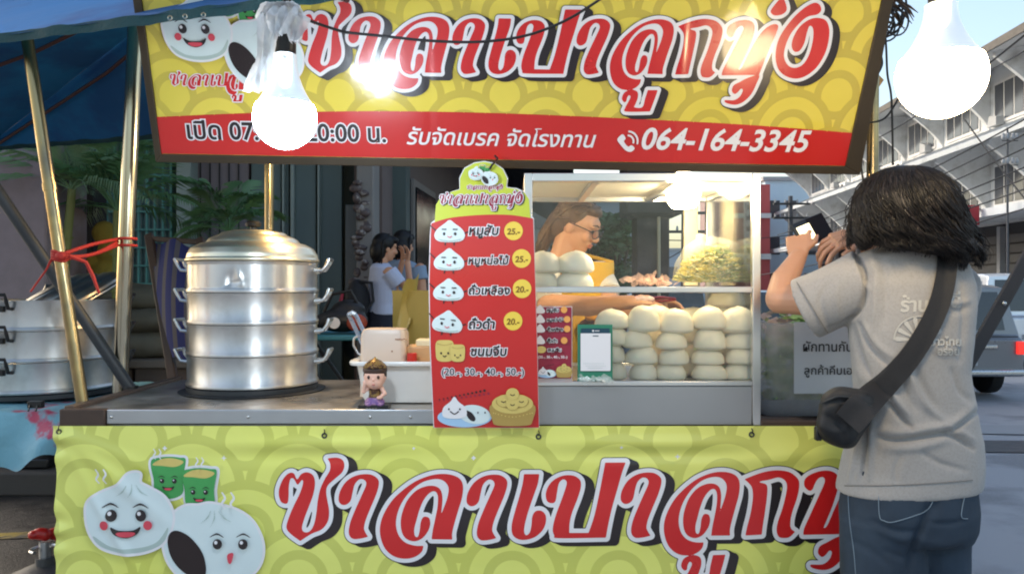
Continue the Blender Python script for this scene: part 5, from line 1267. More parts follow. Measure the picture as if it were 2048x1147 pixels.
m = MB(); m.box(P(1650, 715, 2.489), (124/FPX*2.489, .0015, 143/FPX*2.489)); m.build('paper', mat('laminated_paper', (206, 208, 210), .3, 0, .03, 5, coat=.3), nt_, smooth=0)
INK = mat('notice_ink', (44, 42, 46), .6)
a = Art(np_, 1.0); a.text('ผักทานกับ', 1606, 1704, 702, INK, None, 0, .012, ys=1.05); a.text('ลูกค้าคีบเอง', 1608, 1716, 748, INK, None, 0, .012, ys=1.0); a.build('lettering', nt_)

# ------------------------------------------------------------------ poles, struts, cord
def pole(nm, pts, r, mt, lab, cat='pole', collars=()):
    t = empty(nm, pts[-1], lab, cat); m = MB(); m.tube(pts, r, 20); m.build('tube', mt, t)
    for q in collars:
        c = Vector(pts[0]).lerp(Vector(pts[-1]), q); d = (Vector(pts[-1])-Vector(pts[0])).normalized()
        m = MB(); m.tube([c-d*.012, c+d*.012], r*1.12, 20); m.build('collar', mt, t)
    m = MB(); m.tube([Vector(pts[-1])+Vector((0, 0, .012)), Vector(pts[-1])-Vector((0, 0, .002))], r*1.25, 16); m.build('end_cap', blackp, t)
    return t
pole('canopy_pole', [P(52, 60, 2.52), P(166, 812, 2.50)], .0185, brass, 'yellowed metal pole leaning beside the left steamer stack', 'pole', (.42,))
pole('canopy_pole', [P(272, 30, 2.80), P(239, 800, 2.82), Vector((P(239, 800, 2.82).x-.012, 2.82, .02))], .026, chrome, 'shiny chrome upright pole left of the signboard', 'pole')
pole('canopy_pole', [P(1747, -30, 2.46), P(1744, 600, 2.46), Vector((P(1744, 600, 2.46).x, 2.46, .02))], .0175, brass, 'pale gold upright pole right of the signboard', 'pole')
pole('strut', [P(-60, 300, 2.62), P(262, 778, 2.80)], .0195, dark_steel, 'dark steel strut slanting down across the left poles', 'strut')
k = empty('strut', P(1700, 1130, 2.62), 'flat dark strut slanting behind the customer at the right', 'strut')
m = MB(); m.bar(P(2110, 418, 2.5), P(1660, 1215, 2.62), .042, .014, (0, 1, 0)); m.build('bar', mat('flat_dark_bar', (50, 48, 50), .6, 0, .2, 12), k, bevel=.003)
m = MB(); m.ell(P(2005, 606, 2.515)-Vector((0, .01, 0)), (.007, .006, .007), 10, 6); m.build('bolt', steel, k)
rc = empty('red_rope', P(190, 510, 2.6), 'red cord tying the leaning pole to the upright pole', 'rope')
pA, pB = P(120, 512, 2.505), P(254, 484, 2.81); m = MB()
for dz in (-.012, -.004, .004, .012):
    m.tube([pA+Vector((.022*math.cos(t), .022*math.sin(t), dz+.004*math.sin(t*2))) for t in np.linspace(0, 6.283, 16)], .0045, 6)
for dz in (-.012, .012):
    m.tube([pB+Vector((.030*math.cos(t), .030*math.sin(t), dz)) for t in np.linspace(0, 6.283, 16)], .005, 6)
for dz, sg_ in ((-.008, .01), (.006, -.006), (.0, .02)):
    m.tube([(pA+Vector((.02, -.015, dz))).lerp(pB+Vector((-.02, -.026, dz*1.4)), k/8)+Vector((0, 0, -sg_*math.sin(math.pi*k/8))) for k in range(9)], .0062, 6)
m.ell(pA+Vector((.015, -.024, 0)), (.016, .012, .014), 12, 8); m.build('lashing', rope_red, rc, smooth=180)
m = MB(); m.tube([pA+Vector((.04, -.02, 0)), P(172, 524, 2.52), P(186, 552, 2.53), P(198, 586, 2.53)], [.007, .006, .006, .004], 6); m.tube([pA+Vector((-.01, -.02, 0)), P(92, 540, 2.5), P(76, 562, 2.5), P(61, 583, 2.5)], [.004, .003, .003, .003], 6); m.build('loose_end', rope_red, rc)

# ------------------------------------------------------------------ big blue umbrella over the left half
um = empty('market_umbrella', (-1.02, 3.42, 0), 'big faded blue market umbrella with dark teal hem over the cart', 'umbrella')
UN = Vector((.31, .95, 0)).normalized(); UT = Vector((.95, -.31, 0)).normalized()
N0 = Vector((-.62, 2.09, 2.02))                     # point on the near edge
def uc(t, n): return N0+UT*t+UN*n+Vector((0, 0, .045*n))
apex = uc(-.80, 1.12)+Vector((0, 0, .74))
def lift(p):
    d = p-N0; t = min(max((d.dot(UT)+1.2)/1.42, 0), 1); return Vector((0, 0, .38*max(0, d.dot(UN))*t*t*(3-2*t)))
C4 = [uc(-3.2, 0), uc(.22, 0), uc(.22, 1.75), uc(-3.2, 1.75)]
m = MB()
for k in range(4):
    a_, b_ = C4[k], C4[(k+1) % 4]
    def pnl(u, v, a_=a_, b_=b_, k=k):
        e = a_.lerp(b_, u); e = e+lift(e)
        p = e.lerp(apex, v); p.z -= .012*math.sin(math.pi*v)*(1-abs(2*u-1)**2*.8)
        p += Vector((0, 0, .006*noise.noise(Vector((p.x*6, p.y*6, k)))))
        return p
    m.grid(pnl, 24, 16)
m.build('canopy', blue_cloth, um, smooth=180)
m = MB()
for k in range(4):
    a_, b_ = C4[k], C4[(k+1) % 4]
    def hem(u, v, a_=a_, b_=b_): 
        e = a_.lerp(b_, u); e = e+lift(e)
        return e+Vector((0, -.004*math.sin(u*90), .006-.030*v+.0015*math.sin(u*160)+.004*noise.noise(Vector((u*60, v*3, 0)))))
    m.grid(hem, 120, 3)
m.build('hem', teal_hem, um, smooth=180)
ribm = mat('brown_rib', (78, 50, 48), .5, .3, .2, 10); hub = apex-Vector((0, 0, .06))
for c_ in C4+[(C4[k]+C4[(k+1) % 4])/2 for k in range(4)]:
    m = MB(); e = (c_+lift(c_)).lerp(apex, .02)+Vector((0, 0, -.03)); m.tube([hub, hub.lerp(e, .5)+Vector((0, 0, -.06)), e], .009, 8); m.build('rib', ribm, um)
m = MB(); pz = Vector((hub.x, hub.y, 0)); m.tube([hub+Vector((0, 0, .1)), Vector((hub.x, hub.y, .05))], .019, 16); m.build('pole', brass, um)
m = MB(); m.lathe([(0, 0), (.25, 0), (.25, .06), (.22, .08), (.03, .09), (.03, .16), (0, .16)], pz, 28); m.build('base', kerbm, um)
m = MB(); m.lathe([(0, .04), (.03, .035), (.04, .0), (.03, -.03), (.0, -.03)], hub, 16); m.build('hub', blackp, um)
for px, py in ((340, 40), (370, 37), (407, 34)): m = MB(); m.lathe([(.004, 0), (.007, .001), (.007, -.001)], P(px, py-4, 2.13), 10, (0, -1, 0)); m.build('eyelet', chrome, um)

# ------------------------------------------------------------------ lamps
def bulb(base, R, L, col, es, lab, cap=blackp, tilt=(0, 0, -1), sf=.24):
    """LED globe bulb: lit globe, white collar, dark cap; base = top of the cap, hanging down"""
    t = empty('light_bulb', base, lab, 'light bulb'); b = Vector(base)
    m = MB(); cx_ = L-R
    m.lathe([(0, 0), (.022, 0), (.024, .002), (.024, L*(sf-.02)), (.02, L*sf)], b, 24, tilt); m.build('socket', cap, t)
    m = MB(); z0_, z1_ = L*(sf-.005), cx_-R*.41; pr_ = [(R*.2, z0_)]+[(R*(.36+.55*s_**2.1), z0_+(z1_-z0_)*s_) for s_ in np.linspace(0, 1, 14)]
    m.lathe(pr_, b, 40, tilt); m.build('collar', mat('bulb_white_plastic', (232, 238, 240), .35, 0, .02, 5, trans=.3, emit=(232, 240, 246), es=.1), t, smooth=60)
    m = MB(); m.lathe([(R*math.cos(a_), cx_+R*math.sin(a_)) for a_ in np.linspace(-.43, math.pi/2, 18)], b, 40, tilt)
    e = emitter('lit_globe_%d' % int(es*10), col, es); m.build('globe', e, t, smooth=180)
    return t
ES1, ES2, ES3, ES4 = 46, 26, 52, 130
Y1 = 1.76; b1 = P(570, 52, Y1); bulb(b1, 62/FPX*Y1, 246/FPX*Y1, (228, 242, 255), ES1, 'cool white globe bulb hanging before the signboard, tied with plastic')
Y2 = 1.62; b2 = P(1882, -14, Y2); bulb(b2, 84/FPX*Y2, 250/FPX*Y2, (255, 226, 176), ES2, 'large warm globe bulb hanging at the upper right against the sky', sf=.1)
Y3 = 2.62; b3 = P(1367, 352, Y3); 
t = empty('light_bulb', b3, 'short drum shaped lamp glowing under the roof of the glass case', 'light bulb')
m = MB(); m.lathe([(.02, .0), (.024, -.004), (.024, -.02)], b3+Vector((0, 0, .015)), 20); m.build('socket', white_pl, t)
m = MB(); m.lathe([(.024, 0), (.05, .002), (.057, .012), (.055, .06), (.048, .09), (.036, .104), (0, .108)], b3, 36, (0, 0, -1)); m.build('globe', emitter('lit_globe_case', (255, 232, 190), ES3), t, smooth=50)
# warm bulb behind the signboard, over the steamer: its light shows on the lid, the poles and the tub
bulb((-.62, 2.86, 2.02), .055, .22, (255, 214, 150), ES4, 'warm bulb hanging behind the signboard above the steamer', sf=.2)
# torn plastic strip tied round the left bulb's socket
m = MB(); rd = random.Random(5)
def strip(pts, wds, seed):
    q = smooth_poly([(p[0], p[1], p[2]) for p in pts], 6, False); ws = np.interp(np.linspace(0, 1, len(q)), np.linspace(0, 1, len(wds)), wds); N = 9; vs = []
    for i, p in enumerate(q):
        for k in range(N):
            s_ = (k/(N-1)-.5)*2
            vs.append(P(p[0]+s_*ws[i], p[1]+3*noise.noise(Vector((i*.4, k*.7, seed))), p[2]-.30)+Vector((0, .014*math.sin(k*2.1+seed+i*.15)+.008*noise.noise(Vector((i*.5, k, seed+3))), 0)))
    m.add(vs, [(i*N+k, i*N+k+1, (i+1)*N+k+1, (i+1)*N+k) for i in range(len(q)-1) for k in range(N-1)])
strip([(548, 14, 2.05), (540, 40, 2.02), (532, 80, 2.01), (528, 120, 2.01), (520, 150, 2.01), (515, 184, 2.01)], [26, 30, 18, 14, 18, 26], 1)
strip([(575, 12, 2.03), (562, 26, 2.0), (556, 50, 2.0), (555, 70, 2.0)], [26, 30, 20, 8], 2)
strip([(580, 26, 2.03), (596, 34, 2.01), (594, 56, 2.01), (588, 84, 2.01)], [14, 22, 18, 8], 3)
strip([(522, 40, 2.04), (540, 14, 2.02), (562, 6, 2.02), (585, 12, 2.02), (604, 34, 2.03)], [8, 16, 16, 14, 8], 4)
tag(m.build('plastic_strip', film('white_bag_film', (244, 246, 248), .8, .3), smooth=180), 'torn white plastic bag strip knotted round the left bulb cord', 'plastic strip')
def cable(nm, pts, r, lab, grp=None):
    q = smooth_poly([tuple(P(*p)) for p in pts], 8, False); m = MB(); m.tube([Vector(p) for p in q], r, 7); return tag(m.build(nm, wirem, smooth=180), lab, 'cable', grp)
cable('lamp_cable', [(560, -30, 1.8), (585, 10, 1.9), (612, 38, 2.0), (680, 62, 2.1), (700, 66, 2.1), (760, 72, 2.11), (860, 82, 2.12), (960, 84, 2.12), (1050, 72, 2.12), (1130, 42, 2.11), (1205, -4, 2.1), (1240, -30, 2.1)], .0038, 'thin black lamp cable drooping across the yellow signboard')
cable('lamp_cable', [(566, -30, 1.76), (571, 20, 1.76), (570, 54, 1.76)], .004, 'black cord the left globe bulb hangs from')
cable('lamp_cable', [(1882, -60, 1.62), (1882, -12, 1.62)], .006, 'black cord the large warm bulb hangs from')
m = MB(); rd = random.Random(12)
for k in range(9):
    cx_, cy_ = 1778+rd.uniform(-16, 16), 30+rd.uniform(-18, 26); ra, rb = rd.uniform(18, 34), rd.uniform(22, 44); ph = rd.uniform(0, 6)
    m.tube([P(cx_+ra*math.cos(t+ph), cy_+rb*math.sin(t+ph), 2.42+.02*math.sin(t*2+k)) for t in np.linspace(0, rd.uniform(4.6, 6.5), 22)], .0028, 6, True)
for pts in ([(1766, 20, 2.44), (1772, 90, 2.44), (1775, 150, 2.44), (1783, 200, 2.44), (1786, 330, 2.44)], [(1740, 80, 2.44), (1790, 66, 2.43), (1812, 20, 2.43), (1808, -20, 2.43)], [(1762, 110, 2.44), (1764, 130, 2.44), (1752, 150, 2.44), (1736, 140, 2.44), (1731, 165, 2.44), (1744, 190, 2.44)], [(1710, 232, 2.46), (1730, 245, 2.45), (1770, 236, 2.44), (1800, 190, 2.44), (1806, 165, 2.44)], [(1713, 215, 2.46), (1716, 260, 2.46), (1722, 330, 2.46), (1730, 400, 2.46), (1734, 560, 2.47)], [(1806, -10, 2.4), (1830, -4, 2.38), (1860, -16, 2.3)]):
    q = smooth_poly([tuple(P(*p)) for p in pts], 7, False); m.tube([Vector(p) for p in q], .0032, 6)
tag(m.build('cable_tangle', wirem, smooth=180), 'tangle of looping black cables round the pole top right of the signboard', 'cables')
m = MB(); rd = random.Random(6)
for k in range(40):
    p = P(1765+rd.gauss(0, 18), -2+rd.gauss(0, 16), 2.43); d = Vector((rd.uniform(.5, 1)*rd.choice((-1, 1)), rd.uniform(-.3, .3), -rd.uniform(.3, 1.1))).normalized(); m.tube([p, p+d*.03+Vector((.006, 0, 0)), p+d*rd.uniform(.05, .09)], [.006, .004, .001], 5)
tag(m.build('frayed_rope', mat('frayed_brown', (74, 60, 50), .9, 0, .3, 40)), 'frayed brown rope ends bound at the top of the right pole', 'rope')
m = MB(); m.prism([P(1722, 160, 2.47), P(1738, 130, 2.47), P(1768, 160, 2.47), P(1740, 180, 2.47), P(1722, 196, 2.47)], (0, .01, 0)); m.prism([P(1756, 150, 2.475), P(1768, 160, 2.475), P(1757, 176, 2.475)], (0, .008, 0))
tag(m.build('pole_bracket', mat('tan_plywood', (176, 142, 92), .7, 0, .15, 9)), 'tan angled bracket between the signboard edge and the right pole', 'bracket')

# gas bottle under the cart at the left
gb = empty('gas_bottle', P(88, 1160, 3.1), 'old gas bottle with red valve cover just left of the banner', 'gas bottle')
gc = Vector((-1.82, 3.12, -.05))
m = MB(); m.lathe([(0, 0), (.12, 0), (.15, .03), (.155, .06), (.155, .16), (.14, .2), (.06, .235), (.035, .24), (.035, .27), (0, .27)], gc, 32); m.build('body', mat('worn_grey_bottle', (92, 92, 92), .5, .4, .2, 10), gb)
m = MB(); m.tube([gc+Vector((.0, 0, .26)), gc+Vector((0, 0, .33))], .022, 12); m.tube([gc+Vector((.05*math.cos(t), .05*math.sin(t), .30)) for t in np.linspace(0, 4.4, 14)], .007, 6); m.build('valve', alu_dull, gb)
m = MB()
rd = random.Random(2)
for k in range(7): m.ell(gc+Vector((rd.uniform(-.03, .04), rd.uniform(-.03, .03), .36+rd.uniform(-.02, .03))), (rd.uniform(.018, .034), .02, rd.uniform(.012, .03)), 10, 7)
m.build('valve_cover', red_pl, gb, bake=(.005, 1))
ps = empty('parasol_stand', (-2.95, 5.0, .156), 'black parasol stand on the pavement edge left of the banner', 'stand')
m = MB(); q = Vector((-2.95, 5.0, .156)); m.box(q+Vector((0, .0, .03)), (.2, .18, .06)); m.build('base', blackp, ps, bevel=.01)
m = MB(); m.tube([q+Vector((.02, 0, .05)), q+Vector((.05, 0, .42))], [.05, .03], 12); m.build('tube', blackp, ps)
# ------------------------------------------------------------------ people
skin = mat('skin', (206, 152, 118), .5, 0, .06, 9, .05, 200, .0005, sss=.15)
skin2 = mat('skin_vendor', (206, 154, 122), .5, 0, .06, 9, sss=.15)
hairm = mat('black_hair', (15, 11, 10), .5, 0, .35, 40, stretch=(1, 1, .15), spec=.35)
hairb = mat('brown_hair', (96, 70, 48), .5, 0, .25, 40, stretch=(1, 1, .2))
greyt = mat('heather_grey_jersey', (158, 154, 150), .92, 0, .06, 260, .35, 420, .0012, second=(151, 147, 143), sscale=170, slo=.46, shi=.62, sheen=.15)
denim = mat('blue_denim', (36, 49, 63), .85, 0, .14, 120, .3, 400, .001, second=(48, 64, 80), sscale=5, slo=.45, shi=.75)
bagm = mat('black_bag_nylon', (24, 24, 26), .65, 0, .2, 60, .3, 300, .001)
whitet = mat('white_cotton', (222, 214, 198), .85, 0, .05, 12, .2, 60, .003)
apr = mat('yellow_apron', (222, 170, 46), .7, 0, .1, 12)
FL = (1.0, 1.08, 1.0, .8)
def hand(m, wrist, fwd, up, thumb=1, s=1.0, curl=.5, spread=.12, tcurl=.5):
    """palm, four unequal bent fingers and a side thumb; up = back of the hand, thumb = side sign"""
    f = Vector(fwd).normalized(); u = Vector(up); u = (u-f*u.dot(f)).normalized(); sd_ = f.cross(u)*thumb; w_ = Vector(wrist)
    for k in range(5):
        o = (k-2)*.0165*s; m.tube([w_+sd_*o*.55, w_+f*.045*s+sd_*o*.9+u*.002, w_+f*.085*s+sd_*o*1.05], [.0125*s, .0125*s, .0105*s], 8)
    for k in range(4):
        o = (1.5-k)*.0195*s; p = w_+f*(.083-.004*abs(1.5-k))*s+sd_*o; a_ = curl*(.6+.12*k); pts = [p-f*.02*s, p]; sp = (1.5-k)*spread
        for L in (.040, .027, .021):
            d = (f*math.cos(a_)-u*math.sin(a_)+sd_*sp*math.cos(a_)).normalized(); p = p+d*L*FL[k]*s; pts.append(p); a_ += curl*.85
        m.tube(pts, [.0092*s, .0095*s, .0086*s, .0078*s, .006*s], 8); m.ell(p, (.0062*s,)*3, 8, 6)
    p = w_+f*.03*s+sd_*.028*s; d = (f*.65+sd_*.75-u*.15*tcurl).normalized(); pts = [w_+f*.012*s+sd_*.012*s, p, p+d*.036*s]; d2 = (f*.95+sd_*.15-u*tcurl*.6).normalized(); pts.append(pts[-1]+d2*.03*s)
    m.tube(pts, [.014*s, .0125*s, .0105*s, .0075*s], 8); m.ell(pts[-1], (.0078*s,)*3, 8, 6)
def head(m, c, f, up, s=1.0):
    """head with brow, nose, lips, jaw, ears in a face frame; returns the frame function"""
    f = Vector(f).normalized(); u = Vector(up); u = (u-f*u.dot(f)).normalized(); r = f.cross(u); c = Vector(c)
    R = Matrix((r, f, u)).transposed()
    Q = lambda x, y, z: c+R @ Vector((x*s, y*s, z*s))
    E = lambda p, q: m.ell(Q(*p), tuple(a*s for a in q), 20, 14, R)
    E((0, -.012, .022), (.074, .093, .088)); E((0, .012, -.035), (.060, .072, .078)); E((0, .045, -.078), (.038, .034, .026)); E((0, .058, .034), (.052, .03, .03))
    m.tube([Q(0, .082, .022), Q(0, .094, -.004), Q(0, .104, -.022)], [.008*s, .010*s, .013*s], 10); E((0, .099, -.024), (.014, .012, .010)); E((.011, .092, -.027), (.009, .009, .007)); E((-.011, .092, -.027), (.009, .009, .007))
    E((0, .083, -.051), (.021, .010, .006)); E((0, .081, -.060), (.019, .010, .006))
    for k in (-1, 1):
        E((k*.072, -.005, -.012), (.008, .017, .028)); E((k*.034, .070, -.022), (.022, .018, .022)); E((k*.030, .078, .026), (.020, .008, .006))
    return Q, R
def ring(c, hx, hy, n=36, z=None, e=.85, tilt=0.):
    c = Vector(c); o = []
    for k in range(n):
        t = 2*math.pi*k/n; ct, st = math.cos(t), math.sin(t); x = hx*math.copysign(abs(ct)**e, ct); y = hy*math.copysign(abs(st)**e, st)
        o.append(c+Vector((x, y, tilt*x)))
    return o
def proj(v): return (CX+v[0]/v[1]*FPX, CY-(v[2]-CZ)/v[1]*FPX)
def sculpt(o, folds, nz=.0015, ns=28, seed=0):
    """press creases and raise ridges along lines on the side of the cloth that faces the street"""
    me = o.data; n = len(me.vertices); co = np.empty(n*3); me.vertices.foreach_get('co', co); co = co.reshape(-1, 3); no = np.empty(n*3); me.vertices.foreach_get('normal', no); no = no.reshape(-1, 3)
    o0 = np.array(ORG[o.name]); wv = co+o0; px = CX+wv[:, 0]/wv[:, 1]*FPX; py = CY-(wv[:, 2]-CZ)/wv[:, 1]*FPX
    face_ = np.clip(-no[:, 1]*2+.4, 0, 1); d = np.zeros(n)
    for pts, wd, dep in folds:
        q = smooth_poly(pts, 6, False) if len(pts) > 2 else np.linspace(pts[0], pts[1], 8)
        seg = q[1:]-q[:-1]; best = np.full(n, 1e9); tt = np.zeros(n)
        for i in range(len(seg)):
            L = (seg[i]**2).sum()+1e-9; t = np.clip(((px-q[i, 0])*seg[i, 0]+(py-q[i, 1])*seg[i, 1])/L, 0, 1)
            dd = np.hypot(px-q[i, 0]-t*seg[i, 0], py-q[i, 1]-t*seg[i, 1]); k = dd < best; best[k] = dd[k]; tt[k] = (i+t[k])/len(seg)
        d += dep*np.exp(-(best/wd)**2)*np.sqrt(np.clip(np.sin(np.pi*np.clip(tt*.9+.05, 0, 1)), 0, 1))
    d *= face_
    for i in range(n): d[i] += nz*noise.noise(Vector(wv[i])*ns+Vector((seed, 0, 0)))+nz*1.6*noise.noise(Vector(wv[i])*ns*.35+Vector((0, seed, 0)))
    co = co+no*d[:, None]; me.vertices.foreach_set('co', co.ravel()); me.update()
def bvh_of(o):
    me = o.data; o0 = ORG[o.name]
    return BVHTree.FromPolygons([v.co+o0 for v in me.vertices], [tuple(p.vertices) for p in me.polygons])
EYE = Vector((0, 0, CZ))
def hit(bv, px, py, lift, far):
    d = P(px, py, 1)-EYE; d.normalize(); r = bv.ray_cast(EYE, d)
    if r[0] is None: return P(px, py, far)
    return r[0]+(r[1] if r[1].dot(d) < 0 else -r[1])*lift

# ---- customer seen from behind
CYB = 2.1
def W(px, py, dy=0.): return P(px, py, CYB+dy)
px2 = CYB/FPX
cu = empty('person', (W(1818, 900).x, CYB, 0), 'customer seen from behind in grey T-shirt and jeans holding up a phone', 'person')
m = MB(); Qh, Rh = head(m, W(1813, 428, -.005), (-.5, .85, -.08), (0, 0, 1))
m.tube([W(1822, 470, .0), W(1830, 505, .0), W(1830, 535, .0)], [.050, .048, .05], 16)
m.loft([ring(W(1826, 522), .05, .045), ring(W(1820, 555), .11, .06), ring(W(1818, 620), .125, .075), ring(W(1822, 740), .105, .07), ring(W(1824, 850), .11, .075), ring(W(1818, 960), .125, .085), ring(W(1816, 1030), .12, .085)])
m.limb([W(1738, 562, .03), W(1640, 600, .10), W(1560, 598, .17)], [.056, .047, .041], 16)
m.limb([W(1560, 598, .17), W(1569, 560, .2), W(1596, 515, .235)], [.041, .038, .025], 16)
hand(m, W(1597, 513, .235), (.16, .45, .85), (-.5, -.75, .25), 1, .84, .9, .07)
m.limb([W(1896, 575, .04), W(1885, 640, .18), W(1850, 640, .24)], [.045, .04, .036], 14)
m.limb([W(1850, 640, .24), W(1770, 540, .22), W(1728, 474, .19)], [.04, .036, .026], 14)
hand(m, W(1724, 470, .19), (-.80, .05, -.20), (.25, -.5, .85), -1, .95, .62, .30)
for sx_, xx in ((-1, 1768), (1, 1872)):
    m.limb([W(1820+(xx-1820)*.85, 1020, .01*sx_), W(xx, 1300, .0), Vector((W(xx, 1000).x, CYB, .09))], [.052, .04, .032], 14)
    m.limb([Vector((W(xx, 1000).x, CYB-.02, .05)), Vector((W(xx, 1000).x-.01, CYB+.12, .035))], [.038, .03], 12)
m.build('body', skin, cu, bake=(.0031, 4, .45), smooth=180)
# T-shirt
S_ = [(1828, 486, 46, .055), (1824, 496, 74, .066), (1816, 508, 100, .08), (1816, 530, 114, .096), (1820, 570, 122, .108), (1822, 610, 121, .114), (1820, 680, 115, .117), (1820, 740, 109, .114), (1828, 815, 112, .112), (1828, 878, 127, .12), (1822, 935, 135, .126), (1816, 968, 137, .13), (1815, 976, 136, .129)]
m = MB(); m.loft([ring(W(a_, b_, .01), c_*px2, d_, 48, tilt=(.06 if b_ > 900 else 0)) for a_, b_, c_, d_ in S_])
sl0, sl1 = W(1738, 560, .02), W(1611, 617, .105); ax = (sl1-sl0).normalized()
m.tube([sl0+ax*.0, sl0.lerp(sl1, .35), sl0.lerp(sl1, .7), sl1], [.09, .085, .084, .088], 28)
m.tube([W(1900, 568, .02), W(1893, 610, .10), W(1880, 650, .19)], [.075, .075, .078], 24)
ts = m.build('t_shirt', greyt, cu, bake=(.0045, 5, .5), smooth=180)
folds = [([(1752, 872), (1790, 880), (1850, 872), (1900, 862), (1950, 826)], 6, -.011), ([(1752, 856), (1800, 864), (1850, 857), (1905, 844), (1945, 812)], 10, .006), ([(1770, 896), (1830, 894), (1890, 880)], 12, .006),
         ([(1885, 866), (1915, 876), (1946, 898)], 6, -.009), ([(1890, 852), (1920, 862), (1948, 880)], 7, .004), ([(1757, 772), (1780, 808), (1805, 838), (1824, 856)], 6, -.010), ([(1772, 768), (1796, 800), (1818, 830)], 8, .006),
         ([(1812, 728), (1830, 770), (1850, 808), (1884, 838)], 9, .008), ([(1824, 722), (1846, 770), (1872, 812)], 10, -.005), ([(1796, 738), (1812, 782), (1832, 820)], 7, -.005),
         ([(1706, 652), (1716, 700), (1738, 750)], 7, -.008), ([(1696, 660), (1704, 710), (1720, 756)], 8, .006), ([(1718, 648), (1738, 690), (1776, 732)], 6, -.007), ([(1730, 650), (1756, 690), (1790, 716)], 8, .004),
         ([(1712, 505), (1730, 550), (1727, 600), (1706, 634), (1660, 656)], 5, -.009), ([(1744, 510), (1752, 560), (1750, 610), (1746, 660)], 10, .004), ([(1765, 520), (1772, 580), (1768, 650)], 9, -.003),
         ([(1732, 832), (1731, 880), (1724, 950)], 5, -.008), ([(1744, 840), (1742, 900), (1738, 955)], 9, .005), ([(1716, 860), (1710, 910), (1698, 960)], 6, .005), ([(1660, 560), (1640, 600), (1655, 650)], 9, -.004), ([(1690, 540), (1672, 590), (1680, 640)], 10, .003),
         ([(1845, 905), (1880, 925), (1930, 940)], 7, -.004), ([(1800, 910), (1790, 940), (1792, 965)], 7, -.003), ([(1880, 600), (1912, 606), (1940, 600)], 7, .004), ([(1885, 620), (1915, 622), (1938, 615)], 7, -.004), ([(1922, 560), (1928, 640), (1920, 720)], 8, -.004), ([(1846, 660), (1880, 700), (1922, 690)], 12, .003), ([(1905, 740), (1920, 780), (1938, 800)], 8, -.005)]
sculpt(ts, [(p_, w_*.8, d_*1.5) for p_, w_, d_ in folds], .0013, 22, 3)
tb = bvh_of(ts)
m = MB()   # hem and sleeve bands with stitching
hp = [hit(tb, x, 964+8*math.sin((x-1680)/270*3.1)*.5-(x-1815)*.045, .0016, 2.0) for x in np.linspace(1690, 1944, 60)]
m.tube(hp, .0016, 5, True); hs_ = [hit(tb, 1580+66*t+3, 566+108*t-2, .0014, 2.1) for t in np.linspace(.04, .96, 24)]; m.tube([p+ax*-.012 for p in hs_], .0013, 5)
m.build('stitching', mat('grey_thread', (132, 128, 124), .9), ts)
# faded print on the back, half hidden by the strap
prm = mat('faded_print', (184, 180, 172), .85, 0, .12, 90)
def onshirt(u, v, l): return hit(tb, u, v, .0012+.0002*l, 2.0)
a = Art(onshirt, 1.6, False)
a.text('ร้าน', 1800, 1856, 622, prm, None, 0, .035, .05); a.text('ดี', 1900, 1920, 612, prm, None, 0, .03)
for k in range(7):
    t = math.pi*(.98-.14*k); a.stroke([(1838+18*math.cos(t), 680-16*math.sin(t)), (1838+44*math.cos(t), 680-42*math.sin(t))], [2.2, 4.6], prm)
a.stroke([(1838+50*math.cos(t), 680-48*math.sin(t)) for t in np.linspace(3.1, .7, 14)], 1.3, prm)
a.text('ข้าวไทย', 1858, 1920, 690, prm, None, 0, .04); a.text('อร่อย', 1874, 1916, 708, prm, None, 0, .03)
a.build('back_print', ts)
# jeans
m = MB(); m.loft([ring(W(a_, b_, .0), c_*px2, d_, 40) for a_, b_, c_, d_ in ((1818, 930, 118, .11), (1817, 975, 127, .118), (1816, 1015, 131, .126), (1815, 1050, 129, .122), (1814, 1075, 120, .11))])
for x0, x1, r0, dy in ((1766, 1772, 75, -.01), (1868, 1862, 63, .03)):
    gz = Vector((W(x1, 1000).x, CYB+dy, .05)); m.tube([W(x0, 1035, dy), W(x0, 1147, dy), W(x1, 1300, dy), gz+Vector((0, 0, .3)), gz], [r0*px2, r0*px2*.98, r0*px2*.78, r0*px2*.62, r0*px2*.5], 26, ov=(1, 1.1))
jn = m.build('jeans', denim, cu, bake=(.0055, 4, .5), smooth=180)
jf = [([(1858, 1010), (1846, 1050), (1828, 1090), (1816, 1147)], 8, -.016), ([(1745, 1040), (1790, 1060), (1838, 1062)], 5, -.006), ([(1752, 1056), (1800, 1076), (1830, 1076)], 7, .005), ([(1770, 1100), (1800, 1112), (1820, 1112)], 6, -.005), ([(1860, 1045), (1895, 1046), (1930, 1040)], 5, -.007), ([(1840, 1098), (1880, 1104), (1922, 1094)], 6, -.006), ([(1850, 1084), (1890, 1088), (1925, 1080)], 7, .004), ([(1700, 1080), (1740, 1100), (1780, 1130)], 8, -.004), ([(1862, 985), (1872, 1010), (1862, 1035)], 9, -.006)]
sculpt(jn, jf, .0012, 22, 8); jb_ = bvh_of(jn)
thr = mat('denim_stitch', (112, 128, 140), .8)
m = MB()
for pts in ([(1757, 985), (1759, 1030), (1768, 1040), (1790, 1042), (1852, 1020), (1868, 990)], [(1930, 985), (1922, 1030), (1935, 1036)], [(1697, 990), (1700, 1040), (1708, 1100), (1712, 1147)]):
    m.tube([hit(jb_, q[0], q[1], .0012, 2.0) for q in smooth_poly(pts, 8, False)], .0013, 5)
m.build('pocket_stitching', thr, jn)
m = MB()
for xx in (1770, 1866):
    c = Vector((W(xx, 1000).x, CYB+.02, .045)); m.ell(c, (.045, .08, .045)); m.ell(c+Vector((-.005, .09, -.008)), (.046, .075, .036)); m.box(c+Vector((-.002, .05, -.036)), (.085, .24, .018))
m.build('shoes', mat('grey_sneaker', (120, 118, 116), .7), cu, bake=(.006, 3))
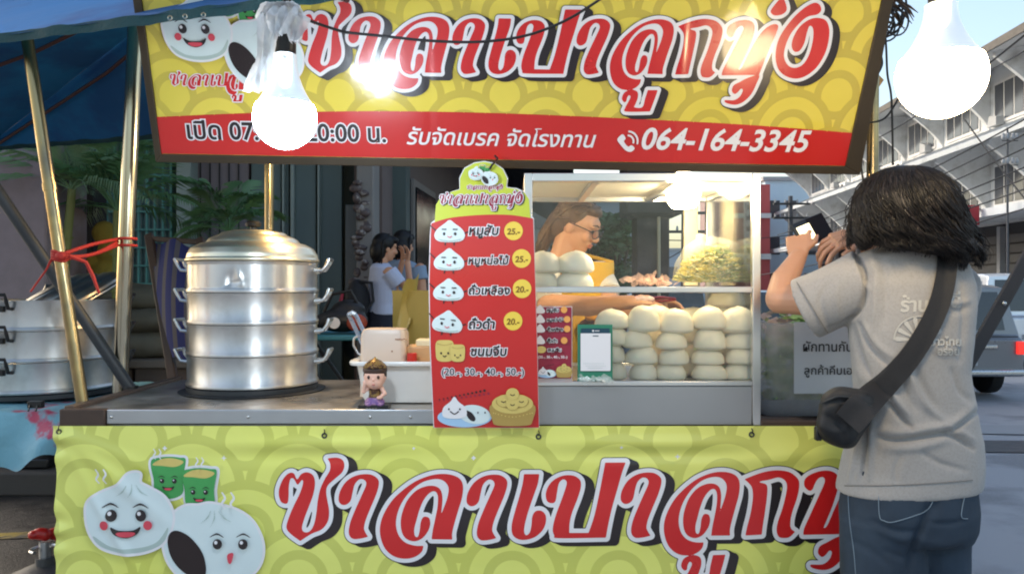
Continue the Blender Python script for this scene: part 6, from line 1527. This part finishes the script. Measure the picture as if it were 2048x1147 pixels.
# hair: shell built from its rows, plus many fine waved strands lying on it
HR = [(333, 1794, 1832, .012), (338, 1776, 1850, .035), (348, 1757, 1868, .062), (364, 1741, 1884, .082), (386, 1728, 1897, .098), (412, 1720, 1906, .106), (440, 1713, 1917, .108), (466, 1709, 1931, .106), (486, 1711, 1944, .104), (505, 1711, 1951, .1), (525, 1716, 1953, .094), (552, 1724, 1950, .084)]
HA = np.array(HR, float); HV = np.linspace(0, 1, len(HR))
def hpt(th, v, off=0.):
    y, xl, xr, dp = [float(np.interp(v, HV, HA[:, k])) for k in range(4)]
    w_ = 1+(.09*noise.noise(Vector((math.cos(th)*1.9, math.sin(th)*1.9, v*6.0)))+.07*noise.noise(Vector((math.cos(th)*4.5, math.sin(th)*4.5, v*8+5))))*min(1, v*3)*(1-.45*v)
    c = W((xl+xr)/2, y, -.028); hx = (xr-xl)/2*px2*w_+off; hy = dp*w_+off
    return c+Vector((hx*math.cos(th), hy*math.sin(th), .008*noise.noise(Vector((math.cos(th)*2, math.sin(th)*2, 40+v*3)))*v))
def bottom(x): return float(np.interp(x, [1706, 1716, 1745, 1785, 1820, 1860, 1900, 1925, 1942, 1950], [488, 496, 500, 502, 513, 526, 536, 533, 518, 496]))
def vend(th):
    x = 1829+118*math.cos(th); return float(np.interp(bottom(x)-(0 if math.sin(th) < .2 else 20), HA[:, 0], HV))
m = MB(); m.loft([[hpt(t, u_*(vend(t)-.035), -.005) for t in np.linspace(0, 2*math.pi, 73)[:-1]] for u_ in np.linspace(0, 1, 44)])
hair_o = m.build('hair', hairm, cu, smooth=180)
rd = random.Random(44)
CLUMP = [(-math.pi/2+rd.uniform(-1.75, 1.75), rd.uniform(9, 15), rd.uniform(0, 6.3), rd.uniform(-.05, .035), rd.uniform(.6, 1.5), rd.uniform(-.004, .007)) for _ in range(64)]
def strands(n, r0, spread, wav, v0=.3):
    m = MB(); N = 17
    for i in range(n):
        cth, fq, ph, ln, am, lo = rd.choice(CLUMP); th = cth+rd.gauss(0, .16)*spread; va = rd.uniform(0, .06) if rd.random() < .55 else rd.uniform(0, v0); ve = vend(cth)+ln*(1 if va > -1 else 0)+rd.uniform(-.05, .012); pts = []; o_ = rd.uniform(-.001, .005)*spread; jit = rd.uniform(-.4, .4)
        for k in range(N):
            t = k/(N-1); v = va+(ve-va)*t; q = th+(cth-th)*.72*t*t
            q += .11*wav*am*min(1, v*1.5)*math.sin(v*fq*1.25+ph+jit); ro = .012*wav*am*v*math.cos(v*fq*1.3+ph+jit*.6)
            p = hpt(q, min(v, 1.), o_+lo*v+ro+.004*t*t*(spread-1 if spread > 1 else 0))
            if v > 1: p = p+Vector((0, 0, -(v-1)*.28))
            pts.append(p)
        m.tube(pts, [r0*(.75+.45*math.sin(math.pi*min(k/(N-1)+.1, 1)))*(1 if k < N-4 else .9-.2*(k-N+4)) for k in range(N)], 4)
    return m
strands(1900, .0021, 1., 1.).build('strands', hairm, hair_o, smooth=180)
strands(420, .0019, 1.1, 1.1).build('brown_strands', mat('dark_brown_hair', (30, 22, 19), .5, 0, .3, 40), hair_o, smooth=180)
strands(420, .0009, 2.4, 1.5).build('flyaway_strands', hairm, hair_o, smooth=180)
# phone
ph = empty('phone', W(1640, 462, .26), 'dark phone with a glowing strip of screen held up by the customer', 'phone')
a0, b0, c0 = P(1580, 450, 2.37), P(1641, 425, 2.42), P(1675, 468, 2.41); u_ = (b0-a0); v_ = (c0-b0); v_ = v_-u_*(v_.dot(u_)/u_.dot(u_)); n_p = u_.cross(v_).normalized()
if n_p.y > 0: n_p = -n_p
Rp = Matrix((u_.normalized(), v_.normalized(), n_p)).transposed(); pcn = a0+u_*.5+v_*.5
m = MB(); m.box(pcn, (u_.length, v_.length, .009), Rp); m.build('case', blackp, ph, bevel=.004)
m = MB(); m.box(pcn+n_p*.005+u_*.22, (u_.length*.52, v_.length*.94, .002), Rp); m.build('screen', mat('dark_phone_glass', (22, 14, 15), .55, 0, .1, 5, spec=.15), ph)
m = MB(); m.box(pcn+n_p*.0052-u_*.22, (u_.length*.40, v_.length*.6, .002), Rp); m.build('lit_screen', emitter('lit_phone_screen', (255, 236, 170), 1.3), ph)
m = MB(); m.box(pcn+v_*.51, (u_.length*.9, .003, .005), Rp); m.build('edge', mat('grey_edge', (120, 118, 118), .4), ph)
# crossbody bag
bag = empty('crossbody_bag', W(1690, 890, -.08), 'black crossbody bag on a wide strap across the customer back', 'bag')
bo = [(1640, 800), (1652, 782), (1676, 771), (1708, 774), (1738, 782), (1752, 800), (1744, 836), (1722, 872), (1706, 893), (1684, 896), (1654, 884), (1640, 872), (1632, 850), (1636, 824)]
m = MB(); sp_ = smooth_poly(bo, 5); cxb, cyb = 1690, 834
for k, (dd, s_) in enumerate(((-.135, .80), (-.125, .93), (-.09, 1.0), (-.05, .98))): pass
m.loft([[W(cxb+(x-cxb)*s_, cyb+(y-cyb)*s_, dd) for x, y in sp_] for dd, s_ in ((-.150, .70), (-.142, .86), (-.12, .97), (-.085, 1.0), (-.05, .96), (-.03, .8))])
bb0 = m.build('body', bagm, bag, bake=(.004, 5), smooth=180)
sculpt(bb0, [([(1640, 815), (1680, 800), (1720, 812)], 5, -.006), ([(1650, 830), (1680, 850), (1690, 885)], 6, -.006), ([(1665, 800), (1700, 830), (1712, 862)], 5, -.005), ([(1640, 850), (1665, 862), (1690, 860)], 8, .005)], .002, 24, 2)
bbv = bvh_of(bb0)
m = MB(); m.tube([hit(bbv, x, y, .001, 2.0) for x, y in smooth_poly([(1644, 806), (1676, 792), (1712, 798), (1742, 812)], 6, False)], .0022, 6); m.build('zip', dark_steel, bag)
m = MB(); m.box(W(1636, 866, -.10), (.016, .02, .035)); m.build('buckle', blackp, bag, bevel=.004)
m = MB(); sc_ = smooth_poly([(1696, 846, 30), (1722, 816, 31), (1748, 790, 28), (1778, 762, 24), (1820, 715, 22), (1858, 655, 21), (1882, 600, 20.5), (1893, 550, 20), (1895, 522, 19), (1893, 500, 18)], 6, False); N = 9; vs = []
for i, p in enumerate(sc_):
    a_, b_ = sc_[max(i-1, 0)], sc_[min(i+1, len(sc_)-1)]; t = (b_-a_)[:2]; t /= np.hypot(*t)+1e-9; nx_, ny_ = -t[1], t[0]
    for k in range(N):
        s_ = (k/(N-1)-.5)*2; x, y = p[0]+nx_*s_*p[2], p[1]+ny_*s_*p[2]
        d_ = (P(x, y, 1)-EYE).normalized(); r1, r2 = tb.ray_cast(EYE, d_), bbv.ray_cast(EYE, d_)
        ds = [r[3] for r in (r1, r2) if r[0] is not None]; vs.append((x, y, d_, min(ds) if ds else None))
dep = np.array([v[3] if v[3] else np.nan for v in vs]).reshape(-1, N)
for j in range(N):
    col = dep[:, j]; ok = ~np.isnan(col); dep[:, j] = np.interp(np.arange(len(col)), np.nonzero(ok)[0], col[ok])
dm = np.minimum(dep, np.nanmin(dep, 1, keepdims=True)+.012); kk = np.ones(7)/7
for j in range(N): dm[:, j] = np.convolve(np.pad(dm[:, j], 3, 'edge'), kk, 'valid')
F_ = [EYE+vs[i*N+j][2]*(dm[i, j]-.012) for i in range(len(sc_)) for j in range(N)]; Bk = [p+Vector((0, .0035, 0)) for p in F_]; n0 = len(F_); L_ = len(sc_)
fs = [(i*N+k, i*N+k+1, (i+1)*N+k+1, (i+1)*N+k) for i in range(L_-1) for k in range(N-1)]
edge = [i*N for i in range(L_)]+[(L_-1)*N+k for k in range(1, N)]+[i*N+N-1 for i in range(L_-2, -1, -1)]+[k for k in range(N-2, 0, -1)]
m.add(F_+Bk, fs+[tuple(n0+i for i in reversed(f)) for f in fs]+[(edge[i], edge[(i+1) % len(edge)], n0+edge[(i+1) % len(edge)], n0+edge[i]) for i in range(len(edge))])
m.build('strap', mat('black_webbing', (30, 29, 31), .75, 0, .15, 150, .4, 500, .001), bag, smooth=60)

# ---- vendor behind the glass case
VY = 3.3
def V(px, py, dy=0.): return P(px, py, VY+dy)
ve = empty('person', (V(1130, 800).x, VY, 0), 'vendor in glasses, white shirt and yellow apron behind the glass case', 'person')
m = MB(); fdir = (.85, -.40, -.46); Qv, Rv = head(m, V(1156, 452), fdir, (.16, -.1, 1), .97)
m.tube([Qv(0, -.02, -.05), V(1128, 505, .02), V(1122, 530, .03)], [.055, .054, .065], 16)
m.loft([ring(V(1124, 520, .03), .08, .07), ring(V(1126, 545, .03), .15, .1), ring(V(1130, 620, .03), .16, .11), ring(V(1130, 760, .03), .15, .11), ring(V(1130, 860, .03), .17, .12)])
m.limb([V(1085, 535, -.08), V(1082, 606, -.22), V(1092, 608, -.24)], [.052, .045, .044], 14); m.limb([V(1092, 608, -.24), V(1180, 612, -.32), V(1262, 604, -.36)], [.042, .038, .027], 14)
m.limb([V(1195, 545, .05), V(1225, 620, -.1)], [.05, .042], 14); m.limb([V(1225, 622, -.1), V(1262, 622, -.2), V(1298, 612, -.28)], [.041, .036, .026], 14)
hand(m, V(1258, 604, -.36), (1, -.05, .06), (0, -.35, .9), -1, .95, .45, .1); hand(m, V(1296, 612, -.28), (.8, -.3, .1), (.1, .4, .9), 1, .95, .5, .1)
for k in (-1, 1): m.limb([V(1130+k*40, 860, .03), Vector((V(1130+k*40, 800).x, VY+.03, .45)), Vector((V(1130+k*40, 800).x, VY+.03, .06))], [.08, .055, .04], 12); m.limb([Vector((V(1130+k*40, 800).x, VY+.03, .05)), Vector((V(1130+k*40, 800).x+.08, VY-.06, .035))], [.04, .032], 10)
vb_ = m.build('body', skin2, ve, bake=(.0042, 4, .5), smooth=180)
m = MB()
for k in (-1, 1): m.ell(Qv(k*.031, .0835, .008), (.011, .006, .0075), 12, 8, Rv)
m.build('eyes', mat('eye_dark', (40, 28, 24), .3), ve, smooth=180)
m = MB(); m.ell(Qv(0, .0865, -.051), (.021, .008, .0055), 14, 8, Rv); m.ell(Qv(0, .0845, -.060), (.018, .008, .0055), 14, 8, Rv); m.build('lips', mat('lip', (186, 112, 92), .45), ve, smooth=180)
m = MB()
for k in (-1, 1): m.tube([Qv(k*.012, .093, .034), Qv(k*.032, .092, .040), Qv(k*.05, .078, .034)], [.002, .0034, .0016], 6)
m.build('eyebrows', mat('brow', (84, 58, 42), .7), ve)
m = MB()
for k in (-1, 1):
    m.tube([Qv(k*.034+.026*math.cos(t), .107-.012*abs(math.cos(t)*.5+k*.5), .004+.019*math.sin(t)) for t in np.linspace(0, 6.283, 22)], .0019, 6); m.tube([Qv(k*.058, .098, .009), Qv(k*.073, .05, .010), Qv(k*.077, -.01, .008)], .0023, 6)
m.tube([Qv(-.009, .108, .008), Qv(0, .111, .011), Qv(.009, .108, .008)], .0022, 6); gl_ = m.build('glasses', mat('dark_glasses', (40, 30, 28), .3), ve)
m = MB()
for k in (-1, 1): m.loft([[Qv(k*.034+.025*math.cos(t), yy-.012*abs(math.cos(t)*.5+k*.5), .004+.018*math.sin(t)) for t in np.linspace(0, 6.283, 21)[:-1]] for yy in (.1065, .1075)])
m.build('lens', glass('spectacle_lens', (246, 244, 240), .12), gl_)
m = MB(); m.ell(Qv(0, -.03, .04), (.083, .088, .084), 24, 14, Rv); m.ell(Qv(0, -.07, -.01), (.072, .06, .08), 20, 12, Rv); m.ell(Qv(0, .035, .085), (.055, .04, .026), 20, 12, Rv); m.limb([Qv(0, -.08, -.02), V(1092, 474, .06), V(1080, 492, .06)], [.058, .038, .020], 14)
vh = m.build('hair', hairb, ve, bake=(.006, 5), smooth=180)
m = MB(); rd = random.Random(3)
for i in range(80):
    x = rd.uniform(-1, 1); p0 = Qv(x*.05, .068-.03*abs(x), .085+rd.uniform(-.01, .025)); p1 = Qv(x*.088, -.02+rd.uniform(-.04, .03), .06+rd.uniform(-.05, .05)); p2 = Qv(x*.075, -.09, rd.uniform(-.05, .04)); e = V(1078+rd.gauss(0, 5), 500+rd.gauss(0, 8), .06+rd.gauss(0, .02))
    q = smooth_poly([tuple(p0), tuple(p1), tuple(p2), tuple(p2.lerp(e, .55)), tuple(e)], 4, False); m.tube([Vector(k) for k in q], np.interp(np.linspace(0, 1, len(q)), [0, .3, .8, 1], [.002, .005, .005, .0015]), 5)
m.build('locks', hairb, vh, smooth=180)
m = MB(); m.loft([ring(V(1122, 512, .03), .062, .062), ring(V(1122, 520, .03), .10, .082), ring(V(1126, 540, .03), .165, .112), ring(V(1130, 620, .03), .175, .122), ring(V(1130, 740, .03), .168, .122), ring(V(1130, 860, .03), .185, .13)])
m.tube([V(1090, 540, -.06), V(1083, 590, -.18), V(1095, 606, -.25)], [.075, .068, .068], 18); m.tube([V(1190, 545, .05), V(1212, 590, -.04)], [.07, .066], 18)
vs_o = m.build('shirt', whitet, ve, bake=(.006, 4), smooth=180); sculpt(vs_o, [([(1090, 520), (1082, 560)], 6, -.005)], .003, 14, 5)
m = MB()
def ap(u, v):
    t = math.radians(-100+150*u); c = V(1132, 525+345*v, .03); k = 1+.08*v; return c+Vector((.196*k*math.cos(t), .142*k*math.sin(t), .012*math.sin(u*14)*v))
m.grid(ap, 30, 20); ao = m.build('apron', apr, ve, smooth=180); sm_ = ao.modifiers.new('thick', 'SOLIDIFY'); sm_.thickness = .003
m = MB(); m.tube([Vector(ap(.62, .0)), V(1180, 512, .04), V(1140, 503, .1)], .008, 8); m.build('apron_strap', apr, ve)
tn = empty('red_tongs', V(1330, 600, -.3), 'dark red tongs held by the vendor under the case shelf', 'tongs')
for dz in (-4, 4):
    m = MB(); m.tube([V(1282, 602+dz*.4, -.34), V(1320, 598+dz, -.36), V(1352, 598+dz*.3, -.38)], [.010, .011, .006], 8, ov=(1, .5)); m.build('arm', mat('maroon_plastic', (128, 26, 44), .4), tn)
m = MB(); m.tube([V(1282, 600, -.34), V(1276, 602, -.34), V(1282, 604, -.34)], .010, 8); m.build('hinge', MATS['maroon_plastic'], tn)
m = MB(); rd = random.Random(8)
for k in range(5): m.ell(V(1272+k*7, 601+rd.uniform(-3, 3), -.365-.004*k), (.018, .014, .013), 12, 8)
tag(m.build('steamed_bun', mat('pink_white_wrapper', (236, 206, 204), .5, 0, .1, 30), bake=(.004, 2)), 'pale wrapped bun gripped in the vendor hand', 'bun')
pbag = empty('waist_pouch', V(1185, 650, -.1), 'brown pouch with an orange knob at the vendor waist', 'pouch')
m = MB(); m.ell(V(1205, 655, -.14), (.10, .035, .05), 20, 12); m.build('body', mat('brown_leather', (110, 74, 52), .5, 0, .2, 15), pbag, smooth=180)
m = MB(); m.ell(V(1182, 633, -.19), (.024, .018, .018), 16, 10); m.build('knob', mat('orange_knob', (216, 150, 50), .4), pbag, smooth=180)

# ---- two students on the pavement
def student(base, h, face, lab, shirt, skirt, arm_up, bagc=None):
    k = h/1.6; b = Vector(base); f = Vector(face).normalized(); r = Vector((f.y, -f.x, 0)); t = empty('person', b, lab, 'person', 'students on the pavement')
    def L(x, y, z): return b+r*(x*k)+f*(y*k)+Vector((0, 0, z*k))
    def rg(x, y, z, hx, hy): 
        return [L(x+hx*math.cos(a_), y+hy*math.sin(a_), z) for a_ in np.linspace(0, 6.283, 25)[:-1]]
    m = MB(); Q, R = head(m, L(0, .03, 1.47), f+Vector((0, 0, -.15)), (0, 0, 1), k*.98)
    m.tube([L(0, .0, 1.42), L(0, -.01, 1.3)], [.05*k, .055*k], 12); m.loft([rg(0, -.01, 1.33, .08, .06), rg(0, -.01, 1.28, .15, .08), rg(0, 0, 1.1, .14, .09), rg(0, 0, .9, .14, .1), rg(0, 0, .8, .15, .1)])
    for s in (-1, 1):
        if arm_up: m.limb([L(s*.17, 0, 1.27), L(s*.17, .18, 1.12), L(s*.06, .2, 1.36)], [.045*k, .038*k, .025*k], 10); hand(m, L(s*.06, .2, 1.36), (f*.1+Vector((0, 0, 1))), f, s, .85*k, .4)
        else: m.limb([L(s*.17, 0, 1.27), L(s*.2, -.02, 1.02), L(s*.17, .14, .9)], [.045*k, .038*k, .025*k], 10); hand(m, L(s*.17, .14, .9), f, (0, 0, 1), s, .85*k, .5)
        m.limb([L(s*.08, 0, .85), L(s*.08, .01, .45), L(s*.08, -.01, .07)], [.075*k, .05*k, .035*k], 10); m.limb([L(s*.08, -.02, .04), L(s*.09, .11, .03)], [.036*k, .028*k], 10)
    m.build('body', skin, t, bake=(.0055, 3), smooth=180)
    m = MB(); m.ell(Q(0, -.025, .035), (.086*k, .095*k, .09*k), 20, 12, R); m.ell(Q(0, -.06, -.03), (.082*k, .07*k, .1*k), 20, 12, R); m.ell(Q(0, .05, .075), (.07*k, .05*k, .035*k), 16, 10, R); hh = m.build('hair', hairm, t, bake=(.007, 3), smooth=180)
    m = MB(); rdd = random.Random(int(h*100))
    for i in range(60):
        x = rdd.uniform(-1, 1); m.tube([Q(x*.06, .0, .12), Q(x*.095, -.06, .04), Q(x*.09, -.1+.05*abs(x), -.06), Q(x*.09, -.09+.05*abs(x), -.14+rdd.uniform(-.02, .02))], [.003, .008, .008, .002], 5)
    m.build('locks', hairm, hh, smooth=180)
    m = MB(); m.loft([rg(0, -.01, 1.345, .07, .065), rg(0, -.01, 1.31, .14, .085), rg(0, 0, 1.2, .165, .105), rg(0, 0, 1.02, .155, .11), rg(0, 0, .93, .165, .115)])
    for s in (-1, 1): m.tube([L(s*.15, 0, 1.28), L(s*.18, .08 if arm_up else -.01, 1.17)], [.07*k, .068*k], 14)
    so_ = m.build('shirt', shirt, t, bake=(.007, 4), smooth=180); sculpt(so_, [], .004, 12, 4)
    m = MB(); rows_ = []
    for z, hx, hy in ((.97, .15, .11), (.9, .165, .12), (.7, .2, .16), (.5, .22, .18), (.42, .225, .185)):
        rows_.append([L((hx+.01*math.sin(a_*9)*(1-z))*math.cos(a_), (hy+.01*math.sin(a_*9)*(1-z))*math.sin(a_), z) for a_ in np.linspace(0, 6.283, 61)[:-1]])
    m.loft(rows_); m.build('skirt', skirt, t, smooth=180)
    m = MB()
    for s in (-1, 1): m.ell(L(s*.08, .03, .035), (.045*k, .045*k, .035*k)); m.ell(L(s*.085, .1, .028), (.04*k, .04*k, .028*k))
    m.build('shoes', blackp, t, smooth=180)
    return L
navy = mat('navy_skirt', (26, 28, 44), .8, 0, .15, 10); wsh = mat('white_school_shirt', (186, 192, 214), .8, 0, .06, 10); bsh = mat('pale_blue_shirt', (136, 156, 178), .8, 0, .08, 10)
LL = student((fx(764, 6.35), 6.35, .154), 1.55, (.8, .45, 0), 'student in white shirt and navy skirt with both hands at her face', wsh, navy, True)
student((fx(804, 6.7), 6.7, .154), 1.6, (.35, .9, 0), 'student in pale blue shirt standing further back, turned away', bsh, navy, False)
bp = empty('backpack', LL(0, -.2, .9), 'black and red backpack worn by the student in white', 'backpack')
m = MB(); c = LL(-.02, -.2, 1.02); m.ell(c, (.10, .10, .19), 20, 14); m.ell(c+Vector((-.03, -.03, -.08)), (.10, .09, .12), 18, 12); m.build('body', mat('black_canvas', (26, 26, 30), .75, 0, .2, 20), bp, bake=(.008, 3))
m = MB(); m.tube([c+Vector((-.10, -.09, .08)), c+Vector((-.12, -.09, -.02)), c+Vector((-.08, -.115, -.12)), c+Vector((-.02, -.13, -.17))], [.012, .016, .018, .014], 8); m.build('red_trim', mat('red_canvas', (150, 36, 56), .7), bp)
m = MB(); m.tube([c+Vector((.02, -.04, .17)), c+Vector((.12, -.06, .16)), c+Vector((.14, -.1, .02)), c+Vector((.06, -.12, -.1))], .012, 8); m.build('shoulder_strap', MATS['black_canvas'], bp)
